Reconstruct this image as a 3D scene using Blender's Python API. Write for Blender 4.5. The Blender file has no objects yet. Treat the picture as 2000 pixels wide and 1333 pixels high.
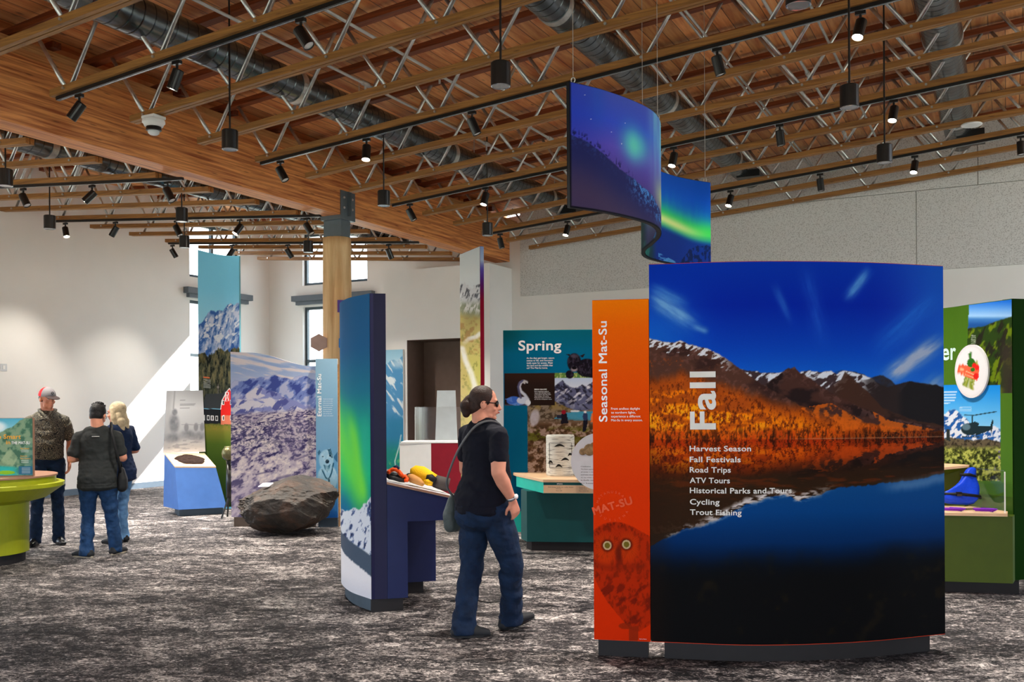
import bpy, math, random
import numpy as np
from mathutils import Matrix, Vector

# ------------------------------------------------------------------ camera, world, sun, exposure
scene = bpy.context.scene
COL = scene.collection
FPX = 1870.0
YAW = math.radians(27.34)
ROLL = 0.006
EYE = 1.57
cam_data = bpy.data.cameras.new('camera')
cam_data.sensor_width = 36.0
cam_data.lens = FPX / 2000.0 * 36.0
cam_data.shift_y = (790.0 - 666.5) / 2000.0
cam_data.clip_start = 0.05
cam_data.clip_end = 300
cam = bpy.data.objects.new('camera', cam_data)
COL.objects.link(cam)
_F = Vector((-math.sin(YAW), math.cos(YAW), 0))
_R = Vector((math.cos(YAW), math.sin(YAW), 0))
_U = Vector((0, 0, 1))
_R2 = _R * math.cos(ROLL) - _U * math.sin(ROLL)
_U2 = _R * math.sin(ROLL) + _U * math.cos(ROLL)
m = Matrix.Identity(4)
for i in range(3):
    m[i][0] = _R2[i]; m[i][1] = _U2[i]; m[i][2] = -_F[i]
m[0][3] = 0; m[1][3] = 0; m[2][3] = EYE
cam.matrix_world = m
scene.camera = cam

world = bpy.data.worlds.new('daylight')
scene.world = world
world.use_nodes = True
wn = world.node_tree
wn.nodes.clear()
w_out = wn.nodes.new('ShaderNodeOutputWorld')
w_bg = wn.nodes.new('ShaderNodeBackground')
w_ramp = wn.nodes.new('ShaderNodeValToRGB')
w_sep = wn.nodes.new('ShaderNodeSeparateXYZ')
w_tc = wn.nodes.new('ShaderNodeTexCoord')
w_map = wn.nodes.new('ShaderNodeMapRange')
wn.links.new(w_tc.outputs['Generated'], w_sep.inputs[0])
w_map.inputs['From Min'].default_value = -1
w_map.inputs['From Max'].default_value = 1
wn.links.new(w_sep.outputs['Z'], w_map.inputs[0])
wn.links.new(w_map.outputs[0], w_ramp.inputs[0])
cr = w_ramp.color_ramp
cr.elements[0].position = 0.0; cr.elements[0].color = (0.30, 0.32, 0.28, 1)
cr.elements[1].position = 1.0; cr.elements[1].color = (0.60, 0.80, 1.05, 1)
e = cr.elements.new(0.49); e.color = (0.55, 0.60, 0.52, 1)
e = cr.elements.new(0.52); e.color = (0.88, 0.96, 1.06, 1)
wn.links.new(w_ramp.outputs[0], w_bg.inputs[0])
w_bg.inputs[1].default_value = 2.6
wn.links.new(w_bg.outputs[0], w_out.inputs[0])

sun_data = bpy.data.lights.new('sun', 'SUN')
sun_data.energy = 9.0
sun_data.angle = 0.009
sun_data.color = (1.0, 0.95, 0.88)
sun = bpy.data.objects.new('sun', sun_data)
COL.objects.link(sun)
sun.rotation_euler = Vector((-0.64, -1.0, -0.91)).to_track_quat('-Z', 'Y').to_euler()
sun.location = (-6, 30, 20)

scene.view_settings.view_transform = 'Standard'
scene.view_settings.look = 'None'
scene.view_settings.gamma = 1.0
scene.view_settings.use_curve_mapping = False
scene.view_settings.exposure = 1.2
scene.cycles.use_denoising = True
scene.cycles.max_bounces = 8
scene.cycles.diffuse_bounces = 5
scene.cycles.transparent_max_bounces = 12
scene.cycles.caustics_reflective = False
scene.cycles.caustics_refractive = False
scene.cycles.sample_clamp_indirect = 4.0

# ------------------------------------------------------------------ helpers: colour, noise, meshes
def lin(c):
    c = np.asarray(c, dtype=np.float64)
    return np.where(c <= 0.04045, c / 12.92, ((np.maximum(c, 0) + 0.055) / 1.055) ** 2.4)

def hx(r, g, b):
    return tuple(float(v) for v in lin(np.array([r, g, b]) / 255.0)) + (1.0,)

_TAB = {}
def vn(x, y, seed=0):
    if seed not in _TAB:
        _TAB[seed] = np.random.RandomState(seed + 11).rand(256, 256)
    T = _TAB[seed]
    xi = np.floor(x).astype(int); yi = np.floor(y).astype(int)
    fx = x - xi; fy = y - yi
    fx = fx * fx * (3 - 2 * fx); fy = fy * fy * (3 - 2 * fy)
    a = T[xi % 256, yi % 256]; b = T[(xi + 1) % 256, yi % 256]
    c = T[xi % 256, (yi + 1) % 256]; d = T[(xi + 1) % 256, (yi + 1) % 256]
    return (a * (1 - fx) + b * fx) * (1 - fy) + (c * (1 - fx) + d * fx) * fy

def fbm(x, y, seed=0, octv=4, gain=0.5):
    s = 0; a = 1.0; t = 0
    for i in range(octv):
        s = s + a * vn(x * 2 ** i, y * 2 ** i, seed + i * 7)
        t += a; a *= gain
    return s / t

def sm(a, b, x):
    t = np.clip((x - a) / (b - a), 0, 1)
    return t * t * (3 - 2 * t)

class Cv:
    """paints into an array of points given their picture coordinates"""
    def __init__(s, X, Y, col=(0, 0, 0)):
        s.X = X; s.Y = Y
        s.c = np.zeros(X.shape + (3,)) + np.array(col) / 255.0
    def put(s, col, t):
        col = np.asarray(col, dtype=float) / 255.0
        t = np.clip(np.asarray(t, dtype=float), 0, 1)
        s.c = s.c * (1 - t[..., None]) + col * t[..., None]
    def mul(s, k, t=None):
        k = np.asarray(k, dtype=float)
        if k.ndim == s.X.ndim: k = k[..., None]
        s.c = s.c * k if t is None else s.c * (1 - t[..., None]) + s.c * k * t[..., None]
    def vgrad(s, stops, mask=None, axis='Y'):
        q = s.Y if axis == 'Y' else s.X
        ys = [a for a, _ in stops]
        col = np.stack([np.interp(q, ys, [c[i] / 255.0 for _, c in stops]) for i in range(3)], -1)
        if mask is None: s.c = col
        else: s.c = s.c * (1 - mask[..., None]) + col * mask[..., None]
    def poly(s, pts, col=None, t=1.0):
        X, Y = s.X, s.Y
        ins = np.zeros(X.shape, bool)
        n = len(pts)
        for i in range(n):
            x0, y0 = pts[i]; x1, y1 = pts[(i + 1) % n]
            if y0 == y1: continue
            c = ((y0 > Y) != (y1 > Y)) & (X < (x1 - x0) * (Y - y0) / (y1 - y0) + x0)
            ins ^= c
        mk = ins * t
        if col is not None: s.put(col, mk)
        return ins.astype(float)
    def ell(s, cx, cy, rx, ry, col=None, t=1.0, ang=0.0, soft=0.05):
        a = math.radians(ang)
        dx = s.X - cx; dy = s.Y - cy
        u = (dx * math.cos(a) + dy * math.sin(a)) / rx
        v = (-dx * math.sin(a) + dy * math.cos(a)) / ry
        mk = 1 - sm(1 - soft, 1 + soft, np.sqrt(u * u + v * v))
        if col is not None: s.put(col, mk * t)
        return mk
    def line(s, pts, w, col=None, t=1.0, soft=0.4):
        best = np.full(s.X.shape, 1e9)
        for (x0, y0), (x1, y1) in zip(pts[:-1], pts[1:]):
            dx, dy = x1 - x0, y1 - y0
            L = dx * dx + dy * dy + 1e-9
            k = np.clip(((s.X - x0) * dx + (s.Y - y0) * dy) / L, 0, 1)
            best = np.minimum(best, np.hypot(s.X - x0 - k * dx, s.Y - y0 - k * dy))
        mk = 1 - sm(w * 0.5 * (1 - soft), w * 0.5 * (1 + soft), best)
        if col is not None: s.put(col, mk * t)
        return mk
    def below(s, pts, amp=0, fr=0.1, seed=3, soft=1.5, octv=4):
        xs = [p[0] for p in pts]; ys = [p[1] for p in pts]
        r = np.interp(s.X, xs, ys) + amp * 2 * (fbm(s.X * fr, s.X * 0 + 0.5, seed, octv, 0.55) - 0.5)
        return sm(-soft, soft, s.Y - r), s.Y - r

def tri(t): return t

class MB:
    """collects boxes, prisms, tubes and lathes; build() links them as ONE mesh object"""
    def __init__(s): s.v = []; s.f = []
    def add(s, vs, fs):
        n = len(s.v); s.v += [tuple(map(float, p)) for p in vs]; s.f += [tuple(i + n for i in q) for q in fs]; return s
    def box(s, a, b):
        x0, y0, z0 = a; x1, y1, z1 = b
        return s.add([(x0, y0, z0), (x1, y0, z0), (x1, y1, z0), (x0, y1, z0), (x0, y0, z1), (x1, y0, z1), (x1, y1, z1), (x0, y1, z1)],
                     [(3, 2, 1, 0), (4, 5, 6, 7), (0, 1, 5, 4), (1, 2, 6, 5), (2, 3, 7, 6), (3, 0, 4, 7)])
    def hexa(s, bot, top):
        n = len(bot)
        fs = [tuple(range(n))[::-1], tuple(range(n, 2 * n))] + [(i, (i + 1) % n, n + (i + 1) % n, n + i) for i in range(n)]
        return s.add(list(bot) + list(top), fs)
    def prism(s, poly, z0, z1):
        return s.hexa([(x, y, z0) for x, y in poly], [(x, y, z1) for x, y in poly])
    def bar(s, p, q, w, h, up=(0, 0, 1)):
        p = Vector(p); q = Vector(q); d = (q - p).normalized(); u = Vector(up)
        r = d.cross(u).normalized(); u = r.cross(d).normalized()
        o = [(-w / 2, -h / 2), (w / 2, -h / 2), (w / 2, h / 2), (-w / 2, h / 2)]
        return s.hexa([p + r * a + u * b for a, b in o], [q + r * a + u * b for a, b in o])
    def tube(s, pts, rad, n=10, cap=True):
        pts = [Vector(p) for p in pts]
        rs = rad if isinstance(rad, (list, tuple)) else [rad] * len(pts)
        vs = []; ref = None
        for i, p in enumerate(pts):
            d = (pts[min(i + 1, len(pts) - 1)] - pts[max(i - 1, 0)]).normalized()
            if ref is None:
                ref = Vector((0, 0, 1)) if abs(d.z) < 0.9 else Vector((1, 0, 0))
            r = d.cross(ref).normalized(); u = r.cross(d).normalized(); ref = u
            for k in range(n):
                a = 2 * math.pi * k / n
                vs.append(p + (r * math.cos(a) + u * math.sin(a)) * rs[i])
        fs = []
        for i in range(len(pts) - 1):
            for k in range(n):
                fs.append((i * n + k, i * n + (k + 1) % n, (i + 1) * n + (k + 1) % n, (i + 1) * n + k))
        if cap:
            fs.append(tuple(range(n))[::-1]); fs.append(tuple((len(pts) - 1) * n + k for k in range(n)))
        return s.add(vs, fs)
    def lathe(s, prof, c=(0, 0, 0), n=32, axis=None):
        """prof: list of (radius, height)"""
        vs = []; c = Vector(c)
        if axis is None: r0, u0, d0 = Vector((1, 0, 0)), Vector((0, 1, 0)), Vector((0, 0, 1))
        else:
            d0 = Vector(axis).normalized(); r0 = d0.orthogonal().normalized(); u0 = d0.cross(r0)
        for r, h in prof:
            for k in range(n):
                a = 2 * math.pi * k / n
                vs.append(c + (r0 * math.cos(a) + u0 * math.sin(a)) * max(r, 1e-4) + d0 * h)
        fs = []
        for i in range(len(prof) - 1):
            for k in range(n):
                fs.append((i * n + k, i * n + (k + 1) % n, (i + 1) * n + (k + 1) % n, (i + 1) * n + k))
        fs.append(tuple(range(n))[::-1]); fs.append(tuple((len(prof) - 1) * n + k for k in range(n)))
        return s.add(vs, fs)
    def build(s, name, mat, parent=None, smooth=False, bevel=0.0, label=None):
        return mesh_obj(name, s.v, s.f, mat, parent, smooth, bevel, label=label)

def mesh_obj(name, verts, faces, mat, parent=None, smooth=False, bevel=0.0, cols=None, label=None, mats=None, mat_idx=None):
    V = np.asarray(verts, dtype=np.float64).reshape(-1, 3)
    if parent is not None:
        M = np.array(root_matrix(parent).inverted())
        V = V @ M[:3, :3].T + M[:3, 3]
    me = bpy.data.meshes.new(name)
    me.from_pydata(V.tolist(), [], [tuple(f) for f in faces] if not isinstance(faces, np.ndarray) else faces.tolist())
    me.validate()
    if cols is not None:
        ca = me.color_attributes.new('Col', 'FLOAT_COLOR', 'POINT')
        c4 = np.ones((len(V), 4), np.float32); c4[:, :3] = lin(np.clip(cols.reshape(-1, 3), 0, 1))
        ca.data.foreach_set('color', c4.ravel())
    for mm in (mats or [mat]): me.materials.append(mm)
    if mat_idx is not None: me.polygons.foreach_set('material_index', mat_idx)
    if smooth: me.polygons.foreach_set('use_smooth', [True] * len(me.polygons))
    me.update()
    o = bpy.data.objects.new(name, me)
    COL.objects.link(o)
    if parent is not None: o.parent = parent
    if bevel:
        md = o.modifiers.new('edge', 'BEVEL'); md.width = bevel; md.segments = 2; md.limit_method = 'ANGLE'
    if label: o['label'] = label
    return o

def root_matrix(o):
    M = Matrix.Identity(4)
    while o is not None:
        M = Matrix.LocRotScale(o.location, o.rotation_euler, o.scale) @ M
        o = o.parent
    return M

def thing(name, label, cat, loc=(0, 0, 0), rz=0.0, group=None):
    o = bpy.data.objects.new(name, None)
    o.empty_display_size = 0.1
    COL.objects.link(o)
    o.location = loc; o.rotation_euler = (0, 0, rz)
    tag(o, label, cat, group)
    return o

def tag(o, label, cat, group=None, kind=None):
    o['label'] = label; o['category'] = cat
    if group: o['group'] = group
    if kind: o['kind'] = kind
    return o

def structure(o):
    o['kind'] = 'structure'
    return o

def dup(root, loc=None, rz=None, label=None, group=None):
    c = root.copy(); COL.objects.link(c)
    if loc is not None: c.location = loc
    if rz is not None: c.rotation_euler = (0, 0, rz)
    if label: c['label'] = label
    if group: c['group'] = group
    def rec(a, b):
        for ch in KIDS.get(a, list(a.children)):
            d = ch.copy(); COL.objects.link(d); d.parent = b
            rec(ch, d)
    rec(root, c)
    return c
KIDS = {}

# ------------------------------------------------------------------ materials
def new_mat(name):
    mt = bpy.data.materials.new(name); mt.use_nodes = True
    nt = mt.node_tree
    return mt, nt, nt.nodes['Principled BSDF']

def mat(name, rgb, rough=0.5, metal=0.0, var=0.06, nscale=8.0, bump=0.0, bscale=60.0, spec=0.25, sheen=0.0, emit=None, estr=0.0):
    mt, nt, b = new_mat(name)
    c = hx(*rgb)
    tc = nt.nodes.new('ShaderNodeTexCoord')
    nz = nt.nodes.new('ShaderNodeTexNoise'); nz.inputs['Scale'].default_value = nscale; nz.inputs['Detail'].default_value = 4
    nt.links.new(tc.outputs['Object'], nz.inputs['Vector'])
    rp = nt.nodes.new('ShaderNodeValToRGB')
    rp.color_ramp.elements[0].position = 0.3; rp.color_ramp.elements[1].position = 0.7
    rp.color_ramp.elements[0].color = tuple(max(0, v * (1 - var)) for v in c[:3]) + (1,)
    rp.color_ramp.elements[1].color = tuple(min(1, v * (1 + var)) for v in c[:3]) + (1,)
    nt.links.new(nz.outputs['Fac'], rp.inputs[0]); nt.links.new(rp.outputs[0], b.inputs['Base Color'])
    b.inputs['Roughness'].default_value = rough; b.inputs['Metallic'].default_value = metal
    if spec is not None: b.inputs['Specular IOR Level'].default_value = spec
    if sheen: b.inputs['Sheen Weight'].default_value = sheen
    if bump:
        n2 = nt.nodes.new('ShaderNodeTexNoise'); n2.inputs['Scale'].default_value = bscale; n2.inputs['Detail'].default_value = 3
        nt.links.new(tc.outputs['Object'], n2.inputs['Vector'])
        bp = nt.nodes.new('ShaderNodeBump'); bp.inputs['Strength'].default_value = bump; bp.inputs['Distance'].default_value = 0.02
        nt.links.new(n2.outputs['Fac'], bp.inputs['Height']); nt.links.new(bp.outputs[0], b.inputs['Normal'])
    if emit:
        b.inputs['Emission Color'].default_value = hx(*emit); b.inputs['Emission Strength'].default_value = estr
    return mt

def wood(name, dark, light, scale=(1.2, 14, 14), rough=0.55, knots=True, contrast=(0.3, 0.7), axis_pos=True):
    mt, nt, b = new_mat(name)
    L = nt.links.new
    geo = nt.nodes.new('ShaderNodeNewGeometry')
    mp = nt.nodes.new('ShaderNodeMapping'); mp.inputs['Scale'].default_value = scale
    L(geo.outputs['Position'], mp.inputs['Vector'])
    nz = nt.nodes.new('ShaderNodeTexNoise'); nz.inputs['Scale'].default_value = 1.0; nz.inputs['Detail'].default_value = 6; nz.inputs['Roughness'].default_value = 0.6; nz.inputs['Distortion'].default_value = 0.6
    L(mp.outputs[0], nz.inputs['Vector'])
    rp = nt.nodes.new('ShaderNodeValToRGB')
    rp.color_ramp.elements[0].position = contrast[0]; rp.color_ramp.elements[0].color = hx(*dark)
    rp.color_ramp.elements[1].position = contrast[1]; rp.color_ramp.elements[1].color = hx(*light)
    L(nz.outputs['Fac'], rp.inputs[0])
    out = rp.outputs[0]
    if knots:
        m2 = nt.nodes.new('ShaderNodeMapping'); m2.inputs['Scale'].default_value = tuple(v * 0.5 if v > 4 else v * 2.2 for v in scale)
        L(geo.outputs['Position'], m2.inputs['Vector'])
        vo = nt.nodes.new('ShaderNodeTexVoronoi'); vo.inputs['Scale'].default_value = 1.0
        L(m2.outputs[0], vo.inputs['Vector'])
        r2 = nt.nodes.new('ShaderNodeValToRGB'); r2.color_ramp.elements[0].position = 0.06; r2.color_ramp.elements[0].color = (0.25, 0.2, 0.18, 1)
        r2.color_ramp.elements[1].position = 0.16; r2.color_ramp.elements[1].color = (1, 1, 1, 1)
        L(vo.outputs['Distance'], r2.inputs[0])
        mx = nt.nodes.new('ShaderNodeMixRGB'); mx.blend_type = 'MULTIPLY'; mx.inputs[0].default_value = 0.7
        L(out, mx.inputs[1]); L(r2.outputs[0], mx.inputs[2]); out = mx.outputs[0]
    L(out, b.inputs['Base Color'])
    b.inputs['Roughness'].default_value = rough
    return mt, nt, b, out, geo

def print_mat(name='printed_graphic', rough=0.6):
    mt, nt, b = new_mat(name)
    at = nt.nodes.new('ShaderNodeAttribute'); at.attribute_name = 'Col'
    tc = nt.nodes.new('ShaderNodeTexCoord')
    nz = nt.nodes.new('ShaderNodeTexNoise'); nz.inputs['Scale'].default_value = 220; nz.inputs['Detail'].default_value = 2
    nt.links.new(tc.outputs['Object'], nz.inputs['Vector'])
    mr = nt.nodes.new('ShaderNodeMapRange'); mr.inputs['To Min'].default_value = 0.9; mr.inputs['To Max'].default_value = 1.1
    nt.links.new(nz.outputs['Fac'], mr.inputs[0])
    mx = nt.nodes.new('ShaderNodeVectorMath'); mx.operation = 'SCALE'
    nt.links.new(at.outputs['Color'], mx.inputs[0]); nt.links.new(mr.outputs[0], mx.inputs['Scale'])
    nt.links.new(mx.outputs[0], b.inputs['Base Color'])
    b.inputs['Roughness'].default_value = rough; b.inputs['Specular IOR Level'].default_value = 0.05
    return mt

def glass_mat(name, tint=(1, 1, 1), refl=0.08):
    mt = bpy.data.materials.new(name); mt.use_nodes = True
    nt = mt.node_tree; nt.nodes.clear()
    o = nt.nodes.new('ShaderNodeOutputMaterial')
    t = nt.nodes.new('ShaderNodeBsdfTransparent'); t.inputs[0].default_value = tuple(tint) + (1,)
    g = nt.nodes.new('ShaderNodeBsdfGlossy'); g.inputs['Roughness'].default_value = 0.03
    fr = nt.nodes.new('ShaderNodeLayerWeight'); fr.inputs[0].default_value = 0.5
    pw = nt.nodes.new('ShaderNodeMath'); pw.operation = 'POWER'; pw.inputs[1].default_value = 5.0
    mu = nt.nodes.new('ShaderNodeMath'); mu.operation = 'MULTIPLY_ADD'; mu.inputs[1].default_value = 0.6; mu.inputs[2].default_value = refl * 0.5
    nt.links.new(fr.outputs['Facing'], pw.inputs[0]); nt.links.new(pw.outputs[0], mu.inputs[0])
    mx = nt.nodes.new('ShaderNodeMixShader')
    nt.links.new(mu.outputs[0], mx.inputs[0]); nt.links.new(t.outputs[0], mx.inputs[1]); nt.links.new(g.outputs[0], mx.inputs[2])
    nt.links.new(mx.outputs[0], o.inputs[0])
    return mt

M = {}
M['print'] = print_mat()
M['wall'] = mat('painted_wall', (243, 241, 238), 0.75, var=0.015, nscale=2.0)
M['white'] = mat('white_board', (238, 238, 236), 0.5, var=0.02)
M['black'] = mat('black_metal', (12, 13, 15), 0.32, var=0.1, spec=0.6)
M['steel'] = mat('galvanised_steel', (205, 206, 204), 0.34, metal=0.85, var=0.15, nscale=20)
M['plinth'] = mat('dark_plinth', (34, 32, 34), 0.6)
M['plinth_blue'] = mat('slate_plinth', (72, 86, 98), 0.6)
M['navy'] = mat('navy_laminate', (24, 34, 78), 0.5)
M['navy_dark'] = mat('navy_end', (20, 20, 58), 0.5)
M['teal_bright'] = mat('teal_laminate', (30, 190, 172), 0.5)
M['teal_dark'] = mat('deep_teal_laminate', (4, 74, 76), 0.5)
M['maple'] = mat('maple_top', (226, 190, 152), 0.4, var=0.08, nscale=5)
M['maple_edge'] = mat('ply_edge', (150, 112, 92), 0.5)
M['lime'] = mat('lime_laminate', (150, 156, 24), 0.45)
M['green'] = mat('green_laminate', (58, 96, 22), 0.5)
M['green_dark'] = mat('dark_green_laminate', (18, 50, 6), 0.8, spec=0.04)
M['olive'] = mat('olive_laminate', (66, 84, 8), 0.5)
M['red'] = mat('crimson_laminate', (140, 18, 38), 0.5)
M['blue_kiosk'] = mat('sky_blue_laminate', (62, 102, 168), 0.5)
M['letter_white'] = mat('white_lettering', (252, 252, 252), 0.5)
M['letter_grey'] = mat('silver_lettering', (232, 230, 226), 0.5)
M['letter_dark'] = mat('dark_lettering', (40, 40, 40), 0.5)
M['glass'] = glass_mat('clear_glass')
M['frame'] = mat('window_frame', (70, 84, 92), 0.45)
M['slate'] = mat('slate_trim', (104, 112, 120), 0.5)

# lamp-black duct: grey sheet metal with spiral seams
def duct_mat():
    mt, nt, b = new_mat('spiral_duct')
    L = nt.links.new
    geo = nt.nodes.new('ShaderNodeTexCoord')
    mp = nt.nodes.new('ShaderNodeMapping')
    L(geo.outputs['Object'], mp.inputs['Vector'])
    sx = nt.nodes.new('ShaderNodeSeparateXYZ'); L(mp.outputs[0], sx.inputs[0])
    at = nt.nodes.new('ShaderNodeMath'); at.operation = 'ARCTAN2'; L(sx.outputs['X'], at.inputs[0]); L(sx.outputs['Z'], at.inputs[1])
    k = nt.nodes.new('ShaderNodeMath'); k.operation = 'MULTIPLY_ADD'; k.inputs[1].default_value = 1 / (2 * math.pi); L(at.outputs[0], k.inputs[0])
    y = nt.nodes.new('ShaderNodeMath'); y.operation = 'DIVIDE'; y.inputs[1].default_value = 0.125; L(sx.outputs['Y'], y.inputs[0]); L(y.outputs[0], k.inputs[2])
    fr = nt.nodes.new('ShaderNodeMath'); fr.operation = 'FRACT'; L(k.outputs[0], fr.inputs[0])
    rp = nt.nodes.new('ShaderNodeValToRGB')
    rp.color_ramp.elements[0].position = 0.0; rp.color_ramp.elements[0].color = (0.02, 0.02, 0.02, 1)
    rp.color_ramp.elements[1].position = 0.14; rp.color_ramp.elements[1].color = (1, 1, 1, 1)
    L(fr.outputs[0], rp.inputs[0])
    mx = nt.nodes.new('ShaderNodeMixRGB'); mx.inputs[1].default_value = hx(30, 32, 34); mx.inputs[2].default_value = hx(108, 113, 116)
    L(rp.outputs[0], mx.inputs[0]); L(mx.outputs[0], b.inputs['Base Color'])
    bp = nt.nodes.new('ShaderNodeBump'); bp.inputs['Strength'].default_value = 0.5; bp.inputs['Distance'].default_value = 0.01
    L(rp.outputs[0], bp.inputs['Height']); L(bp.outputs[0], b.inputs['Normal'])
    b.inputs['Metallic'].default_value = 0.9; b.inputs['Roughness'].default_value = 0.24
    return mt
M['duct'] = duct_mat()

M['chord'] = wood('chord_lumber', (112, 72, 30), (178, 124, 60), scale=(1.5, 40, 40), knots=True)[0]
M['chord_y'] = wood('ledger_lumber', (150, 96, 48), (206, 156, 100), scale=(40, 1.5, 40), knots=True)[0]
M['top_chord'] = wood('top_chord_lumber', (98, 42, 18), (150, 76, 34), scale=(1.5, 40, 40), knots=False)[0]
M['log'] = wood('peeled_log', (208, 160, 106), (246, 212, 158), scale=(9, 9, 0.8), knots=False)[0]
M['beam'] = wood('glulam', (158, 78, 34), (240, 164, 96), scale=(40, 1.1, 34), knots=True, rough=0.5, contrast=(.34, .62))[0]

def deck_mat():
    mt, nt, b, col, geo = wood('roof_planks', (204, 112, 56), (255, 190, 124), scale=(14, 1.3, 1), knots=True, rough=0.5)
    L = nt.links.new
    sx = nt.nodes.new('ShaderNodeSeparateXYZ'); L(geo.outputs['Position'], sx.inputs[0])
    dv = nt.nodes.new('ShaderNodeMath'); dv.operation = 'DIVIDE'; dv.inputs[1].default_value = 0.18; L(sx.outputs['X'], dv.inputs[0])
    fl = nt.nodes.new('ShaderNodeMath'); fl.operation = 'FLOOR'; L(dv.outputs[0], fl.inputs[0])
    fr = nt.nodes.new('ShaderNodeMath'); fr.operation = 'FRACT'; L(dv.outputs[0], fr.inputs[0])
    wn_ = nt.nodes.new('ShaderNodeTexWhiteNoise'); wn_.noise_dimensions = '1D'; L(fl.outputs[0], wn_.inputs['W'])
    mr = nt.nodes.new('ShaderNodeMapRange'); mr.inputs['To Min'].default_value = 0.72; mr.inputs['To Max'].default_value = 1.2; L(wn_.outputs['Value'], mr.inputs[0])
    gp = nt.nodes.new('ShaderNodeValToRGB'); gp.color_ramp.elements[0].position = 0.02; gp.color_ramp.elements[0].color = (0.12, 0.1, 0.1, 1)
    gp.color_ramp.elements[1].position = 0.07; gp.color_ramp.elements[1].color = (1, 1, 1, 1); L(fr.outputs[0], gp.inputs[0])
    v1 = nt.nodes.new('ShaderNodeVectorMath'); v1.operation = 'SCALE'; L(col, v1.inputs[0]); L(mr.outputs[0], v1.inputs['Scale'])
    v2 = nt.nodes.new('ShaderNodeVectorMath'); v2.operation = 'MULTIPLY'; L(v1.outputs[0], v2.inputs[0]); L(gp.outputs[0], v2.inputs[1])
    L(v2.outputs[0], b.inputs['Base Color'])
    return mt
M['deck'] = deck_mat()

def carpet_mat():
    mt, nt, b = new_mat('mottled_carpet')
    L = nt.links.new
    geo = nt.nodes.new('ShaderNodeNewGeometry')
    rot = nt.nodes.new('ShaderNodeMapping'); rot.inputs['Rotation'].default_value = (0, 0, math.radians(-24))
    L(geo.outputs['Position'], rot.inputs['Vector'])
    def noise(sx, sy, detail, rough, dist=0.0):
        mp = nt.nodes.new('ShaderNodeMapping'); mp.inputs['Scale'].default_value = (sx, sy, 1); L(rot.outputs[0], mp.inputs['Vector'])
        nz = nt.nodes.new('ShaderNodeTexNoise'); nz.inputs['Scale'].default_value = 1; nz.inputs['Detail'].default_value = detail
        nz.inputs['Roughness'].default_value = rough; nz.inputs['Distortion'].default_value = dist
        L(mp.outputs[0], nz.inputs['Vector']); return nz.outputs['Fac']
    big = noise(1.3, 2.2, 3, 0.55, 0.5)
    med = noise(6, 10, 5, 0.75, 1.2)
    fine = noise(20, 26, 4, 0.8, 2.0)
    a = nt.nodes.new('ShaderNodeMath'); a.operation = 'MULTIPLY_ADD'; a.inputs[1].default_value = 0.35; L(big, a.inputs[0])
    m2 = nt.nodes.new('ShaderNodeMath'); m2.operation = 'MULTIPLY'; m2.inputs[1].default_value = 0.7; L(med, m2.inputs[0]); L(m2.outputs[0], a.inputs[2])
    c = nt.nodes.new('ShaderNodeMath'); c.operation = 'ADD'; L(fine, c.inputs[0]); L(a.outputs[0], c.inputs[1])
    m3 = nt.nodes.new('ShaderNodeMath'); m3.operation = 'MULTIPLY'; m3.inputs[1].default_value = 0.488; L(c.outputs[0], m3.inputs[0]); c = m3
    rp = nt.nodes.new('ShaderNodeValToRGB')
    el = rp.color_ramp.elements
    el[0].position = 0.445; el[0].color = hx(14, 13, 16)
    el[1].position = 0.60; el[1].color = hx(212, 204, 200)
    e = el.new(0.487); e.color = hx(44, 42, 45)
    e = el.new(0.53); e.color = hx(102, 97, 97)
    L(c.outputs[0], rp.inputs[0]); L(rp.outputs[0], b.inputs['Base Color'])
    b.inputs['Roughness'].default_value = 0.7; b.inputs['Specular IOR Level'].default_value = 0.12
    bp = nt.nodes.new('ShaderNodeBump'); bp.inputs['Strength'].default_value = 0.4; bp.inputs['Distance'].default_value = 0.004
    L(fine, bp.inputs['Height']); L(bp.outputs[0], b.inputs['Normal'])
    return mt
M['carpet'] = carpet_mat()

def speckle_mat():
    mt, nt, b = new_mat('acoustic_fibre')
    L = nt.links.new
    geo = nt.nodes.new('ShaderNodeNewGeometry')
    nz = nt.nodes.new('ShaderNodeTexNoise'); nz.inputs['Scale'].default_value = 60; nz.inputs['Detail'].default_value = 3; nz.inputs['Roughness'].default_value = 0.7
    L(geo.outputs['Position'], nz.inputs['Vector'])
    rp = nt.nodes.new('ShaderNodeValToRGB')
    rp.color_ramp.elements[0].position = 0.36; rp.color_ramp.elements[0].color = hx(176, 174, 171)
    rp.color_ramp.elements[1].position = 0.5; rp.color_ramp.elements[1].color = hx(222, 222, 220)
    L(nz.outputs['Fac'], rp.inputs[0]); L(rp.outputs[0], b.inputs['Base Color'])
    b.inputs['Roughness'].default_value = 0.9
    return mt
M['fibre'] = speckle_mat()
M['lamp_on'] = mat('lit_lamp', (255, 240, 215), 0.4, emit=(255, 236, 205), estr=40.0)
M['lamp_face'] = mat('lamp_reflector', (225, 225, 225), 0.25, metal=0.3)
# ------------------------------------------------------------------ the room
XL, YB = -14.75, 16.65          # inner faces of the window wall and of the back wall
XR, YF = 7.0, -4.0              # how far the hall is built to the side and behind
def deck_z(x):                  # butterfly roof: both slopes fall to the big beam
    return 5.32 + 0.0785 * (x + 8.8) if x > -8.8 else 5.22 + 0.079 * (-8.8 - x)

structure(MB().box((XL - 0.3, YF, -0.1), (XR, YB + 0.3, 0.0)).build('floor', M['carpet']))

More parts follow.
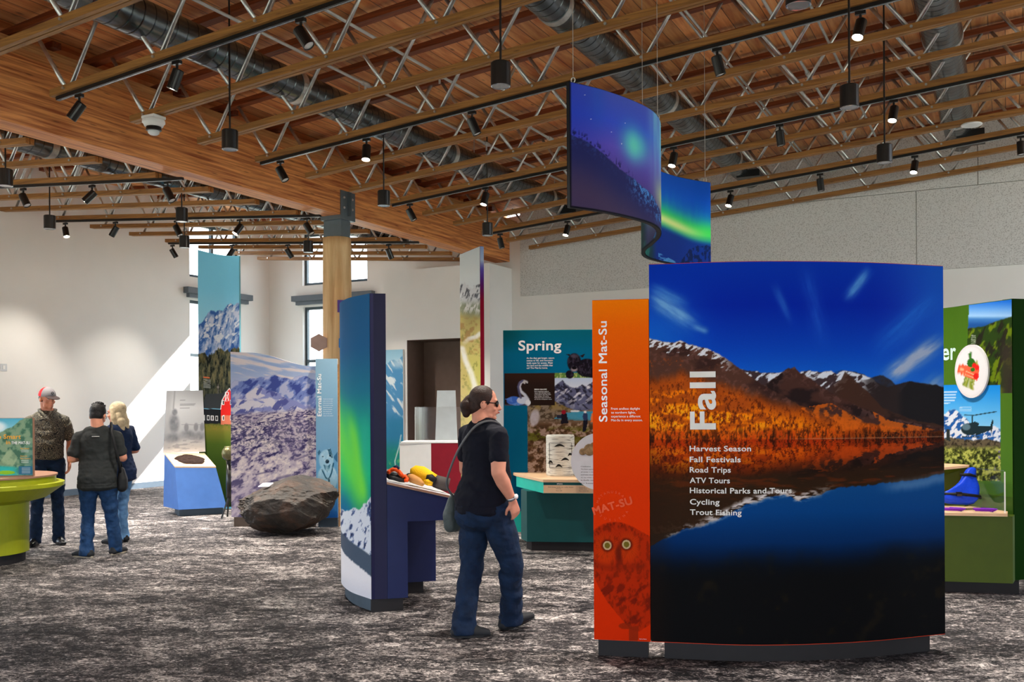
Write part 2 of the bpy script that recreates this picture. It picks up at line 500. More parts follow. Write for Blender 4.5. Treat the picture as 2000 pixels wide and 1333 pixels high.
def wall_with_holes(name, axis, at, thick, a0, a1, ztop, holes):
    """axis 'x': wall plane x=at spanning y; axis 'y': plane y=at spanning x. holes: (a0,a1,z0,z1)"""
    xs = sorted({a0, a1} | {h[0] for h in holes} | {h[1] for h in holes} | set(b for b in (-8.8,) if axis == 'y'))
    mb = MB()
    for u0, u1 in zip(xs[:-1], xs[1:]):
        hs = sorted([h for h in holes if h[0] <= u0 + 1e-6 and h[1] >= u1 - 1e-6], key=lambda h: h[2])
        z = 0.0
        for h in hs + [None]:
            if h is None: t0, t1 = ztop(u0), ztop(u1)
            else: t0 = t1 = h[2]
            if t0 > z + 1e-4:
                if axis == 'x': q = [(at, u0), (at, u1), (at - thick, u1), (at - thick, u0)]; tp = [t0, t1, t1, t0]
                else: q = [(u0, at), (u1, at), (u1, at + thick), (u0, at + thick)]; tp = [t0, t1, t1, t0]
                mb.hexa([(x, y, z) for x, y in q], [(x, y, t) for (x, y), t in zip(q, tp)])
            if h: z = h[3]
    return structure(mb.build(name, M['wall']))

W1 = [(14.29, 15.73, 0.35, 3.74), (14.29, 15.73, 4.21, 5.35)]
W2 = [(-13.79, -12.05, 0.35, 3.74), (-13.79, -12.05, 4.21, 5.35)]
W0 = [(-3.0, 0.4, 0.35, 3.74), (1.2, 4.6, 0.35, 3.74), (5.4, 8.6, 0.35, 3.74)]      # unseen glazing beside the view, added to bring in daylight
wall_with_holes('wall_left', 'x', XL, 0.22, YF, YB + 0.22, lambda u: deck_z(XL), W0 + W1)
wall_with_holes('wall_back', 'y', YB, 0.22, XL, XR, lambda u: deck_z(u), W2)

def window(name, axis, at, h, mull=None, bars=()):
    a0, a1, z0, z1 = h; d0, d1 = at + 0.08, at + 0.15
    if axis == 'x': d0, d1 = at - 0.15, at - 0.08
    P = lambda u0, u1, za, zb, e=0.0: MBX.box((d0 + e, u0, za), (d1 - e, u1, zb)) if axis == 'x' else MBX.box((u0, d0 + e, za), (u1, d1 - e, zb))
    global MBX
    MBX = MB(); w = 0.06
    P(a0, a0 + w, z0, z1); P(a1 - w, a1, z0, z1); P(a0 + w, a1 - w, z0, z0 + w); P(a0 + w, a1 - w, z1 - w, z1)
    for zb in bars: P(a0 + w, a1 - w, zb - 0.03, zb + 0.03)
    if mull: P(mull - 0.03, mull + 0.03, z0 + w, z1 - w)
    fr = structure(MBX.build(name, M['frame']))
    MBX = MB(); P(a0 + w, a1 - w, z0 + w, z1 - w, 0.03)
    MBX.build('pane', M['glass'], fr)
    return fr
window('window_1', 'x', XL, W1[0], None, (1.6, 2.62))
window('window_2', 'x', XL, W1[1], 15.0)
window('window_3', 'y', YB, W2[0], None, (1.6, 2.55))
window('window_4', 'y', YB, W2[1])
for i, h in enumerate(W0): window('window_%d' % (5 + i), 'x', XL, h, (h[0] + h[1]) / 2, (2.55,))  # out-of-view side windows, added for daylight
# the walls behind us and beyond the exhibits, with unseen openings added for daylight
W4 = [(-13.0, -9.0, 0.1, 3.2), (-7.0, -3.0, 0.1, 3.2), (-1.0, 5.0, 0.1, 3.2)]
W5 = [(-2.5, 2.0, 0.1, 3.4), (9.6, 15.6, 0.1, 5.9)]
wall_with_holes('wall_front', 'y', YF - 0.22, 0.22, XL, XR, lambda u: deck_z(u), W4)
wall_with_holes('wall_right', 'x', XR + 0.22, 0.22, YF, YB + 0.22, lambda u: deck_z(XR), W5)
# slate ledge boxes between the lower and upper windows
structure(MB().box((XL, 14.12, 3.86), (XL + 0.14, 15.98, 3.98)).box((XL, 14.2, 3.78), (XL + 0.09, 15.9, 3.86)).build('trim_1', M['slate']))
structure(MB().box((-14.0, YB - 0.14, 3.86), (-11.85, YB, 3.98)).box((-13.92, YB - 0.09, 3.78), (-11.93, YB, 3.86)).build('trim_2', M['slate']))
structure(MB().box((XL, YF, 0), (XL + 0.015, 14.2, 0.11)).build('baseboard_left', mat('baseboard', (96, 112, 128), 0.5)))

# ceiling: plank deck on two slopes
mb = MB()
for x0, x1 in ((XL - 0.22, -8.8), (-8.8, XR)):
    za = deck_z(x0); zb = deck_z(x1) if x1 > -8.8 else 5.22
    if x0 == -8.8: za = 5.32
    mb.hexa([(x0, YF, za), (x1, YF, zb), (x1, YB + 0.22, zb), (x0, YB + 0.22, za)],
            [(x0, YF, za + 0.25), (x1, YF, zb + 0.25), (x1, YB + 0.22, zb + 0.25), (x0, YB + 0.22, za + 0.25)])
structure(mb.build('ceiling', M['deck']))

# projecting wall block with the brown niche
BX0, BX1, BY = -11.0, -8.6, 15.75
nx0, nx1, nz0, nz1 = -10.46, -9.0, 0.55, 2.84
mb = MB()
mb.box((BX0, BY, 0), (nx0, YB, 4.22)); mb.box((nx1, BY, 0), (BX1, YB, 4.22))
mb.box((nx0, BY, 0), (nx1, YB, nz0)); mb.box((nx0, BY, nz1), (nx1, YB, 4.22))
structure(mb.build('wall_niche', M['wall']))
M['brown'] = mat('brown_lining', (112, 92, 82), 0.6)
t = structure(MB().box((nx0, BY + 0.6, nz0), (nx1, BY + 0.63, nz1)).box((nx0, BY + 0.01, nz0), (nx0 + 0.012, BY + 0.6, nz1)).box((nx1 - 0.012, BY + 0.01, nz0), (nx1, BY + 0.6, nz1))
    .box((nx0 + 0.012, BY + 0.01, nz1 - 0.012), (nx1 - 0.012, BY + 0.6, nz1)).box((nx0 + 0.012, BY + 0.01, nz0), (nx1 - 0.012, BY + 0.6, nz0 + 0.012)).build('trim_3', M['brown']))

# acoustic panels on the back wall
apan = [(-8.39, -4.86, 3.67, 4.945, 'pale speckled acoustic panel low on the back wall beside the beam end'),
        (-4.85, -1.28, 3.67, 4.945, 'pale speckled acoustic panel in the lower row behind the hanging aurora banner'),
        (-1.27, 2.3, 3.67, 4.945, 'pale speckled acoustic panel in the lower row above the green exhibit'),
        (-8.39, -3.96, 4.955, None, 'pale speckled acoustic panel tucked under the roof where the beam meets the wall'),
        (-3.95, -0.39, 4.955, None, 'pale speckled acoustic panel under the roof at the end of the middle duct'),
        (-0.38, 2.3, 4.955, None, 'pale speckled acoustic panel under the roof at the end of the steep duct')]
for x0, x1, z0, z1, lb in apan:
    a = z1 or deck_z(x0) - 0.02; b = z1 or deck_z(x1) - 0.02
    o = MB().hexa([(x0, YB - 0.045, z0), (x1, YB - 0.045, z0), (x1, YB - .003, z0), (x0, YB - .003, z0)], [(x0, YB - 0.045, a), (x1, YB - 0.045, b), (x1, YB - .003, b), (x0, YB - .003, a)]).build('acoustic_panel', M['fibre'])
    tag(o, lb, 'acoustic panel', 'acoustic panels on the back wall')

# ------------------------------------------------------------------ big beam and log column
bt = thing('glulam_beam', 'massive brown laminated timber beam running the length of the roof valley', 'beam', (-8.8, 6.3, 4.36))
MB().box((-8.96, YF, 4.36), (-8.64, YB, 5.12)).build('beam_body', M['beam'], bt, bevel=0.006)
MB().box((-8.64, YF, 5.05), (-8.47, YB, 5.13)).build('ledger', M['chord_y'], bt)
cx, cy, crd = -8.83, 11.45, 0.213
ct = thing('log_column', 'peeled log column with long cracks holding up the big beam', 'column', (cx, cy, 0))
n = 40; vs = []; fs = []
zz = np.linspace(0, 4.05, 30)
for z in zz:
    for k in range(n):
        a = 2 * math.pi * k / n
        r = crd * (1.06 - 0.02 * z) * (1 + 0.012 * math.sin(3 * a + z * 0.7) + 0.006 * math.sin(7 * a - z))
        for a0 in (-1.9, -1.25, -2.5, 0.6, 2.2):
            d = abs((a - a0 + math.pi) % (2 * math.pi) - math.pi + 0.03 * math.sin(z * 3 + a0))
            if d < 0.06: r -= 0.02
        vs.append((cx + r * math.cos(a), cy + r * math.sin(a), z))
for i in range(len(zz) - 1):
    for k in range(n): fs.append((i * n + k, i * n + (k + 1) % n, (i + 1) * n + (k + 1) % n, (i + 1) * n + k))
fs.append(tuple(range((len(zz) - 1) * n, len(zz) * n)))
mesh_obj('log', vs, fs, M['log'], ct, smooth=True)
M['bracket'] = mat('grey_steel_bracket', (112, 124, 132), 0.45, metal=0.5)
mb = MB().box((cx - 0.16, cy - 0.11, 4.05), (cx + 0.16, cy + 0.11, 4.3)).box((cx - 0.17, cy - 0.17, 4.3), (cx + 0.21, cy + 0.17, 4.36))
mb.box((-8.64, cy - 0.17, 4.36), (-8.622, cy + 0.17, 4.72)).box((-8.978, cy - 0.17, 4.36), (-8.96, cy + 0.17, 4.72))
mb.box((-8.64, cy - 0.01, 4.36), (-8.56, cy + 0.01, 4.72))
mb.build('bracket', M['bracket'], ct)
for dy in (-0.1, 0.1):
    for z in (4.47, 4.62):
        MB().lathe([(0.018, 0), (0.018, 0.012), (0.008, 0.02)], (-8.622, cy + dy, z), 8, axis=(1, 0, 0)).build('bolt', M['steel'], ct)

# ------------------------------------------------------------------ roof trusses
def build_truss(label, cat, group, Y, x0, x1, sgn, xs, tx0, tx1, zb):
    """bottom chord from x0 to x1 with bottom z = zb(x); top chord tx0..tx1 under the deck; bottom nodes xs"""
    t = thing('roof_truss', label, cat, (0, Y, 0), 0, group)
    dz = 0.065
    def member(a, b, zf, w0, w1):
        return MB().hexa([(a, Y + w0, zf(a)), (b, Y + w0, zf(b)), (b, Y + w1, zf(b)), (a, Y + w1, zf(a))],
                         [(a, Y + w0, zf(a) + dz), (b, Y + w0, zf(b) + dz), (b, Y + w1, zf(b) + dz), (a, Y + w1, zf(a) + dz)])
    kids = []
    for w0, w1 in ((-0.05, -0.006), (0.006, 0.05)):
        kids.append(member(x0, x1, zb, w0, w1).build('bottom_chord', M['chord'], t))
    kids.append(member(tx0, tx1, lambda x: deck_z(x) - dz - 0.002, -0.05, 0.05).build('top_chord', M['top_chord'], t))
    half = abs(xs[1] - xs[0]) / 2
    for x in xs:
        for s in (-1, 1):
            xt = x + s * half
            if xt < min(tx0, tx1) + 0.02 or xt > max(tx0, tx1) - 0.02: continue
            p = (x + s * 0.02, Y, zb(x) + 0.035); q = (xt - s * 0.02, Y, deck_z(xt) - 0.05)
            kids.append(MB().tube([p, q], 0.0195, 8).build('web_tube', M['steel'], t, smooth=True))
        kids.append(MB().tube([(x, Y - 0.066, zb(x) + 0.034), (x, Y - 0.05, zb(x) + 0.034)], 0.014, 8).build('bolt', M['steel'], t))
    KIDS[t] = kids
    return t

ordinal = ['last', 'second', 'third', 'fourth', 'fifth', 'sixth', 'seventh', 'eighth', 'ninth', 'tenth', 'eleventh', 'twelfth', 'thirteenth', 'fourteenth', 'fifteenth', 'sixteenth']
zbn = lambda x: 4.5 + 0.0785 * (x + 7.95)
NEAR_Y = lambda k: 6.07 + 0.925 * k
g = 'timber roof trusses over the near half of the hall'
def lab_n(k): return 'timber roof truss with steel webs over the exhibits, ' + ('closest to the back wall' if k == 11 else ordinal[11 - k] + ' from the back wall')
near0 = build_truss(lab_n(11), 'roof truss', g, NEAR_Y(11), -8.0, 6.6, 1, [-7.8 + 1.17 * i for i in range(13)], -8.93, 6.9, zbn)
for k in range(-3, 11):
    dup(near0, (0, NEAR_Y(k), 0), None, lab_n(k))
zbf = lambda x: 4.29 + 0.079 * (-8.6 - x)
FAR_Y = lambda k: 10.9 + 0.857 * k
g = 'timber roof trusses over the window side of the hall'
def lab_f(k): return 'timber roof truss on the window side of the beam, ' + ('closest to the back wall' if k == 6 else ordinal[6 - k] + ' from the back wall')
far0 = build_truss(lab_f(5), 'roof truss', g, FAR_Y(5), -14.5, -9.1, -1, [-14.2 + 1.17 * i for i in range(5)], -14.7, -8.67, zbf)
for k in range(-6, 7):
    if k != 5: dup(far0, (0, FAR_Y(k), 0), None, lab_f(k))

# ------------------------------------------------------------------ ducts, pipes
def duct(x, z, y0, y1, r, label):
    t = thing('air_duct', label, 'duct', (x, y0, z), 0, 'round metal air ducts under the roof')
    yy = np.linspace(y0, y1, 60)
    MB().tube([(x, y, z) for y in yy], r, 40).build('duct_body', M['duct'], t, smooth=True)
    for y in np.arange(y0 + 1.2, y1, 3.2):
        MB().tube([(x, y, z), (x, y + 0.09, z)], r + 0.008, 32).build('collar', M['steel'], t)
    y = y0 + 0.5
    while y < y1:
        MB().tube([(x, y, z + r), (x, y, deck_z(x))], 0.006, 6).build('hanger', M['steel'], t)
        y += 2.775
    MB().box((x - 0.02, y1 - 0.9, z - r - 0.015), (x + 0.34, y1 - 0.35, z - r + 0.09)).build('register', M['black'], t)
    return t
duct(-6.85, 5.03, 0.5, 15.9, 0.175, 'long dark spiral duct running closest to the big beam')
duct(-3.74, 5.3, 0.5, 15.9, 0.175, 'shiny spiral duct passing above the hanging aurora banner')
duct(-0.6, 5.53, 0.5, 15.9, 0.20, 'spiral duct over the green exhibit, farthest from the beam')
duct(-10.85, 4.9, 0.5, 16.2, 0.16, 'spiral duct on the window side of the big beam')
M['pipe'] = mat('white_sprinkler_pipe', (196, 196, 194), 0.35, metal=0.2)
def pipe(x, z, label, r=0.016, fit=True):
    t = thing('sprinkler_pipe' if fit else 'conduit', label, 'pipe', (x, 1, z))
    MB().tube([(x, 1.0, z), (x, 16.6, z)], r, 10).build('pipe_run', M['pipe'] if fit else M['steel'], t, smooth=True)
    if fit:
        for k in range(5):
            y = 3.1 + 2.8 * k
            MB().tube([(x, y, z), (x, y + 0.12, z)], r + 0.012, 10).tube([(x, y + 0.06, z), (x, y + 0.06, z - 0.09)], 0.012, 8).build('sprinkler_head', M['pipe'], t)
pipe(-5.38, 5.1, 'thin white sprinkler pipe between the two long ducts')
pipe(-6.35, 5.16, 'thin white sprinkler pipe close beside the long dark duct')
pipe(-2.05, 5.42, 'thin white sprinkler pipe between the shiny duct and the farthest duct')
pipe(-1.62, 5.3, 'steel conduit beside the farthest sprinkler pipe', 0.014, False)
pipe(-2.695, 5.3, 'steel conduit near the shiny duct, one of a pair', 0.014, False)
pipe(-2.745, 5.3, 'steel conduit nearest the shiny duct, one of a pair', 0.014, False)

# ------------------------------------------------------------------ lighting tracks, spotlights, pendants
M['track_lip'] = mat('track_lip', (170, 172, 176), 0.25, metal=0.8)
def track(Y, x0, x1, zf, label):
    t = thing('lighting_track', label, 'light track', (0, Y, 0), 0, 'black lighting tracks under the trusses')
    zc = lambda x: zf(x) - 0.036
    MB().hexa([(x0, Y - 0.02, zc(x0)), (x1, Y - 0.02, zc(x1)), (x1, Y + 0.02, zc(x1)), (x0, Y + 0.02, zc(x0))],
              [(x0, Y - 0.02, zf(x0) - 0.001), (x1, Y - 0.02, zf(x1) - 0.001), (x1, Y + 0.02, zf(x1) - 0.001), (x0, Y + 0.02, zf(x0) - 0.001)]).build('rail', M['black'], t)
    MB().bar((x0 + 0.05, Y, zc(x0 + 0.05) - 0.001), (x1, Y, zc(x1) - 0.001), 0.012, 0.004).build('conductor', M['track_lip'], t)
for k, w in ((0, 'fourth'), (3, 'third'), (6, 'second'), (9, 'first')):
    track(NEAR_Y(k), -7.95, 6.0, zbn, 'black lighting track over the exhibits, %s from the back wall' % w)
for k, w in ((-3, 'third'), (0, 'second'), (3, 'first')):
    track(FAR_Y(k), -14.45, -8.7, zbf, 'black lighting track on the window side, %s from the back wall' % w)

M['warm_rim'] = mat('lamp_rim', (230, 222, 205), 0.3)
def spot(x, Y, zt, aim, lit, label, group, energy=0.0):
    t = thing('track_spotlight', label, 'spotlight', (x, Y, zt), 0, group)
    MB().box((x - 0.045, Y - 0.017, zt - 0.03), (x + 0.045, Y + 0.017, zt)).build('adapter', M['black'], t)
    MB().tube([(x, Y, zt - 0.03), (x, Y, zt - 0.09)], 0.012, 8).build('stem', M['black'], t)
    d = Vector(aim).normalized(); c = Vector((x, Y, zt - 0.12))
    a = c - d * 0.05
    MB().lathe([(0.02, 0), (0.044, 0.004), (0.049, 0.012), (0.049, 0.182), (0.046, 0.184), (0.042, 0.170)], a, 20, axis=d).build('can', M['black'], t, smooth=False)
    MB().lathe([(0.041, 0), (0.041, 0.004), (0.02, 0.010)], a + d * 0.170, 20, axis=d).build('lens', M['lamp_on'] if lit else M['lamp_face'], t)
    if energy:
        ld = bpy.data.lights.new('spot_beam', 'SPOT'); ld.energy = energy; ld.spot_size = math.radians(60); ld.spot_blend = 0.8; ld.color = (1.0, 0.92, 0.80); ld.shadow_soft_size = 0.03
        lo = bpy.data.objects.new('spot_beam', ld); COL.objects.link(lo); lo.parent = t
        lo.location = a + d * 0.21 - Vector((x, Y, zt)); lo.rotation_euler = d.to_track_quat('-Z', 'Y').to_euler()
    return t
SX = [-7.65, -6.4, -5.03, -3.7, -2.39, -1.12, 0.18]
# per near track: aim vector of each head and whether its lamp faces us
cnt = ['first from the beam', 'second from the beam', 'third from the beam', 'fourth from the beam', 'fifth from the beam', 'sixth from the beam', 'seventh from the beam']
near_spots = {
    0: [((-.6, -.3, -.9), 1), ((-.35, -.1, -.9), 1), ((.6, .1, -.9), 0), None, None, None, None],
    3: [((.5, .1, -.9), 0), ((.1, -.25, -.95), 2), ((.35, .2, -.9), 0), None, ((.2, .15, -.95), 0), ((-.15, -.35, -.9), 2), None],
    6: [((.4, .2, -.85), 0), ((-.1, -.3, -.9), 2), None, ((-.1, -.3, -.9), 2), ((.1, .1, -.95), 0), ((-.1, -.3, -.9), 2), None],
    9: [((.2, .1, -.95), 0), ((-.1, -.35, -.9), 2), None, ((-.15, -.35, -.9), 2), ((.1, .05, -.95), 0), ((-.1, -.35, -.9), 2), ((.05, -.05, -.95), 0)]}
for k, row in near_spots.items():
    w = {0: 'fourth', 3: 'third', 6: 'second', 9: 'first'}[k]
    for i, s in enumerate(row):
        if s is None: continue
        lb = '%s spotlight on the %s exhibit-side track from the back wall, %s' % (('turned-away', 'dim', 'glowing')[s[1]], w, cnt[i])
        spot(SX[i], NEAR_Y(k), zbn(SX[i]) - 0.046, s[0], s[1], lb, 'track spotlights over the exhibits', 170.0 if s[1] == 2 else 90.0)  # heads without a glowing lens are given a beam too
far_spots = {
    -3: [(-11.6, (.5, .1, -.9), 0), (-10.27, (-.5, -.5, -.75), 2), (-8.95, (.5, .1, -.9), 0)],
    0: [(-14.1, (.35, -.1, -.9), 1), (-12.89, (-.5, -.2, -.85), 2), (-11.52, (.45, .1, -.85), 0), (-10.22, (-.2, -.5, -.75), 2), (-8.94, (.5, .1, -.8), 0)],
    3: [(-14.35, (.3, .4, -.85), 0), (-12.82, (-.4, -.3, -.8), 2), (-11.49, (.3, .45, -.8), 0), (-9.3, (.1, .45, -.85), 0)]}
for k, row in far_spots.items():
    w = {-3: 'third', 0: 'second', 3: 'first'}[k]
    for i, (x, aim, lit) in enumerate(row):
        lb = '%s spotlight on the %s window-side track from the back wall, %s from the windows' % (('turned-away', 'dim', 'glowing')[lit], w, ['first', 'second', 'third', 'fourth', 'fifth'][i])
        spot(x, FAR_Y(k), zbf(x) - 0.046, aim, lit, lb, 'track spotlights on the window side', (90.0 if x < -12 else 150.0) if lit == 2 else (100.0 if k == 3 else 60.0))  # heads with a plain lens also get a beam

def pendant(x, y, zb, label, top):
    t = thing('pendant_light', label, 'pendant lamp', (x, y, zb), 0, 'black cylinder pendant lights')
    MB().tube([(x, y, zb + 0.17), (x, y, top)], 0.009, 8).build('rod', M['black'], t)
    MB().lathe([(0.01, 0.182), (0.07, 0.18), (0.076, 0.172), (0.076, 0.002), (0.072, 0.0), (0.066, 0.0), (0.055, 0.07), (0.01, 0.072)], (x, y, zb), 28).build('can', M['black'], t)
    MB().lathe([(0.069, 0), (0.075, -0.004), (0.069, -0.008), (0.063, -0.004)], (x, y, zb + 0.002), 28).build('rim', M['track_lip'], t)
    MB().lathe([(0.052, 0), (0.052, 0.004)], (x, y, zb + 0.055), 20).build('lens', M['lamp_face'], t)
    ld = bpy.data.lights.new('pendant_beam', 'SPOT'); ld.energy = 240; ld.spot_size = math.radians(105); ld.spot_blend = 0.9; ld.color = (1, 0.93, 0.82); ld.shadow_soft_size = 0.05
    lo = bpy.data.objects.new('pendant_beam', ld); COL.objects.link(lo); lo.parent = t; lo.location = (0, 0, -0.02)
    if x < -8.8: ld.energy = 340
for x, y, lb in [(-3.42, 6.46, 'black cylinder pendant lamp hanging beside the upper corner of the aurora banner'),
                 (-6.52, 6.83, 'black cylinder pendant lamp hanging nearest the white security camera'),
                 (-6.73, 9.65, 'black cylinder pendant lamp hanging in front of the beam by the log column'),
                 (-6.62, 12.07, 'black cylinder pendant lamp hanging near the far end of the beam'),
                 (-1.14, 8.29, 'black cylinder pendant lamp hanging between the aurora banner and the farthest duct'),
                 (-1.09, 10.37, 'black cylinder pendant lamp hanging high over the green exhibit'),
                 (-1.12, 6.01, 'black cylinder pendant lamp cut by the top edge of the view above the curved panel'),
                 (-9.74, 6.78, 'black cylinder pendant lamp nearest to us on the window side of the beam'),
                 (-11.57, 8.70, 'black cylinder pendant lamp hanging in front of the blank white wall'),
                 (-9.63, 9.20, 'black cylinder pendant lamp in the middle of the window side, below the beam'),
                 (-9.83, 12.01, 'black cylinder pendant lamp hanging just beside the log column top'),
                 (-11.18, 10.73, 'black cylinder pendant lamp hanging in front of the window wall corner')]:
    pendant(x, y, 4.0, lb, deck_z(x) if abs(x + 6.85) > .2 else 4.85)

t = thing('security_camera', 'white dome camera fixed under the end of a truss in front of the beam', 'camera', (-7.69, 6.98, 4.33))
zc = zbn(-7.69)
MB().box((-7.78, 6.9, zc - 0.03), (-7.6, 7.06, zc)).build('mount', M['white'], t, bevel=0.006)
MB().lathe([(0.03, 0.0), (0.105, -0.004), (0.112, -0.02), (0.112, -0.04), (0.1, -0.05), (0.09, -0.075), (0.075, -0.08)], (-7.69, 6.98, zc - 0.03), 32).build('housing', M['white'], t)
MB().lathe([(0.074, -0.08), (0.076, -0.115), (0.06, -0.12)], (-7.69, 6.98, zc - 0.03), 32).build('lens_ring', M['black'], t)
MB().lathe([(0.06, -0.115), (0.055, -0.145), (0.035, -0.16), (0.005, -0.165)], (-7.69, 6.98, zc - 0.03), 32).build('dome', mat('frosted_dome', (220, 224, 226), 0.2), t, smooth=True)
o = MB().lathe([(0.01, 0.02), (0.11, 0.02), (0.125, 0.01), (0.125, 0.0), (0.115, -0.006), (0.01, -0.006)], (-0.38, NEAR_Y(8), zbn(-0.38) - 0.02), 32).build('ceiling_speaker', M['white'])
tag(o, 'flat white round speaker disc on a truss beside the farthest duct', 'ceiling speaker')
t = thing('wall_switch', 'small white switch plate on the blank white wall', 'switch', (XL, 10.2, 2.23))
MB().box((XL, 10.15, 2.17), (XL + 0.012, 10.27, 2.29)).build('plate', mat('switch_plate', (206, 210, 214), 0.4), t, bevel=0.003)
MB().box((XL + 0.012, 10.19, 2.2), (XL + 0.02, 10.23, 2.26)).build('rocker', M['white'], t)
# ------------------------------------------------------------------ exhibit helpers
def arc_path(pts, n=60):
    """smooth plan path through a few points (Catmull-Rom), evenly spaced"""
    P = [np.array(p, float) for p in pts]
    if len(P) == 2:
        q = np.array([P[0] + (P[1] - P[0]) * t for t in np.linspace(0, 1, n)])
        return q
    P = [2 * P[0] - P[1]] + P + [2 * P[-1] - P[-2]]
    out = []
    for i in range(1, len(P) - 2):
        for t in np.linspace(0, 1, 40, endpoint=False):
            a, b, c, d = P[i - 1], P[i], P[i + 1], P[i + 2]
            out.append(0.5 * ((2 * b) + (c - a) * t + (2 * a - 5 * b + 4 * c - d) * t * t + (3 * b - a - 3 * c + d) * t ** 3))
    out.append(P[-2])
    q = np.array(out)
    s = np.concatenate([[0], np.cumsum(np.hypot(*np.diff(q, axis=0).T))])
    u = np.linspace(0, s[-1], n)
    return np.stack([np.interp(u, s, q[:, 0]), np.interp(u, s, q[:, 1])], 1)

class Path:
    """plan line walked from the viewer's left to right; front side faces the viewer"""
    def __init__(s, pts, n=80):
        s.q = arc_path(pts, n)
        d = np.gradient(s.q, axis=0); d /= np.hypot(d[:, 0], d[:, 1])[:, None]
        s.nrm = np.stack([d[:, 1], -d[:, 0]], 1)
        s.s = np.concatenate([[0], np.cumsum(np.hypot(*np.diff(s.q, axis=0).T))]); s.L = s.s[-1]
    def at(s, u, off=0.0):
        u = np.asarray(u, float)
        uc = np.clip(u, 0, s.L)
        x = np.interp(uc, s.s, s.q[:, 0]); y = np.interp(uc, s.s, s.q[:, 1])
        nx = np.interp(uc, s.s, s.nrm[:, 0]); ny = np.interp(uc, s.s, s.nrm[:, 1])
        ex = u - uc
        return np.stack([x + nx * off - ny * ex, y + ny * off + nx * ex], -1)

def graphic(name, path, z0, z1, paint, parent, nu, nv, off=0.003, u0=0.0, u1=None, label=None, double=False, ucut=None):
    """printed skin: a fine grid carrying the picture in its colours; z0,z1 numbers or functions of u in 0..1"""
    u1 = path.L if u1 is None else u1
    U, V = np.meshgrid(np.linspace(0, 1, nu), np.linspace(0, 1, nv))
    za = z0(U) if callable(z0) else z0; zb = z1(U) if callable(z1) else z1
    Z = zb + (za - zb) * V
    S = u0 + (u1 - u0) * U
    if ucut is not None: S = ucut(U, V) * (u1 - u0) + u0
    XY = path.at(S, off)
    vs = np.concatenate([XY, Z[..., None]], -1).reshape(-1, 3)
    idx = np.arange(nu * nv).reshape(nv, nu)
    fs = np.stack([idx[1:, :-1], idx[1:, 1:], idx[:-1, 1:], idx[:-1, :-1]], -1).reshape(-1, 4)
    return mesh_obj(name, vs, fs, M['print'], parent, smooth=True, cols=paint(U, V), label=label)

def slab(name, path, z0, z1, thick, mat_, parent, u0=0.0, u1=None, front=0.0, n=48, label=None, bevel=0.0, ucut=None):
    """solid following the path: front face at offset `front`, `thick` deep behind it"""
    u1 = path.L if u1 is None else u1
    u = np.linspace(0, 1, n)
    nz = 1 if ucut is None else 16
    vs = []
    for j in range(nz + 1):
        v = 1 - j / nz
        S = u0 + (u1 - u0) * (u if ucut is None else ucut(u, v))
        f = path.at(S, front); b = path.at(S, front - thick)
        for i in range(n):
            za = z0(u[i]) if callable(z0) else z0; zb = z1(u[i]) if callable(z1) else z1
            z = za + (zb - za) * j / nz
            vs.append((*f[i], z)); vs.append((*b[i], z))
    fs = []
    r = 2 * n
    for j in range(nz):
        for i in range(n - 1):
            a = j * r + 2 * i
            fs += [(a, a + 2, a + 2 + r, a + r), (a + 1, a + 1 + r, a + 3 + r, a + 3)]
        a = j * r; fs.append((a, a + r, a + 1 + r, a + 1)); a = j * r + 2 * (n - 1); fs.append((a, a + 1, a + 1 + r, a + r))
    for i in range(n - 1):
        a = 2 * i; fs.append((a, a + 1, a + 3, a + 2)); a = nz * r + 2 * i; fs.append((a, a + 2, a + 3, a + 1))
    return mesh_obj(name, vs, fs, mat_, parent, bevel=bevel, label=label)

_font_cache = {}
def text_flat(s, bold=0.0):
    key = (s, bold)
    if key in _font_cache: return _font_cache[key]
    cu = bpy.data.curves.new('t', 'FONT'); cu.body = s; cu.space_character = 1.0 + 2.5 * bold; cu.size = 1.0; cu.offset = 0.0 if 'M' in s else bold; cu.resolution_u = 4
    ob = bpy.data.objects.new('t', cu); COL.objects.link(ob)
    bpy.context.view_layer.update()
    dg = bpy.context.evaluated_depsgraph_get()
    me = bpy.data.meshes.new_from_object(ob.evaluated_get(dg))
    vs = np.array([v.co[:2] for v in me.vertices]); fs = [tuple(p.vertices) for p in me.polygons]
    if 'M' in s and bold:       # thicken by laying shifted copies over one another
        n = len(vs); sh = [(0, 0), (bold, bold), (-bold, bold), (bold, -bold), (-bold, -bold)]
        fs = [tuple(i + n * k for i in q) for k in range(5) for q in fs]; vs = np.concatenate([np.concatenate([vs + np.array(d), np.full((n, 1), .00025 * k)], 1) for k, d in enumerate(sh)])
    bpy.data.meshes.remove(me); bpy.data.objects.remove(ob); bpy.data.curves.remove(cu)
    mn = vs.min(0); mx = vs.max(0)
    if vs.shape[1] == 2: vs = np.concatenate([vs, np.zeros((len(vs), 1))], 1)
    vs[:, 0] -= mn[0]
    _font_cache[key] = (vs, fs, mx[0] - mn[0], mx[1])
    return _font_cache[key]

def lettering(path, rows, mat_, parent, off=0.0055, name='lettering', label=None):
    """rows: (string, s, z, width or None, height, up, bold) s,z = start of the baseline; up: reads bottom to top; height of capitals"""
    for st, s0, z0, w, h, up, bold in rows:
        v, f, tw, th = text_flat(st, bold)
        ky = h / 0.73
        kx = ky if w is None else w / tw
        x = v[:, 0] * kx; y = v[:, 1] * ky
        S, Z = (s0 - y, z0 + x) if up else (s0 + x, z0 + y)
        XY = path.at(S, off + v[:, 2])
        mesh_obj(name, [(a, b, c) for (a, b), c in zip(XY, Z)], f, mat_, parent, label=label)

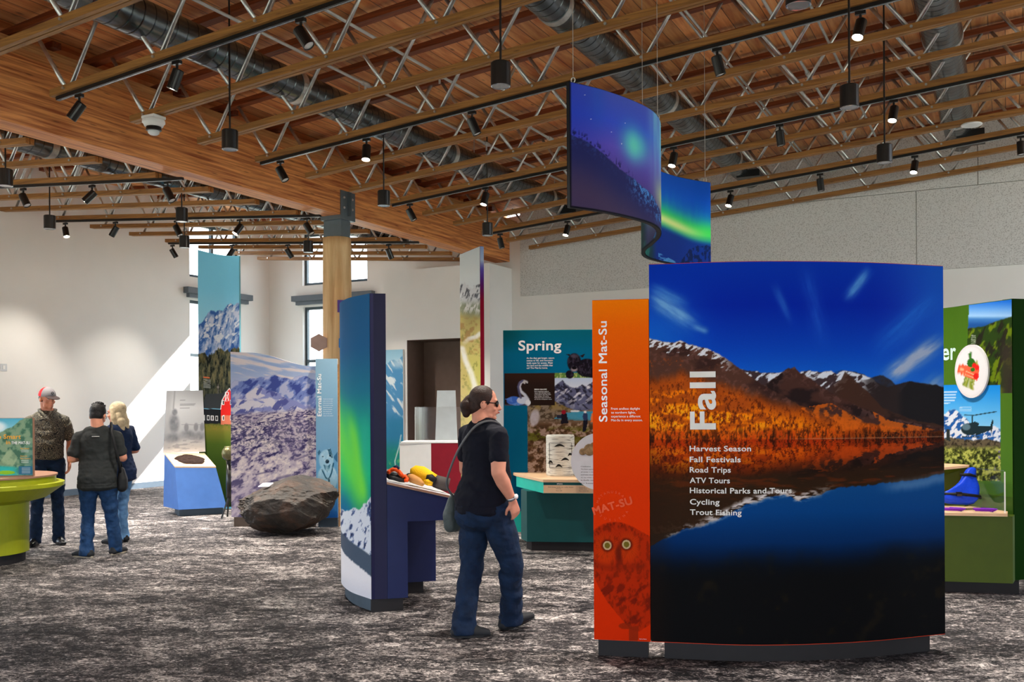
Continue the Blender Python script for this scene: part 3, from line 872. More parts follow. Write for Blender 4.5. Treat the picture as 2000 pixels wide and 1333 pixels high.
# ------------------------------------------------------------------ FALL: the big curved panel
fall = Path([(-1.948, 5.608), (-1.36, 5.80), (-0.82, 6.145), (-0.355, 6.60)])
t = thing('curved_display_panel', 'big curved panel with a blue sky and orange autumn mountains mirrored in a lake', 'display panel', (-1.3, 5.9, 0))
ZF0, ZF1 = 0.105, 2.425
FU = np.linspace(0, 1, 11); FX = [1267, 1329, 1391, 1454, 1516, 1577, 1635, 1691, 1743, 1792, 1841]
def paint_fall(U, V):
    X = np.interp(U, FU, FX); Y = 517 + V * 738
    cv = Cv(X, Y)
    n1 = fbm(X / 130, Y / 130, 1, 4); n2 = fbm(X / 40, Y / 40, 2, 4)
    cv.vgrad([(517, (2, 54, 188)), (600, (0, 38, 178)), (690, (4, 72, 202)), (760, (24, 114, 228))])
    cv.put((20, 110, 225), sm(1420, 1270, X) * sm(520, 660, Y) * 0.75)
    cv.put((20, 100, 215), sm(1700, 1843, X) * 0.7)
    # cirrus
    def streak(x0, y0, x1, y1, w, col, a, seed):
        L = math.hypot(x1 - x0, y1 - y0); dx, dy = (x1 - x0) / L, (y1 - y0) / L
        u = (X - x0) * dx + (Y - y0) * dy; v = -(X - x0) * dy + (Y - y0) * dx
        g = np.exp(-(v / w) ** 2) * sm(-10, L * 0.3, u) * sm(L * 1.05, L * 0.6, u)
        cv.put(col, np.clip(g * a * (0.25 + 1.3 * fbm(u / 40, v / 7, seed, 4)), 0, 1))
    streak(1265, 575, 1365, 645, 16, (110, 170, 235), 1.0, 4)
    streak(1270, 560, 1350, 600, 10, (90, 160, 235), 0.7, 5)
    streak(1355, 640, 1385, 652, 6, (110, 170, 230), 0.8, 6)
    streak(1650, 590, 1700, 525, 9, (90, 160, 235), 0.8, 7)
    streak(1510, 560, 1545, 640, 7, (60, 130, 225), 0.5, 8)
    streak(1570, 520, 1610, 700, 14, (40, 100, 220), 0.5, 9)
    streak(1720, 750, 1850, 655, 15, (165, 182, 214), 1.1, 10)
    streak(1780, 790, 1850, 735, 16, (120, 160, 210), 0.9, 11)
    streak(1700, 700, 1843, 560, 20, (30, 110, 225), 0.7, 12)
    LAKE = 859
    def mountains(cv, X, Y):
        n1 = fbm(X / 60, Y / 30, 21, 5); n3 = fbm(X / 9, Y / 9, 23, 4, .6)
        mk, d = cv.below([(1560, 770), (1590, 728), (1620, 733), (1640, 726), (1680, 733), (1705, 748), (1730, 760), (1772, 748), (1800, 752), (1843, 760)], 2, .15, 31)
        cv.put((44, 38, 44), mk * sm(1600, 1680, X))
        # far snow
        mk, d = cv.below([(1440, 722), (1455, 726), (1490, 731), (1523, 731), (1560, 731), (1578, 727), (1590, 731), (1605, 730), (1620, 728), (1632, 734), (1647, 727), (1665, 731), (1700, 742), (1720, 760)], 2.5, .12, 33)
        mk = mk * sm(1430, 1450, X) * sm(1722, 1700, X)
        snow = sm(-.02, .12, fbm(X / 9 + Y / 7, Y / 16 - X / 22, 35, 4) - .40 - d / 150)
        cv.put((66, 50, 54), mk); cv.put((226, 232, 246), mk * snow)
        # right dark ridges
        mk, d = cv.below([(1690, 745), (1708, 738), (1723, 737), (1740, 748), (1765, 776), (1795, 800), (1843, 818)], 2, .12, 37); mk *= sm(1670, 1700, X)
        cv.put((46, 36, 36), mk * (0.7 + .3 * n3)); 
        mk, d = cv.below([(1755, 770), (1773, 748), (1790, 752), (1810, 756), (1825, 754), (1843, 762)], 2, .15, 38); mk *= sm(1745, 1765, X)
        cv.put((30, 27, 31), mk)
        mk, d = cv.below([(1610, 765), (1640, 744), (1648, 730), (1665, 745), (1690, 768), (1720, 800), (1780, 825), (1843, 838)], 3, .1, 39); mk *= sm(1600, 1640, X)
        cv.put((70, 44, 34), mk * 0.9); cv.put((34, 24, 24), mk * sm(.5, .62, n1) * .8)
        # dark middle peak
        mk, d = cv.below([(1490, 756), (1518, 737), (1538, 722), (1550, 722), (1562, 733), (1580, 742), (1600, 758), (1630, 775), (1680, 800), (1740, 822), (1843, 842)], 2.5, .12, 41); mk *= sm(1480, 1500, X)
        cv.put((74, 46, 40), mk); cv.put((40, 27, 28), mk * sm(.46, .6, n1)); cv.put((120, 84, 78), mk * sm(30, 0, d) * sm(.5, .6, n3) * .5)
        # left brown mountain with snow crest
        rl = [(1262, 660), (1275, 664), (1290, 667), (1315, 672), (1328, 666), (1345, 675), (1380, 684), (1405, 696), (1430, 712), (1460, 736), (1490, 757), (1520, 772), (1560, 795), (1620, 812), (1700, 832), (1800, 846), (1843, 850)]
        mk, d = cv.below(rl, 3, .12, 43)
        cv.put((86, 54, 44), mk); cv.put((52, 32, 30), mk * sm(.45, .62, n1) * .8); cv.put((140, 92, 84), mk * sm(.55, .7, n3) * .35 * sm(120, 20, d))
        snow = sm(0, .1, fbm(X / 6 + Y / 5, Y / 6, 45, 4) - .32 - d / 52) * sm(1440, 1395, X)
        cv.put((232, 234, 244), mk * snow)
        # orange forest
        ft = [(1262, 742), (1330, 726), (1400, 752), (1470, 775), (1520, 785), (1560, 800), (1600, 818), (1640, 826), (1700, 826), (1843, 836)]
        fo, df = cv.below(ft, 16, .03, 47, soft=14)
        fo = fo * mk
        k = fbm(X / 3.4, Y / 7.0, 49, 5, .7)
        big = fbm(X / 45, Y / 16, 51, 4)
        cv.put((204, 84, 12), fo * .8)
        cv.put((255, 128, 4), fo * sm(.42, .56, k) * sm(.30, .5, big) * sm(0, 40, df))
        cv.put((255, 176, 22), fo * sm(.5, .62, k) * sm(.42, .58, big) * sm(15, 70, df) * sm(1760, 1500, X))
        cv.put((84, 32, 10), fo * sm(.46, .34, k) * .75)
        cv.put((190, 82, 18), mk * (1 - fo) * sm(.56, .66, k) * sm(.48, .6, big) * sm(14, 50, d) * .8)
        cv.put((206, 62, 14), fo * sm(830, 852, Y) * sm(.42, .6, k) * .8)
        cv.put((30, 14, 8), fo * sm(.5, .66, fbm(X / 3.5, Y / 20, 53, 3)) * sm(825, 852, Y) * .65)
        # bare orange slopes between the ridges on the right
        for pl in ([(1560, 800), (1620, 790), (1700, 836), (1640, 846)], [(1700, 806), (1735, 826), (1830, 846), (1720, 848)]):
            cv.put((226, 104, 22), cv.poly(pl) * sm(.35, .55, n3) * .8)
        cv.put((24, 16, 14), sm(838, 852, Y) * sm(1600, 1720, X) * sm(.4, .6, k) * .8)
    mountains(cv, X, Y)
    # the lake mirrors it, darker
    Xr = X + 6 * (fbm(X / 30, Y / 2.2, 61, 3) - .5); Yr = LAKE - (Y - LAKE) * 1.05 + 10 * (fbm(X / 12, Y / 2.5, 63, 3) - .5)
    r = Cv(Xr, Yr)
    r.vgrad([(517, (0, 10, 28)), (600, (0, 40, 96)), (660, (2, 70, 150)), (760, (8, 60, 130))])
    mountains(r, Xr, Yr)
    sky = r.c
    dark = 1 - 0.45 * sm(880, 940, Y)
    warm = sky * np.array([.86, .66, .55]) * dark[..., None]
    refl = warm
    # dark brown body of the reflected mountain, blue water below its mirrored crest
    edge = [(1262, 1075), (1290, 1056), (1330, 1036), (1380, 1022), (1420, 1004), (1455, 984), (1490, 972), (1530, 966), (1555, 978), (1580, 972), (1610, 960), (1660, 952), (1720, 950), (1780, 944), (1843, 934)]
    mk = sm(LAKE - .5, LAKE + 1.5, Y)
    cv.c = cv.c * (1 - mk[..., None]) + refl * mk[..., None]
    body = sm(905, 950, Y + 26 * (fbm(X / 50, Y / 12, 65, 4) - .5) - (X - 1270) * -.02) * mk
    cv.put((48, 30, 16), body * .88)
    cv.put((110, 42, 10), body * sm(.52, .72, fbm(X / 34, Y / 5, 66, 4)) * .55 * sm(1000, 930, Y))
    wk, dw = cv.below(edge, 5, .06, 67)
    wk *= mk
    cv.vgrad([(930, (14, 74, 136)), (1000, (2, 62, 128)), (1060, (0, 40, 92)), (1110, (2, 16, 38)), (1160, (4, 6, 12)), (1255, (5, 5, 6))], wk)
    lit = sm(14, 0, np.abs(dw + 5)) * sm(1330, 1400, X) * sm(1640, 1560, X) * mk
    cv.put((214, 206, 206), lit * sm(.42, .6, fbm(X / 14, Y / 4, 69, 4)))
    cv.put((150, 140, 140), sm(9, 0, np.abs(dw + 3)) * sm(1290, 1310, X) * sm(1400, 1370, X) * sm(.45, .6, fbm(X / 9, Y / 5, 70, 3)) * .8 * mk)
    cv.put((120, 150, 190), sm(18, 0, np.abs(dw - 8)) * sm(1700, 1760, X) * .5 * mk)
    low = sm(1060, 1140, Y + (X - 1500) * .04 + 30 * (fbm(X / 60, Y / 60, 72, 3) - .5))
    cv.put((9, 9, 11), low * .97)
    cv.put((36, 28, 14), low * sm(.62, .8, fbm(X / 30, Y / 30, 73, 5)) * .5)
    cv.put((40, 20, 10), sm(1320, 1270, X) * sm(870, 900, Y) * .3)
    cv.put((200, 150, 120), np.exp(-((Y - LAKE) / 1.0) ** 2) * sm(1500, 1600, X) * .5)
    return cv.c
slab('body', fall, ZF0, ZF1, 0.10, mat('orange_red_edge', (196, 50, 8), 0.5), t)
graphic('graphic', fall, ZF0 + .004, ZF1 - .003, paint_fall, t, 440, 560)
slab('plinth', fall, 0.0, ZF0, 0.16, M['plinth'], t, 0.08, fall.L - 0.09, front=-0.03)
fx = lambda x: float(np.interp(x, FX, FU)) * fall.L
fz = lambda y: ZF1 - (y - 517) / 738 * (ZF1 - ZF0)
kx = fall.L / 573 * .925; kz = (ZF1 - ZF0) / 738
lettering(fall, [('Fall', fx(1394), fz(840), 112 * kz, 50 * kx, True, 0.022)], M['letter_grey'], t)
rows = []
for st, y, w in [('Harvest Season', 882, 118), ('Fall Festivals', 903, 98), ('Road Trips', 923, 79), ('ATV Tours', 943.5, 77), ('Historical Parks and Tours', 963, 197), ('Cycling', 985, 57), ('Trout Fishing', 1005, 99)]:
    rows.append((st, fx(1344.5), fz(y), w * kx, 10.8 * kz, False, 0.017))
lettering(fall, rows, M['letter_grey'], t, name='lettering')

# ------------------------------------------------------------------ orange panel with the owl
orp = Path([(-2.285, 5.512), (-1.951, 5.607)], 30)
t = thing('title_panel', 'narrow flat orange panel with a faded owl, attached beside the autumn lake panel', 'display panel', (-2.1, 5.56, 0))
ZO0, ZO1 = 0.105, 2.213
def paint_owl(U, V):
    X = 1156 + U * 113 + V * 6.5; Y = 585 + V * 667
    Xo = 1163 + U * 112
    cv = Cv(Xo, Y)
    cv.vgrad([(585, (255, 128, 0)), (640, (250, 104, 0)), (760, (240, 80, 0)), (950, (218, 52, 0)), (1250, (198, 40, 0))])
    f = fbm(Xo / 5, Y / 9, 5, 4, .6)
    head = cv.ell(1207, 1068, 56, 47, soft=.04)
    body = cv.poly([(1158, 1070), (1160, 1120), (1172, 1148), (1190, 1178), (1212, 1204), (1232, 1226), (1240, 1232), (1252, 1234), (1280, 1215), (1280, 1050), (1240, 1028)])
    cv.put((150, 32, 4), np.maximum(head, body) * .62)
    cv.put((104, 24, 4), np.maximum(head, body) * sm(.5, .66, f) * .55)
    cv.put((220, 70, 6), (cv.ell(1187, 1075, 22, 28, soft=.5) + cv.ell(1232, 1070, 20, 26, soft=.5)) * .45)
    cv.put((110, 26, 6), cv.line([(1158, 1104), (1190, 1110), (1225, 1110), (1262, 1104)], 12, soft=.95) * .4)
    ray = np.sin(np.arctan2(Y - 1068, Xo - 1190.5) * 34) * sm(40, 12, np.hypot(Xo - 1190.5, Y - 1067)) + np.sin(np.arctan2(Y - 1064, Xo - 1228.5) * 34) * sm(40, 12, np.hypot(Xo - 1228.5, Y - 1064))
    cv.put((120, 28, 4), head * np.clip(ray, 0, 1) * .35)
    cv.put((96, 22, 4), head * sm(1040, 1024, Y) * sm(.45, .6, fbm(Xo / 2, Y / 5, 6, 3)) * .6)
    cv.put((86, 16, 6), body * sm(.52, .66, fbm((Xo + Y) / 14, (Y - Xo) / 34, 9, 4)) * sm(1112, 1150, Y) * .6)
    cv.put((80, 18, 8), cv.ell(1213, 1084, 6, 20, soft=.6) * .7)
    for ex in (1190.5, 1228.5):
        ey = 1067 if ex < 1200 else 1064
        cv.ell(ex, ey, 12, 12, (70, 14, 4), .8, soft=.3); cv.ell(ex, ey, 8.5, 8.8, (196, 168, 126)); cv.ell(ex, ey, 5.6, 5.8, (106, 92, 30)); 
    cv.ell(1225, 1224, 13, 6, (134, 34, 6), .8); cv.poly([(1232, 1226), (1252, 1222), (1250, 1255), (1232, 1255)], (130, 34, 8), .8)
    cv.put((235, 70, 4), sm(1160, 1163.6, Xo) * 0)
    return cv.c
slab('body', orp, ZO0, ZO1, 0.09, mat('orange_edge', (200, 56, 6), 0.5), t)
graphic('graphic', orp, ZO0 + .003, ZO1 - .003, paint_owl, t, 110, 520)
slab('plinth', orp, 0, ZO0, 0.12, M['plinth'], t, 0.022, orp.L - 0.018, front=-0.03)
ox = lambda x, y: (x - (1156 + (y - 587) / 665 * 7)) / 112 * orp.L
oz = lambda y: ZO1 - (y - 585) / 667 * (ZO1 - ZO0)
okx = orp.L / 112; okz = (ZO1 - ZO0) / 667
lettering(orp, [('Seasonal Mat-Su', ox(1187, 800), oz(824), 197 * okz, 17 * okx, True, 0.012)], M['letter_white'], t)
lettering(orp, [(s, ox(1195, 800), oz(y), None, 4.6 * okz, False, 0.008) for s, y in [('From endless daylight', 800.5), ('to northern lights,', 808), ('experience a different', 815.5), ('Mat-Su in every season.', 823)]], M['letter_white'], t)
M['letter_faded'] = mat('faded_lettering', (226, 84, 40), 0.5)
# faded round emblem, tilted
vs = []; fs = []
def add_txt(st, cx, cz, ang, h, bold, widen=1.0):
    v, f, tw, th = text_flat(st, bold); k = h / .73
    x = (v[:, 0] - tw / 2) * k * widen; y = v[:, 1] * k - h / 2
    a = math.radians(ang); S = cx + x * math.cos(a) - y * math.sin(a); Z = cz + x * math.sin(a) + y * math.cos(a)
    XY = orp.at(S, .0055 + v[:, 2]); n = len(vs)
    vs.extend([(p[0], p[1], c) for p, c in zip(XY, Z)]); fs.extend([tuple(i + n for i in q) for q in f])
ecx, ecz = ox(1198, 988), oz(988)
add_txt('MAT-SU', ecx, ecz, 17, 0.048, 0.03, 1.05)
for word, a0, a1, rr, flip in (('MATANUSKA', 165, 45, .093, 1), ('SUSITNA', 225, 335, .098, -1)):
    for i, ch in enumerate(word):
        a = math.radians(a0 + (a1 - a0) * i / (len(word) - 1))
        add_txt(ch, ecx + rr * math.cos(a), ecz + rr * .92 * math.sin(a), math.degrees(a) - 90 * flip, 0.016, 0.0)
mesh_obj('emblem', vs, fs, M['letter_faded'], t)
lettering(orp, [('Seasonal Mat-Su', ox(1253, 1250), oz(1247.5), 14 * okx, 1.5 * okz, False, 0.0)], M['letter_white'], t)

# ------------------------------------------------------------------ hanging aurora ribbon
rib = Path([(-2.628, 5.959), (-2.50, 6.20), (-2.40, 6.50), (-2.345, 6.805), (-2.372, 7.095), (-2.473, 7.39), (-2.639, 7.698), (-2.82, 8.02), (-2.915, 8.40), (-2.86, 8.80), (-2.75, 9.10), (-2.604, 9.348)], 160)
t = thing('hanging_banner', 'S-curved fabric banner with northern lights hanging on wires above the autumn lake panel', 'banner', (-2.5, 7.5, 2.9))
def paint_rib(U, V):
    """first fold reads as a night hillside, the last fold as a green arc of aurora"""
    s = U * rib.L
    def pxs(u): return np.interp(u, [0, .1, .19, .28, .36, .45, .52, .6, .68, .78, .88, 1.0], [0, 60, 120, 160, 178, 186, 196, 206, 216, 236, 262, 300])
    X = pxs(U) * 1.0; Y = V * 250
    cv = Cv(X, Y)
    n = fbm(X / 60, Y / 60, 81, 4)
    cv.vgrad([(0, (72, 92, 200)), (60, (56, 86, 224)), (110, (96, 84, 206)), (170, (84, 70, 160)), (250, (70, 62, 110))])
    cv.put((40, 64, 196), sm(70, 0, X) * .6)
    gl = np.exp(-((X - 112) / 26) ** 2 - ((Y - 92) / 34) ** 2)
    cv.put((70, 190, 226), gl * .95); cv.put((110, 232, 214), np.exp(-((X - 112) / 18) ** 2 - ((Y - 96) / 26) ** 2) * .85)
    rays = sm(130, 175, X) * sm(210, 188, X) * (0.35 + .9 * fbm(X / 6, Y / 120, 83, 3))
    cv.put((130, 220, 236), np.clip(rays * sm(250, 20, Y) * 1.2, 0, 1) * .9)
    cv.put((206, 240, 160), np.exp(-((X - 178) / 18) ** 2 - ((Y - 176) / 34) ** 2) * .8)
    cv.put((40, 96, 210), np.exp(-((X - 40) / 12) ** 2) * sm(130, 20, Y) * .35)
    mk, d = cv.below([(0, 104), (20, 112), (40, 124), (60, 140), (80, 155), (110, 165), (130, 176), (150, 186), (168, 205), (182, 235), (190, 250)], 4, .1, 85)
    mk *= sm(192, 184, X)
    cv.put((38, 44, 104), mk); cv.put((70, 60, 98), mk * sm(20, 110, d))
    twig = fbm(X / 2.6, Y / 7, 86, 4, .7)
    cv.put((74, 146, 228), mk * sm(.47, .62, twig) * sm(60, 4, d) * sm(84, 128, X) * .95)
    cv.put((12, 18, 50), sm(-22, 0, d) * sm(0, -3, d) * sm(.56, .66, fbm(X / 2.2, Y / 9, 87, 3)) * sm(120, 80, X) * .9)
    cv.put((60, 110, 200), mk * sm(.5, .7, twig) * sm(30, 4, d) * sm(100, 30, X) * .3)
    for sx, sy in ((22, 20), (64, 82), (84, 100), (92, 54), (30, 66)): cv.ell(sx, sy, .8, .8, (235, 240, 255))
    # hidden fold, dark green
    mid = sm(196, 204, X) * sm(240, 228, X)
    cv.put((22, 60, 66), mid * .9); cv.put((60, 190, 150), mid * sm(.5, .7, fbm(X / 10, Y / 30, 88, 3)) * .4)
    # last fold: arc of aurora
    last = sm(226, 236, X)
    q = Cv(X, Y)
    q.vgrad([(0, (8, 78, 186)), (60, (8, 84, 210)), (130, (12, 84, 206)), (250, (14, 66, 164))])
    arc = 138 + (X - 236) * .30 + 5 * np.sin(X / 14)
    up = Y - arc
    q.put((30, 200, 190), np.exp(-(np.minimum(up, 0) / 60) ** 2) * (up < 0) * .75 * (.6 + .7 * fbm(X / 4, Y / 60, 89, 3)))
    q.put((60, 224, 96), np.exp(-((up + 10) / 30) ** 2)); q.put((232, 250, 160), np.exp(-((up + 5) / 14) ** 2) * sm(306, 256, X) * .95)
    q.put((14, 48, 140), sm(10, 30, up) * .9)
    tr, dt = q.below([(230, 250), (260, 240), (275, 205), (285, 190), (300, 180)], 10, .2, 90)
    q.put((12, 30, 76), tr * sm(.42, .55, fbm(X / 2, Y / 10, 91, 3)) * .85)
    q.put((90, 170, 235), q.poly([(236, 226), (244, 232), (256, 240), (262, 250), (236, 250)]) * sm(.4, .6, fbm(X / 5, Y / 5, 92, 3)) * .8)
    cv.c = cv.c * (1 - last[..., None]) + q.c * last[..., None]
    edge = np.maximum(sm(.985, .992, V), np.maximum(sm(.004, .001, V), sm(.004, .001, U)))
    cv.put((10, 12, 26), edge * .95)
    return cv.c
ZR0, ZR1 = 2.905, 3.76
slab('frame', rib, ZR0, ZR1, 0.03, mat('banner_edge', (12, 14, 24), 0.5), t, n=140)
graphic('graphic', rib, ZR0 + .002, ZR1 - .002, paint_rib, t, 420, 190)
def paint_rib_back(U, V): return paint_rib(U, V) * np.array([.8, .95, .9])
g2 = graphic('graphic', rib, ZR0 + .002, ZR1 - .002, paint_rib_back, t, 220, 90, off=-0.033)
for u in (0.012, 0.33, 0.62, 0.985):
    p = rib.at(u * rib.L, -.015); x, y = float(p[0]), float(p[1])
    MB().tube([(x, y, ZR1 + .05), (x, y, deck_z(x))], 0.0028, 6).build('suspension_wire', M['steel'], t)
    MB().tube([(x + .014 * math.cos(a), y, ZR1 + .022 + .018 * math.sin(a)) for a in np.linspace(-1.4, 4.6, 14)], 0.004, 6).build('eye_ring', M['steel'], t)
# ------------------------------------------------------------------ navy aurora panel and console
nav = Path([(-5.16, 6.80), (-4.913, 6.404), (-4.60, 6.11), (-4.268, 5.93)])
t = thing('aurora_console', 'tall curved green aurora panel with a navy console desk behind it', 'exhibit', (-4.4, 6.3, 0))
ZN0, ZN1 = 0.10, 2.415
ncut = lambda U, V: 1 - (1 - U) * (0.945 + 0.055 * (2 * V - 1.0) ** 2)
def paint_nav(U, V):
    W = 1 - (1 - U) * 1.0
    X = np.interp(U, [0, .3, .4, .5, .6, .7, .8, .9, 1], [650, 660, 664, 668, 673.5, 682, 693, 708, 726]); Y = 580 + V * 592
    cv = Cv(X, Y)
    cv.vgrad([(580, (8, 84, 136)), (680, (0, 88, 142)), (770, (0, 116, 146)), (840, (8, 164, 140)), (930, (16, 188, 132)), (985, (10, 136, 146)), (1010, (4, 98, 154))])
    b = 845 + (X - 672) * 2.6
    g = np.exp(-((Y - b - 40) / 70) ** 2) * sm(735, 690, X)
    cv.put((110, 222, 70), np.clip(g, 0, 1) * .85)
    g = np.exp(-((X - (690 + (Y - 860) * .16)) / 11) ** 2) * sm(780, 860, Y) * sm(1000, 960, Y)
    cv.put((128, 230, 66), g * .8)
    cv.put((40, 180, 150), np.exp(-((X - 712) / 9) ** 2) * sm(800, 850, Y) * sm(960, 900, Y) * .6)
    cv.put((8, 110, 150), sm(965, 1000, Y) * sm(690, 668, X) * .5)
    mk, d = cv.below([(640, 1030), (666, 1015), (680, 1008), (692, 1000), (700, 1002), (708, 990), (716, 986), (722, 978), (730, 970)], 5, .2, 93)
    cv.put((214, 220, 230), mk)
    k = fbm((X + Y * .3) / 6, Y / 16, 95, 4, .6)
    cv.put((70, 92, 140), mk * sm(.52, .62, k)); cv.put((40, 50, 80), mk * sm(.62, .72, k))
    w = 1062 + (X - 668) * .42
    cv.put((74, 88, 106), sm(0, 4, Y - w))
    cv.put((232, 230, 234), sm(0, 3, Y - (1098 + (X - 668) * .5 + 5 * (fbm(X / 3, Y * 0, 97, 4) - .5))))
    cv.put((196, 200, 214), sm(1130, 1172, Y) * .5)
    return cv.c
slab('panel_body', nav, ZN0, ZN1, 0.09, M['navy_dark'], t, n=40, ucut=ncut)
graphic('graphic', nav, ZN0 + .002, ZN1 - .002, paint_nav, t, 110, 330, ucut=ncut)
slab('plinth', nav, 0, ZN0, 0.13, M['plinth_blue'], t, 0.06, nav.L - 0.012, front=-0.028)
# console: side end panel, sloping top, inset knee part
e0 = np.array([-4.268, 5.93]); ed = np.array([-4.066, 6.111]) - e0; ed /= np.hypot(*ed)      # along the side we see
en = np.array([-ed[1], ed[0]])                                                              # away from us
def CP(a, b): return tuple(e0 + ed * a + en * b)
MB().prism([CP(0.0, .012), CP(.118, .0), CP(.118, .5), CP(0, .35)], ZN0, ZN1).build('end_post', M['navy_dark'], t)
def con(a0, a1, b0, b1, zb, zt0, zt1):
    pl = [CP(a0, b0), CP(a1, b0), CP(a1, b1), CP(a0, b1)]
    return MB().hexa([(x, y, zb) for x, y in pl], [(pl[0][0], pl[0][1], zt0), (pl[1][0], pl[1][1], zt1), (pl[2][0], pl[2][1], zt1), (pl[3][0], pl[3][1], zt0)])
con(.12, .275, .0, .9, ZN0, .965, .925).build('end_panel', M['navy'], t)
con(.275, .62, .0, .9, .68, .925, .845).build('drawer_box', M['navy'], t)
con(.275, .60, .62, .9, ZN0, .68, .68).build('knee_panel', M['navy'], t)
con(.12, .635, -.012, .91, .966, .966, .846)
pl = [CP(.12, -.012), CP(.635, -.012), CP(.635, .91), CP(.12, .91)]
zt = [.968, .842, .842, .968]
MB().hexa([(x, y, z) for (x, y), z in zip(pl, zt)], [(x, y, z + .02) for (x, y), z in zip(pl, zt)]).build('sloped_top', mat('white_graphic_top', (206, 206, 210), 0.4), t)
MB().hexa([(x, y, z + .001) for (x, y), z in zip([CP(.118, -.016), CP(.637, -.016), CP(.637, -.0125), CP(.118, -.0125)], [.968, .842, .842, .968])],
          [(x, y, z + .019) for (x, y), z in zip([CP(.118, -.016), CP(.637, -.016), CP(.637, -.0125), CP(.118, -.0125)], [.968, .842, .842, .968])]).build('top_edge', M['maple_edge'], t)
MB().prism([CP(.0, .01), CP(.24, .02), CP(.24, .6), CP(.0, .4)], 0, ZN0).build('plinth', M['plinth'], t)
MB().prism([CP(.3, .66), CP(.5, .66), CP(.5, .88), CP(.3, .88)], 0, ZN0).build('plinth', M['plinth'], t)
def on_top(a, b, dz=0.0):
    x, y = CP(a, b); z = .998 + (.872 - .998) * (a - .12) / .515 + dz
    return Vector((x, y, z))
# things lying on the console
M['orange_webbing'] = mat('orange_webbing', (238, 82, 20), 0.55, bump=.3, bscale=200)
M['black_webbing'] = mat('black_webbing', (22, 22, 24), 0.6)
h = thing('dog_harness', 'orange and black padded dog harness lying on the navy console', 'harness', on_top(.2, .2))
MB().tube([on_top(.142 + .011 * i, .1 + .01 * math.sin(i), .055 + .04 * math.sin(i / 10 * math.pi)) for i in range(11)], 0.016, 10).build('handle', M['orange_webbing'], h, smooth=True)
MB().tube([on_top(.25, .1, .05), on_top(.275, .12, .06), on_top(.29, .1, .04), on_top(.288, .09, .028), on_top(.27, .1, .024)], 0.014, 10).build('strap', M['orange_webbing'], h, smooth=True)
MB().tube([on_top(.16 + .0125 * i, .16 + .02 * math.sin(i * 1.3), .036) for i in range(10)], 0.03, 10).build('padding', M['black_webbing'], h, smooth=True)
MB().tube([on_top(.142, .06, .024), on_top(.18, .05, .026), on_top(.23, .08, .02), on_top(.27, .12, .022)], 0.016, 8).build('strap', M['black_webbing'], h, smooth=True)
MB().tube([on_top(.19, .1, .10), on_top(.205, .1, .115), on_top(.22, .1, .10)], 0.018, 8).build('handle_grip', M['navy_dark'], h, smooth=True)
bt_ = thing('dog_bootie', 'tan suede dog bootie between the harness and the yellow mitten', 'bootie', on_top(.3, .2))
MB().tube([on_top(.32, .20, .05), on_top(.34, .16, .05), on_top(.375, .10, .042), on_top(.405, .06, .026)], [.03, .034, .03, .016], 14).build('bootie', mat('tan_suede', (196, 142, 84), 0.8), bt_, smooth=True)
MB().tube([on_top(.314, .212, .052), on_top(.32, .2, .05)], .034, 14).build('cuff', M['black_webbing'], bt_, smooth=True)
mi = thing('mitten', 'yellow mitten with black grip and grey cuff lying on the navy console', 'mitten', on_top(.45, .2))
M['yellow'] = mat('yellow_fleece', (244, 190, 24), 0.75, bump=.4, bscale=150)
MB().tube([on_top(.34, .27, .10), on_top(.37, .26, .105), on_top(.42, .235, .10), on_top(.47, .22, .085), on_top(.52, .2, .07)], [.022, .05, .062, .056, .05], 18).build('palm', M['yellow'], mi, smooth=True)
MB().tube([on_top(.43, .15, .045), on_top(.455, .14, .05), on_top(.485, .15, .055)], [.018, .028, .03], 12).build('thumb', M['yellow'], mi, smooth=True)
MB().tube([on_top(.45, .165, .075), on_top(.48, .155, .078), on_top(.515, .15, .065)], [.03, .04, .03], 14).build('grip_patch', M['black_webbing'], mi, smooth=True)
MB().tube([on_top(.52, .2, .068), on_top(.56, .19, .064), on_top(.63, .18, .062)], [.05, .053, .054], 18).build('cuff', mat('grey_cuff', (74, 68, 66), 0.8), mi, smooth=True)
o = MB().tube([(-3.95 + .02 * math.sin(i * .9) + .035 * i, 6.55 + .09 * math.sin(i * .55) + .02 * i, .006) for i in range(12)], .005, 6).build('floor_cable', M['black'], smooth=True)
tag(o, 'thin black cable looping on the carpet in front of the navy console', 'cable')

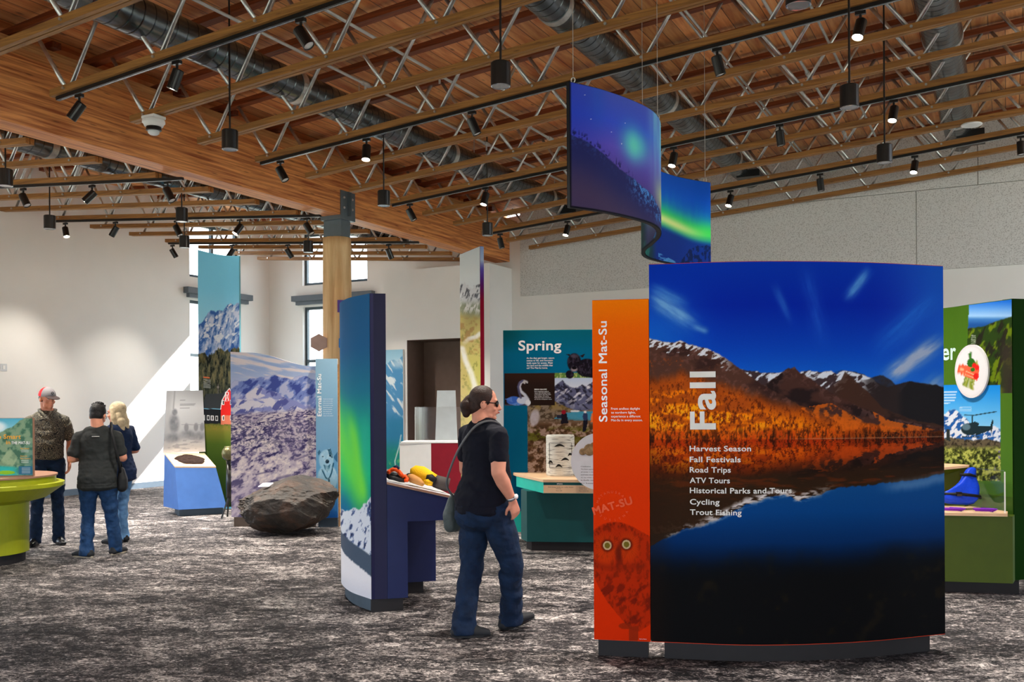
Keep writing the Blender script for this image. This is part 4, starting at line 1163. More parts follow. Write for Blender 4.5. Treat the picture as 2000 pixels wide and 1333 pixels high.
# ------------------------------------------------------------------ SPRING exhibit
spr = Path([(-5.14, 9.73), (-4.65, 9.95), (-3.55, 10.46)], 40)
t = thing('spring_exhibit', 'teal exhibit with a big Spring board and a pale angled counter', 'exhibit', (-4.3, 9.7, 0))
SZ0, SZ1 = 0.1, 2.42
def paint_spring(U, V):
    X = 982 + U * 299; Y = 645 + V * 395
    cv = Cv(X, Y)
    cv.vgrad([(645, (4, 100, 120)), (700, (0, 104, 140)), (900, (0, 90, 124))])
    cv.put((0, 112, 158), sm(1000, 1110, X) * sm(660, 740, Y) * .6)
    cv.put((6, 76, 78), sm(1040, 990, X) * sm(700, 650, Y) * .6)
    n = fbm(X / 6, Y / 6, 101, 4, .6)
    # mountain valley picture with hikers
    A = cv.poly([(1083, 750), (1400, 750), (1400, 1040), (1029, 1040), (1029, 808), (1083, 808)])
    q = Cv(X, Y)
    q.vgrad([(750, (186, 204, 232)), (775, (220, 226, 238)), (790, (206, 214, 230))])
    mk, d = q.below([(1083, 768), (1090, 760), (1098, 755), (1106, 764), (1114, 770), (1124, 772), (1136, 765), (1145, 768), (1158, 758), (1200, 750)], 2.5, .25, 103)
    q.put((96, 100, 132), mk)
    k = fbm((X - Y) / 7, (X + Y) / 16, 105, 4, .6)
    q.put((44, 44, 62), mk * sm(.5, .62, k)); q.put((226, 226, 238), mk * sm(.56, .66, fbm((X + Y) / 8, (X - Y) / 18, 107, 4)) * sm(60, 10, d) * .9)
    low, dl = q.below([(1029, 810), (1083, 800), (1110, 816), (1130, 822), (1158, 818), (1200, 800)], 2, .2, 109)
    q.put((132, 116, 100), low); q.put((78, 64, 48), low * sm(.5, .62, n))
    q.put((150, 126, 60), low * sm(.52, .62, fbm(X / 14, Y / 7, 111, 3)) * sm(828, 806, Y) * .7)
    wat = q.poly([(1080, 838), (1100, 826), (1130, 823), (1170, 822), (1400, 822), (1400, 842), (1120, 842)])
    q.put((60, 150, 186), wat * (.75 + .25 * n)); q.put((220, 232, 240), q.ell(1122, 822, 9, 2.4) * .9)
    q.put((96, 70, 48), sm(836, 852, Y + 8 * (n - .5))); 
    q.put((176, 152, 140), sm(840, 852, Y) * sm(.52, .62, n) * .8); q.put((90, 92, 26), sm(850, 866, Y) * sm(.48, .6, fbm(X / 20, Y / 9, 113, 3)) * sm(905, 880, Y) * .85)
    q.put((56, 38, 26), sm(846, 860, Y) * sm(.46, .36, n) * .7)
    q.put((196, 190, 200), (q.ell(1043, 836, 9, 18, ang=8, soft=.25)) * (.6 + .5 * n)); 
    q.poly([(1094, 850), (1096, 826), (1102, 822), (1106, 828), (1109, 848)], (28, 24, 34)); q.ell(1100, 824, 4.5, 4.5, (150, 24, 40))
    q.put((40, 42, 60), q.poly([(1086, 830), (1095, 830), (1095, 838), (1086, 838)]))
    q.poly([(1136, 868), (1139, 836), (1146, 836), (1146, 850), (1143, 866)], (24, 24, 34)); q.ell(1142, 834, 5, 9, (46, 60, 96)); q.ell(1142, 824, 2.6, 2.8, (226, 226, 232))
    q.poly([(1152, 846), (1154, 828), (1160, 824), (1166, 846)], (226, 120, 60)); 
    cv.c = cv.c * (1 - A[..., None]) + q.c * A[..., None]
    # grass under the calf
    gz = cv.poly([(1083, 738), (1400, 738), (1400, 750), (1083, 750)])
    cv.put((112, 140, 50), gz * (.55 + .6 * n)); cv.put((190, 200, 130), gz * sm(.58, .68, fbm(X / 2, Y / 5, 115, 3)))
    # calf
    calf = np.maximum.reduce([cv.ell(1121, 716, 13.5, 20, soft=.08), cv.ell(1146, 728, 22, 20, soft=.06), cv.ell(1158, 732, 20, 18, soft=.05), cv.ell(1112, 742, 8, 9, soft=.1)])
    cv.put((24, 20, 30), calf); cv.put((70, 62, 80), calf * sm(.54, .66, fbm(X / 3, Y / 6, 117, 3)) * .6)
    cv.poly([(1108, 700), (1105, 698), (1112, 697), (1115, 704)], (30, 24, 32)); cv.poly([(1132, 702), (1142, 697), (1138, 706)], (34, 26, 34))
    cv.put((96, 86, 104), cv.ell(1122, 702, 8, 4, soft=.4) * .6)
    cv.ell(1121, 731, 6.4, 5, (180, 164, 172), .8, soft=.4); cv.ell(1121, 728, 5, 3.2, (16, 12, 18)); cv.ell(1115, 716, 1.4, 1.4, (8, 6, 8)); cv.ell(1129, 716, 1.4, 1.4, (8, 6, 8))
    # swan picture
    B = cv.poly([(984, 739), (1083, 739), (1083, 809), (984, 809)])
    cv.put((40, 26, 22), B); cv.put((66, 36, 24), B * sm(770, 740, Y) * .5)
    cv.ell(1008, 800, 19, 9, (96, 140, 214)); cv.ell(1000, 797, 12, 8, (60, 104, 196), ang=-14); cv.ell(1020, 798, 12, 8, (206, 214, 232)); cv.poly([(985, 795), (998, 790), (1000, 802)], (90, 130, 210))
    cv.line([(1026, 804), (1030, 796), (1024, 786), (1016, 778), (1013, 768), (1016, 759), (1022, 756), (1027, 758)], 6, (206, 208, 222)); cv.line([(1016, 792), (1013, 780), (1011, 768), (1014, 759), (1020, 755)], 4.5, (84, 84, 118), .9)
    cv.ell(1025, 758.5, 5, 3.6, (196, 190, 190), ang=20); cv.poly([(1026, 758), (1031.5, 765), (1025, 762)], (26, 20, 24)); cv.ell(1030, 803, 5, 7, (226, 230, 240)); 
    cv.put((90, 96, 130), B * sm(805, 808, Y) * sm(.4, .6, n) * sm(1040, 1020, X) * .7)
    return cv.c
slab('back_board', spr, SZ0, SZ1, 0.11, M['teal_bright'], t)
graphic('graphic', spr, .34, SZ1 - .003, paint_spring, t, 240, 320)
sx_ = lambda x: (x - 984) / (174 / 1.03) * 1.0
def sxm(x): return (x - 982) * 1.75 / 299.0
szm = lambda y: SZ1 - (y - 645) / 395 * (SZ1 - .34)
kz = (SZ1 - .34) / 395; kx = 1.75 / 299
lettering(spr, [('Spring', sxm(1012), szm(689), 84 * kx, 22 * kz, False, 0.02)], M['letter_white'], t)
lettering(spr, [(s, sxm(1028), szm(y), w * kx, 4.0 * kz, False, 0.012) for s, y, w in [('As the days get longer, nature', 708, 54), ('comes to life, and mountain', 713.4, 51), ('trails open for access. Meet', 718.8, 51), ('the land and the wildlife that', 724.2, 51), ('call The Mat-Su home.', 729.6, 41)]], M['letter_white'], t)
lettering(spr, [('BIRDS GALORE', sxm(1043), szm(776), 24 * kx, 3 * kz, False, 0.015)] + [(s, sxm(1043), szm(y), w * kx, 2.2 * kz, False, 0.0) for s, y, w in [('Each migrating songbird,', 780, 28), ('raptor and shorebird looks', 783.4, 31), ('to the Palmer Hay Flats State', 786.8, 32), ('Game Refuge. Visit nearby', 790.2, 28), ('Reflections Lake to look for', 793.6, 32), ('an Arctic trumpeter swan.', 797, 34)]], M['letter_white'], t)
# counter
top = [(-5.05, 9.78), (-4.93, 9.62), (-4.29, 8.99), (-3.4, 9.3), (-3.45, 10.42)]
MB().prism([top[0], top[1], top[2], top[3], top[4]], .755, .785).build('counter_top', M['maple'], t, bevel=.002)
ap = [(-4.93, 9.63), (-4.29, 9.0), (-3.41, 9.31), (-3.5, 10.3), (-4.8, 9.75)]
MB().prism(ap, .64, .755).build('apron', M['teal_bright'], t)
fp = Path([(-4.29, 9.0), (-3.41, 9.31)], 20)
slab('label_strip', fp, .643, .725, .004, M['maple'], t, front=.005); slab('stripe', fp, .727, .754, .004, M['teal_dark'], t, front=.005)
lettering(fp, [('SPRING', .14, .733, None, .013, False, 0.01), ('FALL', .40, .733, None, .013, False, .01)], M['letter_white'], t, off=.007)
lettering(fp, [('Dall sheep lambs on rocky slopes', .05, .70, .26, .011, False, 0.0), ('Wild iris', .13, .684, None, .011, False, 0), ('Snow melt', .13, .664, None, .011, False, 0), ('Moose rut', .37, .70, None, .011, False, 0), ('Golden birch', .37, .684, None, .011, False, 0), ('Ripe cranberries', .37, .664, None, .011, False, 0)], M['letter_dark'], t, off=.007)
bp = [(-4.74, 9.2), (-4.55, 8.98 + .08), (-3.5, 9.38), (-3.5, 10.3), (-4.8, 9.75)]
MB().prism([(-4.72, 9.33), (-4.56, 9.15), (-3.86, 9.42), (-3.66, 9.36), (-3.5, 10.3), (-4.8, 9.75)], .1, .64).build('cabinet', M['teal_dark'], t)
MB().prism([(-4.66, 9.34), (-4.53, 9.2), (-3.88, 9.46), (-3.7, 9.42), (-3.6, 10.2), (-4.7, 9.75)], 0, .1).build('plinth', M['plinth'], t)
# engraved heading on the counter, behind the front edge
vs = []; fs = []
fd = np.array([-3.41 + 4.29, 9.31 - 9.0]); fd /= np.hypot(*fd); fn = np.array([-fd[1], fd[0]])
for st, a, b, h in [('Seasons', .14, .10, .035), ('Find out what each season brings', .32, .05, .012)]:
    v, f, tw, th = text_flat(st, .005); k = h / .73
    n = len(vs)
    for x, y in v[:, :2] * k:
        p = np.array([-4.29, 9.0]) + fd * (a + x) + fn * (b + y); vs.append((p[0], p[1], .7865))
    fs += [tuple(i + n for i in q) for q in f]
mesh_obj('lettering', vs, fs, mat('tan_lettering', (150, 120, 96), .5), t)

# birch drum on the counter
def birch_mat():
    mt, nt, b = new_mat('birch_bark'); L = nt.links.new
    tc = nt.nodes.new('ShaderNodeTexCoord'); mp = nt.nodes.new('ShaderNodeMapping'); mp.inputs['Scale'].default_value = (6, 6, 60)
    L(tc.outputs['Object'], mp.inputs['Vector'])
    nz = nt.nodes.new('ShaderNodeTexNoise'); nz.inputs['Scale'].default_value = 1.5; nz.inputs['Detail'].default_value = 5; L(mp.outputs[0], nz.inputs['Vector'])
    rp = nt.nodes.new('ShaderNodeValToRGB'); rp.color_ramp.elements[0].position = .33; rp.color_ramp.elements[0].color = hx(96, 94, 84)
    rp.color_ramp.elements[1].position = .47; rp.color_ramp.elements[1].color = hx(222, 222, 212); L(nz.outputs['Fac'], rp.inputs[0]); L(rp.outputs[0], b.inputs['Base Color'])
    b.inputs['Roughness'].default_value = .6
    return mt
M['birch'] = birch_mat(); M['bark_black'] = mat('black_bark', (28, 26, 24), .8)
dx, dy = -4.36, 9.58
d = thing('birch_log', 'short white birch log section standing on the pale counter', 'log section', (dx, dy, .785))
MB().lathe([(.15, 0), (.156, .015), (.156, .43), (.148, .445), (.02, .447)], (dx, dy, .786), 40).build('bark', M['birch'], d, smooth=False)
tocam = Vector((-dx, -dy, 0)).normalized(); rgt = Vector((-tocam.y, tocam.x, 0))
for a, z, w in ((-.05, .34, .11), (.35, .19, .09), (-.1, .12, .07), (-.75, .16, .06), (.75, .24, .06)):
    pts = []
    for k in range(9):
        b_ = a + (k - 4) / 8 * w / .156
        dirv = tocam * math.cos(b_) + rgt * math.sin(b_); pts.append(Vector((dx, dy, .786 + z - .02 * abs((k - 4) / 4) ** 1.5)) + dirv * .157)
    MB().tube(pts, [.003, .006, .009, .012, .013, .012, .009, .006, .003], 8).build('bark_scar', M['bark_black'], d, smooth=True)
mb = MB()
for z in (.09, .36): mb.tube([Vector((dx, dy, .786 + z)) + (tocam * math.cos(a) + rgt * math.sin(a)) * .158 for a in np.linspace(-.85, .9, 16)], .002, 6)
for a in (-.85, .9): mb.tube([Vector((dx, dy, .786 + z)) + (tocam * math.cos(a) + rgt * math.sin(a)) * .158 for z in (.09, .36)], .002, 6)
mb.build('panel_outline', M['letter_dark'], d)
# round sign
sc = Vector((-3.66, 9.0, .985)); r_ = .29
d = thing('round_sign', 'round white sign with a songbird standing at the front of the pale counter', 'sign', (sc.x, sc.y, .66))
tocam = Vector((-sc.x, -sc.y, 0)).normalized(); rgt = Vector((-tocam.y, tocam.x, 0))
MB().lathe([(.01, -.012), (r_, -.012), (r_, 0), (.01, 0)], sc, 64, axis=tocam).build('disc', mat('sign_white', (206, 210, 218), .5), d)
dp = Path([tuple((sc - rgt * r_)[:2]), tuple((sc + rgt * r_)[:2])], 20)
lettering(dp, [(s, .10 + .0 * i, .93 - .028 * i, .24 if i else .1, .011, False, 0) for i, s in enumerate(['Chickadee', 'The black-capped chickadee stays', 'all winter in the birch woods', 'and hides thousands of seeds', 'to eat when snow is deep', 'It fluffs its feathers', 'to keep warm'])], M['letter_dark'], d, off=.002)
mb = MB()
c0 = sc + tocam * .006
for a, b_, rx, rz in ((-.10, .12, .06, .05), (-.06, .16, .035, .03), (-.17, .10, .035, .012)):
    mb.lathe([(rx, 0), (rx * .9, .006), (rx * .3, .01)], c0 + rgt * a + Vector((0, 0, b_)), 20, axis=tocam)
mb.build('bird_picture', mat('bird_brown', (140, 116, 84), .7, var=.4, nscale=30), d)
o = MB().tube([(-4.55 + .09 * i, 9.02 - .03 * math.sin(i * .8) + .012 * i, .006) for i in range(9)], .006, 6).build('floor_cable', M['black'], smooth=True)
tag(o, 'thin black cable on the carpet under the teal counter', 'cable')

# ------------------------------------------------------------------ SUMMER exhibit (green)
gp = Path([(-1.25, 9.85), (-.52, 9.43), (-.29, 9.19), (.04, 8.86)], 60)
t = thing('summer_exhibit', 'green exhibit with helicopter pictures and a clear case, half hidden by the autumn panel', 'exhibit', (-.2, 9.2, 0))
gL = gp.L
GU = [0, .3, .4, .5, .6, .7, .8, .9, 1]; GX = [1683, 1772, 1803, 1834, 1864, 1887, 1916, 1945, 1976]
gu = lambda x: float(np.interp(x, GX, GU)) * gL
def paint_sum(U, V):
    X = np.interp(U, GU, GX); Y = np.interp(U, [0, .3, .5, .7, .9, 1], [618, 610, 604, 597, 589, 585]) + V * np.interp(U, [0, .5, .7, 1], [326, 352, 365, 387])
    Y = 590 + (Y - 600) * .93 + 6
    cv = Cv(X, Y)
    n = fbm(X / 5, Y / 5, 121, 4, .6)
    cv.vgrad([(590, (66, 104, 24)), (920, (74, 118, 40))])
    A = cv.poly([(1895, 560), (1990, 560), (1990, 752), (1930, 752), (1887, 690)])
    q = Cv(X, Y); q.vgrad([(585, (30, 110, 220)), (612, (150, 196, 240)), (618, (60, 120, 190)), (628, (30, 80, 150))])
    mk, d = q.below([(1885, 636), (1925, 630), (1950, 620), (1980, 612)], 2, .1, 123)
    q.put((40, 62, 22), mk); q.put((96, 120, 20), mk * sm(.5, .62, fbm((X + Y * .6) / 12, (Y - X) / 26, 125, 4))); q.put((34, 32, 26), mk * sm(.52, .64, fbm((X + Y * .5) / 9, (Y - X) / 30, 127, 4)) * .9)
    q.put((52, 46, 40), mk * sm(1948, 1962, X) * sm(640, 680, Y) * .8)
    cv.c = cv.c * (1 - A[..., None]) + q.c * A[..., None]
    B = cv.poly([(1700, 738), (1952, 738), (1952, 912), (1700, 912)])
    q = Cv(X, Y); q.vgrad([(738, (20, 132, 224)), (790, (90, 176, 236)), (830, (140, 200, 240))])
    mk, d = q.below([(1800, 800), (1845, 790), (1852, 784), (1864, 782), (1876, 792), (1888, 800), (1900, 820), (1915, 825), (1928, 822), (1940, 812), (1952, 818)], 3, .25, 129)
    q.put((208, 220, 236), mk); q.put((30, 86, 160), mk * sm(.48, .58, fbm((X + Y) / 7, (X - Y) / 12, 131, 4)))
    mk, d = q.below([(1700, 838), (1860, 834), (1900, 838), (1930, 836), (1952, 842)], 3, .3, 133)
    q.put((92, 84, 66), mk); q.put((46, 42, 36), mk * sm(.5, .6, n)); 
    mk = sm(846, 858, Y + 6 * (n - .5)); k = fbm(X / 5, Y / 5, 135, 4, .6)
    q.put((92, 104, 44), mk); q.put((170, 180, 90), mk * sm(.52, .62, k)); q.put((40, 46, 22), mk * sm(.46, .38, k)); q.put((120, 110, 160), mk * sm(.6, .66, fbm(X / 6, Y / 6, 137, 3)) * sm(1935, 1945, X) * .8)
    # helicopter
    hc = (26, 44, 52)
    q.ell(1893, 818, 17, 11, hc); q.poly([(1900, 812), (1932, 812), (1938, 818), (1905, 830)], hc); q.poly([(1932, 816), (1937, 800), (1939, 802), (1936, 826)], hc)
    q.poly([(1890, 808), (1904, 804), (1912, 808), (1908, 814)], hc); q.line([(1898, 806), (1898, 795)], 2.4, hc); q.line([(1883, 792), (1900, 793), (1945, 786)], 1.8, hc)
    q.ell(1886, 814, 8, 6, (96, 130, 150), .8, soft=.2); q.line([(1878, 832), (1912, 832)], 1.6, hc); q.line([(1888, 828), (1886, 832)], 1.4, hc); q.line([(1900, 828), (1902, 832)], 1.4, hc)
    q.poly([(1846, 838), (1847, 818), (1853, 818), (1854, 840)], (40, 48, 50))
    cv.c = cv.c * (1 - B[..., None]) + q.c * B[..., None]
    for i, w in enumerate((26, 24, 24, 22, 12)):
        cv.put((206, 230, 250), cv.poly([(1842, 750 + 5 * i), (1842 + w, 749.4 + 5 * i), (1842 + w, 751.4 + 5 * i), (1842, 752 + 5 * i)]) * .75)
    for i in range(3): cv.put((206, 230, 250), cv.poly([(1873, 778 + 3 * i), (1897, 777.6 + 3 * i), (1897, 779 + 3 * i), (1873, 779.4 + 3 * i)]) * .6)
    for i in range(5): cv.put((200, 210, 200), cv.poly([(1896, 647 + 3.4 * i), (1906, 647 + 3.4 * i), (1906, 648.6 + 3.4 * i), (1896, 648.6 + 3.4 * i)]) * .6)
    return cv.c
slab('back_board', gp, .1, 2.41, .10, M['green'], t)
graphic('graphic', gp, .78, 2.405, paint_sum, t, 220, 260)
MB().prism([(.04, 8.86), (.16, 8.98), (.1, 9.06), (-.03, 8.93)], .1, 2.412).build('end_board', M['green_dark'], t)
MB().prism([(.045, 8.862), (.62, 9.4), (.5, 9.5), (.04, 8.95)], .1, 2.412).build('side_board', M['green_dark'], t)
lettering(gp, [('Summer', gu(1867) - .62, 1.945, .62, .155, False, 0.02)], mat('pale_lettering', (200, 232, 224), .5), t)
# salmon plate disc standing proud of the board
pc = gp.at(gu(1900), .02); pcv = Vector((pc[0], pc[1], 1.83))
i0 = gp.at(gu(1900) - .05); i1 = gp.at(gu(1900) + .05); tg = Vector((i1[0] - i0[0], i1[1] - i0[1], 0)).normalized(); nr = Vector((tg.y, -tg.x, 0))
U, V = np.meshgrid(np.linspace(0, 1, 41), np.linspace(0, 1, 41))
rr = V; aa = U * 2 * np.pi
RX, RZ = .19, .23
PX = rr * np.cos(aa); PZ = rr * np.sin(aa)
vs = np.array([list(pcv + tg * (a * RX) + Vector((0, 0, b * RZ)) + nr * .004) for a, b in zip(PX.ravel(), PZ.ravel())])
idx = np.arange(41 * 41).reshape(41, 41)
fs = np.stack([idx[:-1, :-1], idx[1:, :-1], idx[1:, 1:], idx[:-1, 1:]], -1).reshape(-1, 4)
cv = Cv(1897 + PX * 30, 719 - PZ * 53, (222, 224, 230))
cv.put((206, 208, 214), sm(.86, .95, rr) * .6)
for i in range(6): cv.line([(1904 - 3.2 * i + 4, 700 + 2 * i), (1893 - 3.2 * i + 6, 756 - 2 * i)], 3, (108, 130, 36) if i % 2 else (150, 160, 70))
cv.poly([(1874, 706), (1882, 704), (1912, 716), (1908, 738), (1884, 728), (1872, 720)], (228, 96, 64)); cv.line([(1876, 712), (1906, 728)], 1.6, (250, 176, 140)); cv.line([(1880, 722), (1906, 734)], 1.4, (250, 176, 140))
cv.ell(1897, 702, 7, 9, (40, 100, 30)); cv.ell(1896, 688, 3, 8, (50, 110, 34)); cv.ell(1903, 708, 4, 5, (206, 30, 28)); cv.ell(1908, 712, 4, 6, (214, 34, 30)); cv.ell(1906, 729, 5, 6, (210, 34, 30)); cv.ell(1900, 716, 4, 4, (48, 110, 36))
MB().lathe([(.01, -.016), (1, -.016), (1, 0), (.01, 0)], (0, 0, 0), 56, axis=(0, 0, 1))
mbp = MB(); n = 56
ring = [(math.cos(2 * math.pi * k / n), math.sin(2 * math.pi * k / n)) for k in range(n)]
mbp.hexa([pcv + tg * (a * RX) + Vector((0, 0, b * RZ)) - nr * .014 for a, b in ring], [pcv + tg * (a * RX) + Vector((0, 0, b * RZ)) + nr * .003 for a, b in ring])
mbp.build('plate_disc', M['white'], t)
mesh_obj('plate_graphic', vs, fs, M['print'], t, smooth=True, cols=cv.c)
# base cabinet, niche tray
cab = [(-1.2, 9.15), (-.45, 8.62), (.02, 8.72), (.05, 8.84), (-.30, 9.16), (-.52, 9.40), (-1.2, 9.8)]
cab = [(-1.3, 8.35), (-.45, 8.57), (.035, 8.70), (.05, 8.85), (-.29, 9.18), (-.53, 9.42), (-1.2, 9.8)]
MB().prism(cab, .1, .64).build('cabinet', M['olive'], t)
MB().prism([(-1.3, 8.33), (-.45, 8.555), (.0, 8.675), (.0, 8.86), (-.29, 9.17), (-.53, 9.41), (-1.2, 9.79)], .64, .665).build('tray', M['maple'], t)
MB().prism([(-1.3, 8.44), (-.45, 8.66), (.08, 8.80), (.08, 8.95), (-1.1, 9.7)], 0, .1).build('plinth', M['plinth'], t)
MB().hexa([(-1.2, 9.2, .665), (-.33, 9.12, .665), (-.30, 9.17, .665), (-1.2, 9.7, .665)], [(-1.2, 8.82, .90), (-.30, 9.12, 1.0), (-.29, 9.17, 1.0), (-1.2, 9.7, 1.0)]).build('sloped_box', M['olive'], t)
MB().hexa([(-1.2, 8.80, .902), (-.295, 9.11, 1.002), (-.29, 9.17, 1.002), (-1.2, 9.72, 1.002)], [(-1.2, 8.80, .927), (-.295, 9.11, 1.022), (-.29, 9.17, 1.022), (-1.2, 9.72, 1.022)]).build('sloped_top', M['maple'], t)
cs = thing('display_case', 'clear acrylic cover at the end of the green exhibit tray', 'display case', (-.1, 8.9, .665))
c0 = [(-.02, 8.69), (-.022, 8.85), (-.295, 9.105)]
for (x0, y0), (x1, y1) in zip(c0[:-1], c0[1:]):
    dv = Vector((x1 - x0, y1 - y0, 0)).normalized(); nv = Vector((-dv.y, dv.x, 0)) * .005
    MB().prism([(x0, y0), (x1, y1), (x1 + nv.x, y1 + nv.y), (x0 + nv.x, y0 + nv.y)], .667, 1.0).build('side_pane', M['glass'], cs)
MB().prism([(-.02, 8.688), (-.018, 8.852), (-.29, 9.11), (-.30, 9.10)], 1.0, 1.006).build('top_pane', glass_mat('frosted_pane', (.85, .88, .88), .2), cs)
MB().prism([(-.024, 8.684), (-.014, 8.684), (-.014, 8.694), (-.024, 8.694)], .667, 1.0).build('edge_strip', M['white'], cs)
# blue life vest
M['vest'] = mat('blue_nylon', (14, 66, 214), .5, var=.12, bump=.4, bscale=20)
v = thing('life_vest', 'bright blue life vest with black straps lying in the green exhibit tray', 'life vest', (-.33, 8.86, .67))
def vp(a, b, c): # a along the vest, b up its leaning face, c thickness
    A = Vector((.888, .459, 0)); B = Vector((-.18, .35, .92)); Cn = Vector((.40, -.78, .36)).normalized()
    return Vector((-.455, 8.80, .69)) + A * a + B * b + Cn * c
outl = [(x / 234.0, z / 215.0) for x, z in ((-14, 4), (20, 2), (57, 0), (64, 18), (69, 32), (64, 48), (66, 60), (70, 71), (60, 74), (50, 70), (42, 58), (32, 44), (16, 34), (0, 25), (-14, 22))]
def pillow(out, th, nrm=8):
    c = np.mean(np.array(out), 0); vs = []; fs = []; n = len(out)
    rings = [(1.0, 0.0), (.97, .6), (.88, .9), (.6, 1.0), (.25, 1.0)]
    for k, h in rings:
        for p in out: q = c + (np.array(p) - c) * k; vs.append(vp(q[0], q[1], .012 + th * h))
    for p in out: vs.append(vp(p[0], p[1], 0.004))
    R = len(rings)
    for i in range(R - 1):
        for k in range(n): fs.append((i * n + k, i * n + (k + 1) % n, (i + 1) * n + (k + 1) % n, (i + 1) * n + k))
    fs.append(tuple((R - 1) * n + k for k in range(n)))
    for k in range(n): fs.append((R * n + k, R * n + (k + 1) % n, (k + 1) % n, k))
    fs.append(tuple(R * n + k for k in range(n))[::-1])
    return vs, fs
vs, fs = pillow(outl, .07)
mo = mesh_obj('vest_body', vs, fs, M['vest'], v, smooth=True); sd = mo.modifiers.new('soft', 'SUBSURF'); sd.levels = 1; sd.render_levels = 1
for (a0, b0), (a1, b1) in (((-13, 20), (66, 14)), ((32, 56), (64, 52))):
    a0, a1, b0, b1 = a0 / 234, a1 / 234, b0 / 215, b1 / 215
    MB().tube([vp(a0, b0, .06), vp((a0 + a1) / 2, (b0 + b1) / 2, .088), vp(a1 - .02, b1, .07), vp(a1, b1, .03)], .013, 8).build('strap', M['black_webbing'], v, smooth=True)
MB().tube([vp(.06, .082, .09), vp(.10, .08, .092)], .02, 6).build('buckle', M['black'], v)
M['purple'] = mat('purple_rope', (112, 24, 170), .6)
for k, (cx_, cy_, lb) in enumerate([(-.40, 8.645, 'coil of purple cord lying in front of the blue life vest'), (-.17, 8.70, 'coil of purple cord at the open end of the tray beside the vest')]):
    o = MB().tube([(cx_ + (.05 + .006 * i / 6) * math.cos(i * .9) * 1.3, cy_ + .022 * math.sin(i * .9), .676 + .0008 * i) for i in range(24)], .007, 6).build('cord_coil', M['purple'], smooth=True)
    tag(o, lb, 'cord', 'purple cord coils')
# ------------------------------------------------------------------ glacier panel
gl = Path([(-8.985, 9.40), (-8.4, 9.66), (-7.925, 9.815)], 50)
t = thing('glacier_panel', 'large panel printed with a snowy glacier and blue mountains, wavy along its top edge', 'display panel', (-8.4, 9.6, 0))
GZ1 = lambda u: 2.275 - .02 * np.sin(np.asarray(u) * 3.3) - .20 * sm(.25, 1.0, np.asarray(u))
def paint_gl(U, V):
    z = .12 + (GZ1(U) - .12) * (1 - V)
    X = 452 + U * 165; Y = 1011 - (z - .12) / 2.155 * 323
    cv = Cv(X, Y)
    cv.vgrad([(685, (202, 214, 234)), (720, (160, 182, 222)), (750, (186, 196, 224))])
    st = fbm((X - 452) / 60 + Y / 40, (Y - X * .22) / 7, 141, 4)
    cv.put((236, 222, 222), sm(.45, .62, st) * .9); cv.put((128, 156, 208), sm(.48, .36, st) * sm(735, 690, Y) * .5)
    mk, d = cv.below([(452, 752), (460, 745), (472, 746), (490, 742), (520, 736), (535, 735), (548, 738), (570, 742), (590, 735), (617, 745)], 3, .1, 143)
    k = fbm((X + Y) / 12, (X - Y) / 26, 145, 5)
    cv.put((122, 140, 202), mk); cv.put((188, 192, 222), mk * sm(.5, .62, k)); cv.put((70, 84, 156), mk * sm(.46, .36, k))
    mk, d = cv.below([(452, 785), (470, 778), (490, 765), (502, 756), (520, 762), (545, 770), (560, 778), (590, 790), (617, 800)], 3, .1, 147)
    cv.put((146, 152, 206), mk); cv.put((232, 226, 232), mk * sm(.48, .6, fbm((X - Y * .6) / 20, (Y) / 9, 149, 4)) * .9); cv.put((86, 92, 160), mk * sm(.44, .34, k) * .9)
    # glacier ice: slanting bands of light and violet shade
    mk = sm(802, 812, Y + 4 * (fbm(X / 12, Y * 0, 151, 3) - .5) + (X - 452) * .06 - 4)
    sc = 1 + (Y - 800) / 110
    b = fbm((X - 452) / (6 * sc) + Y / 60, ((Y - 800) - (452 - X) * .16) / (1.7 * sc), 153, 4, .65)
    c = fbm((X - 452) / 40, Y / 30, 155, 3)
    cv.put((206, 194, 202), mk)
    cv.put((108, 98, 140), mk * sm(.5, .40, b) * (.45 + .5 * sm(960, 860, Y))); cv.put((54, 50, 92), mk * sm(.40, .30, b) * (.6 + .35 * sm(960, 860, Y)))
    cv.put((238, 226, 220), mk * sm(.56, .68, b) * .8); cv.put((160, 146, 176), mk * sm(.5, .62, c) * .35)
    cv.put((54, 52, 92), mk * sm(910, 850, Y) * sm(812, 830, Y) * sm(.5, .42, fbm(X / 3, Y / 3, 157, 3)) * .55)
    for x0, y0, x1, y1, w in ((540, 936, 565, 930, 5), (497, 954, 509, 949, 5), (500, 928, 535, 920, 3), (470, 990, 480, 986, 2.5), (575, 900, 600, 890, 4)): cv.line([(x0, y0), (x1, y1)], w, (70, 62, 110), .55, soft=.9)
    return cv.c
slab('body', gl, .12, GZ1, .06, mat('panel_white_core', (206, 204, 204), .5), t)
graphic('graphic', gl, .122, GZ1, paint_gl, t, 230, 420)
M['plinth_brown'] = mat('bronze_plinth', (84, 72, 64), .55)
slab('plinth', gl, 0, .12, .13, M['plinth_brown'], t, .04, gl.L - .05, front=.02)

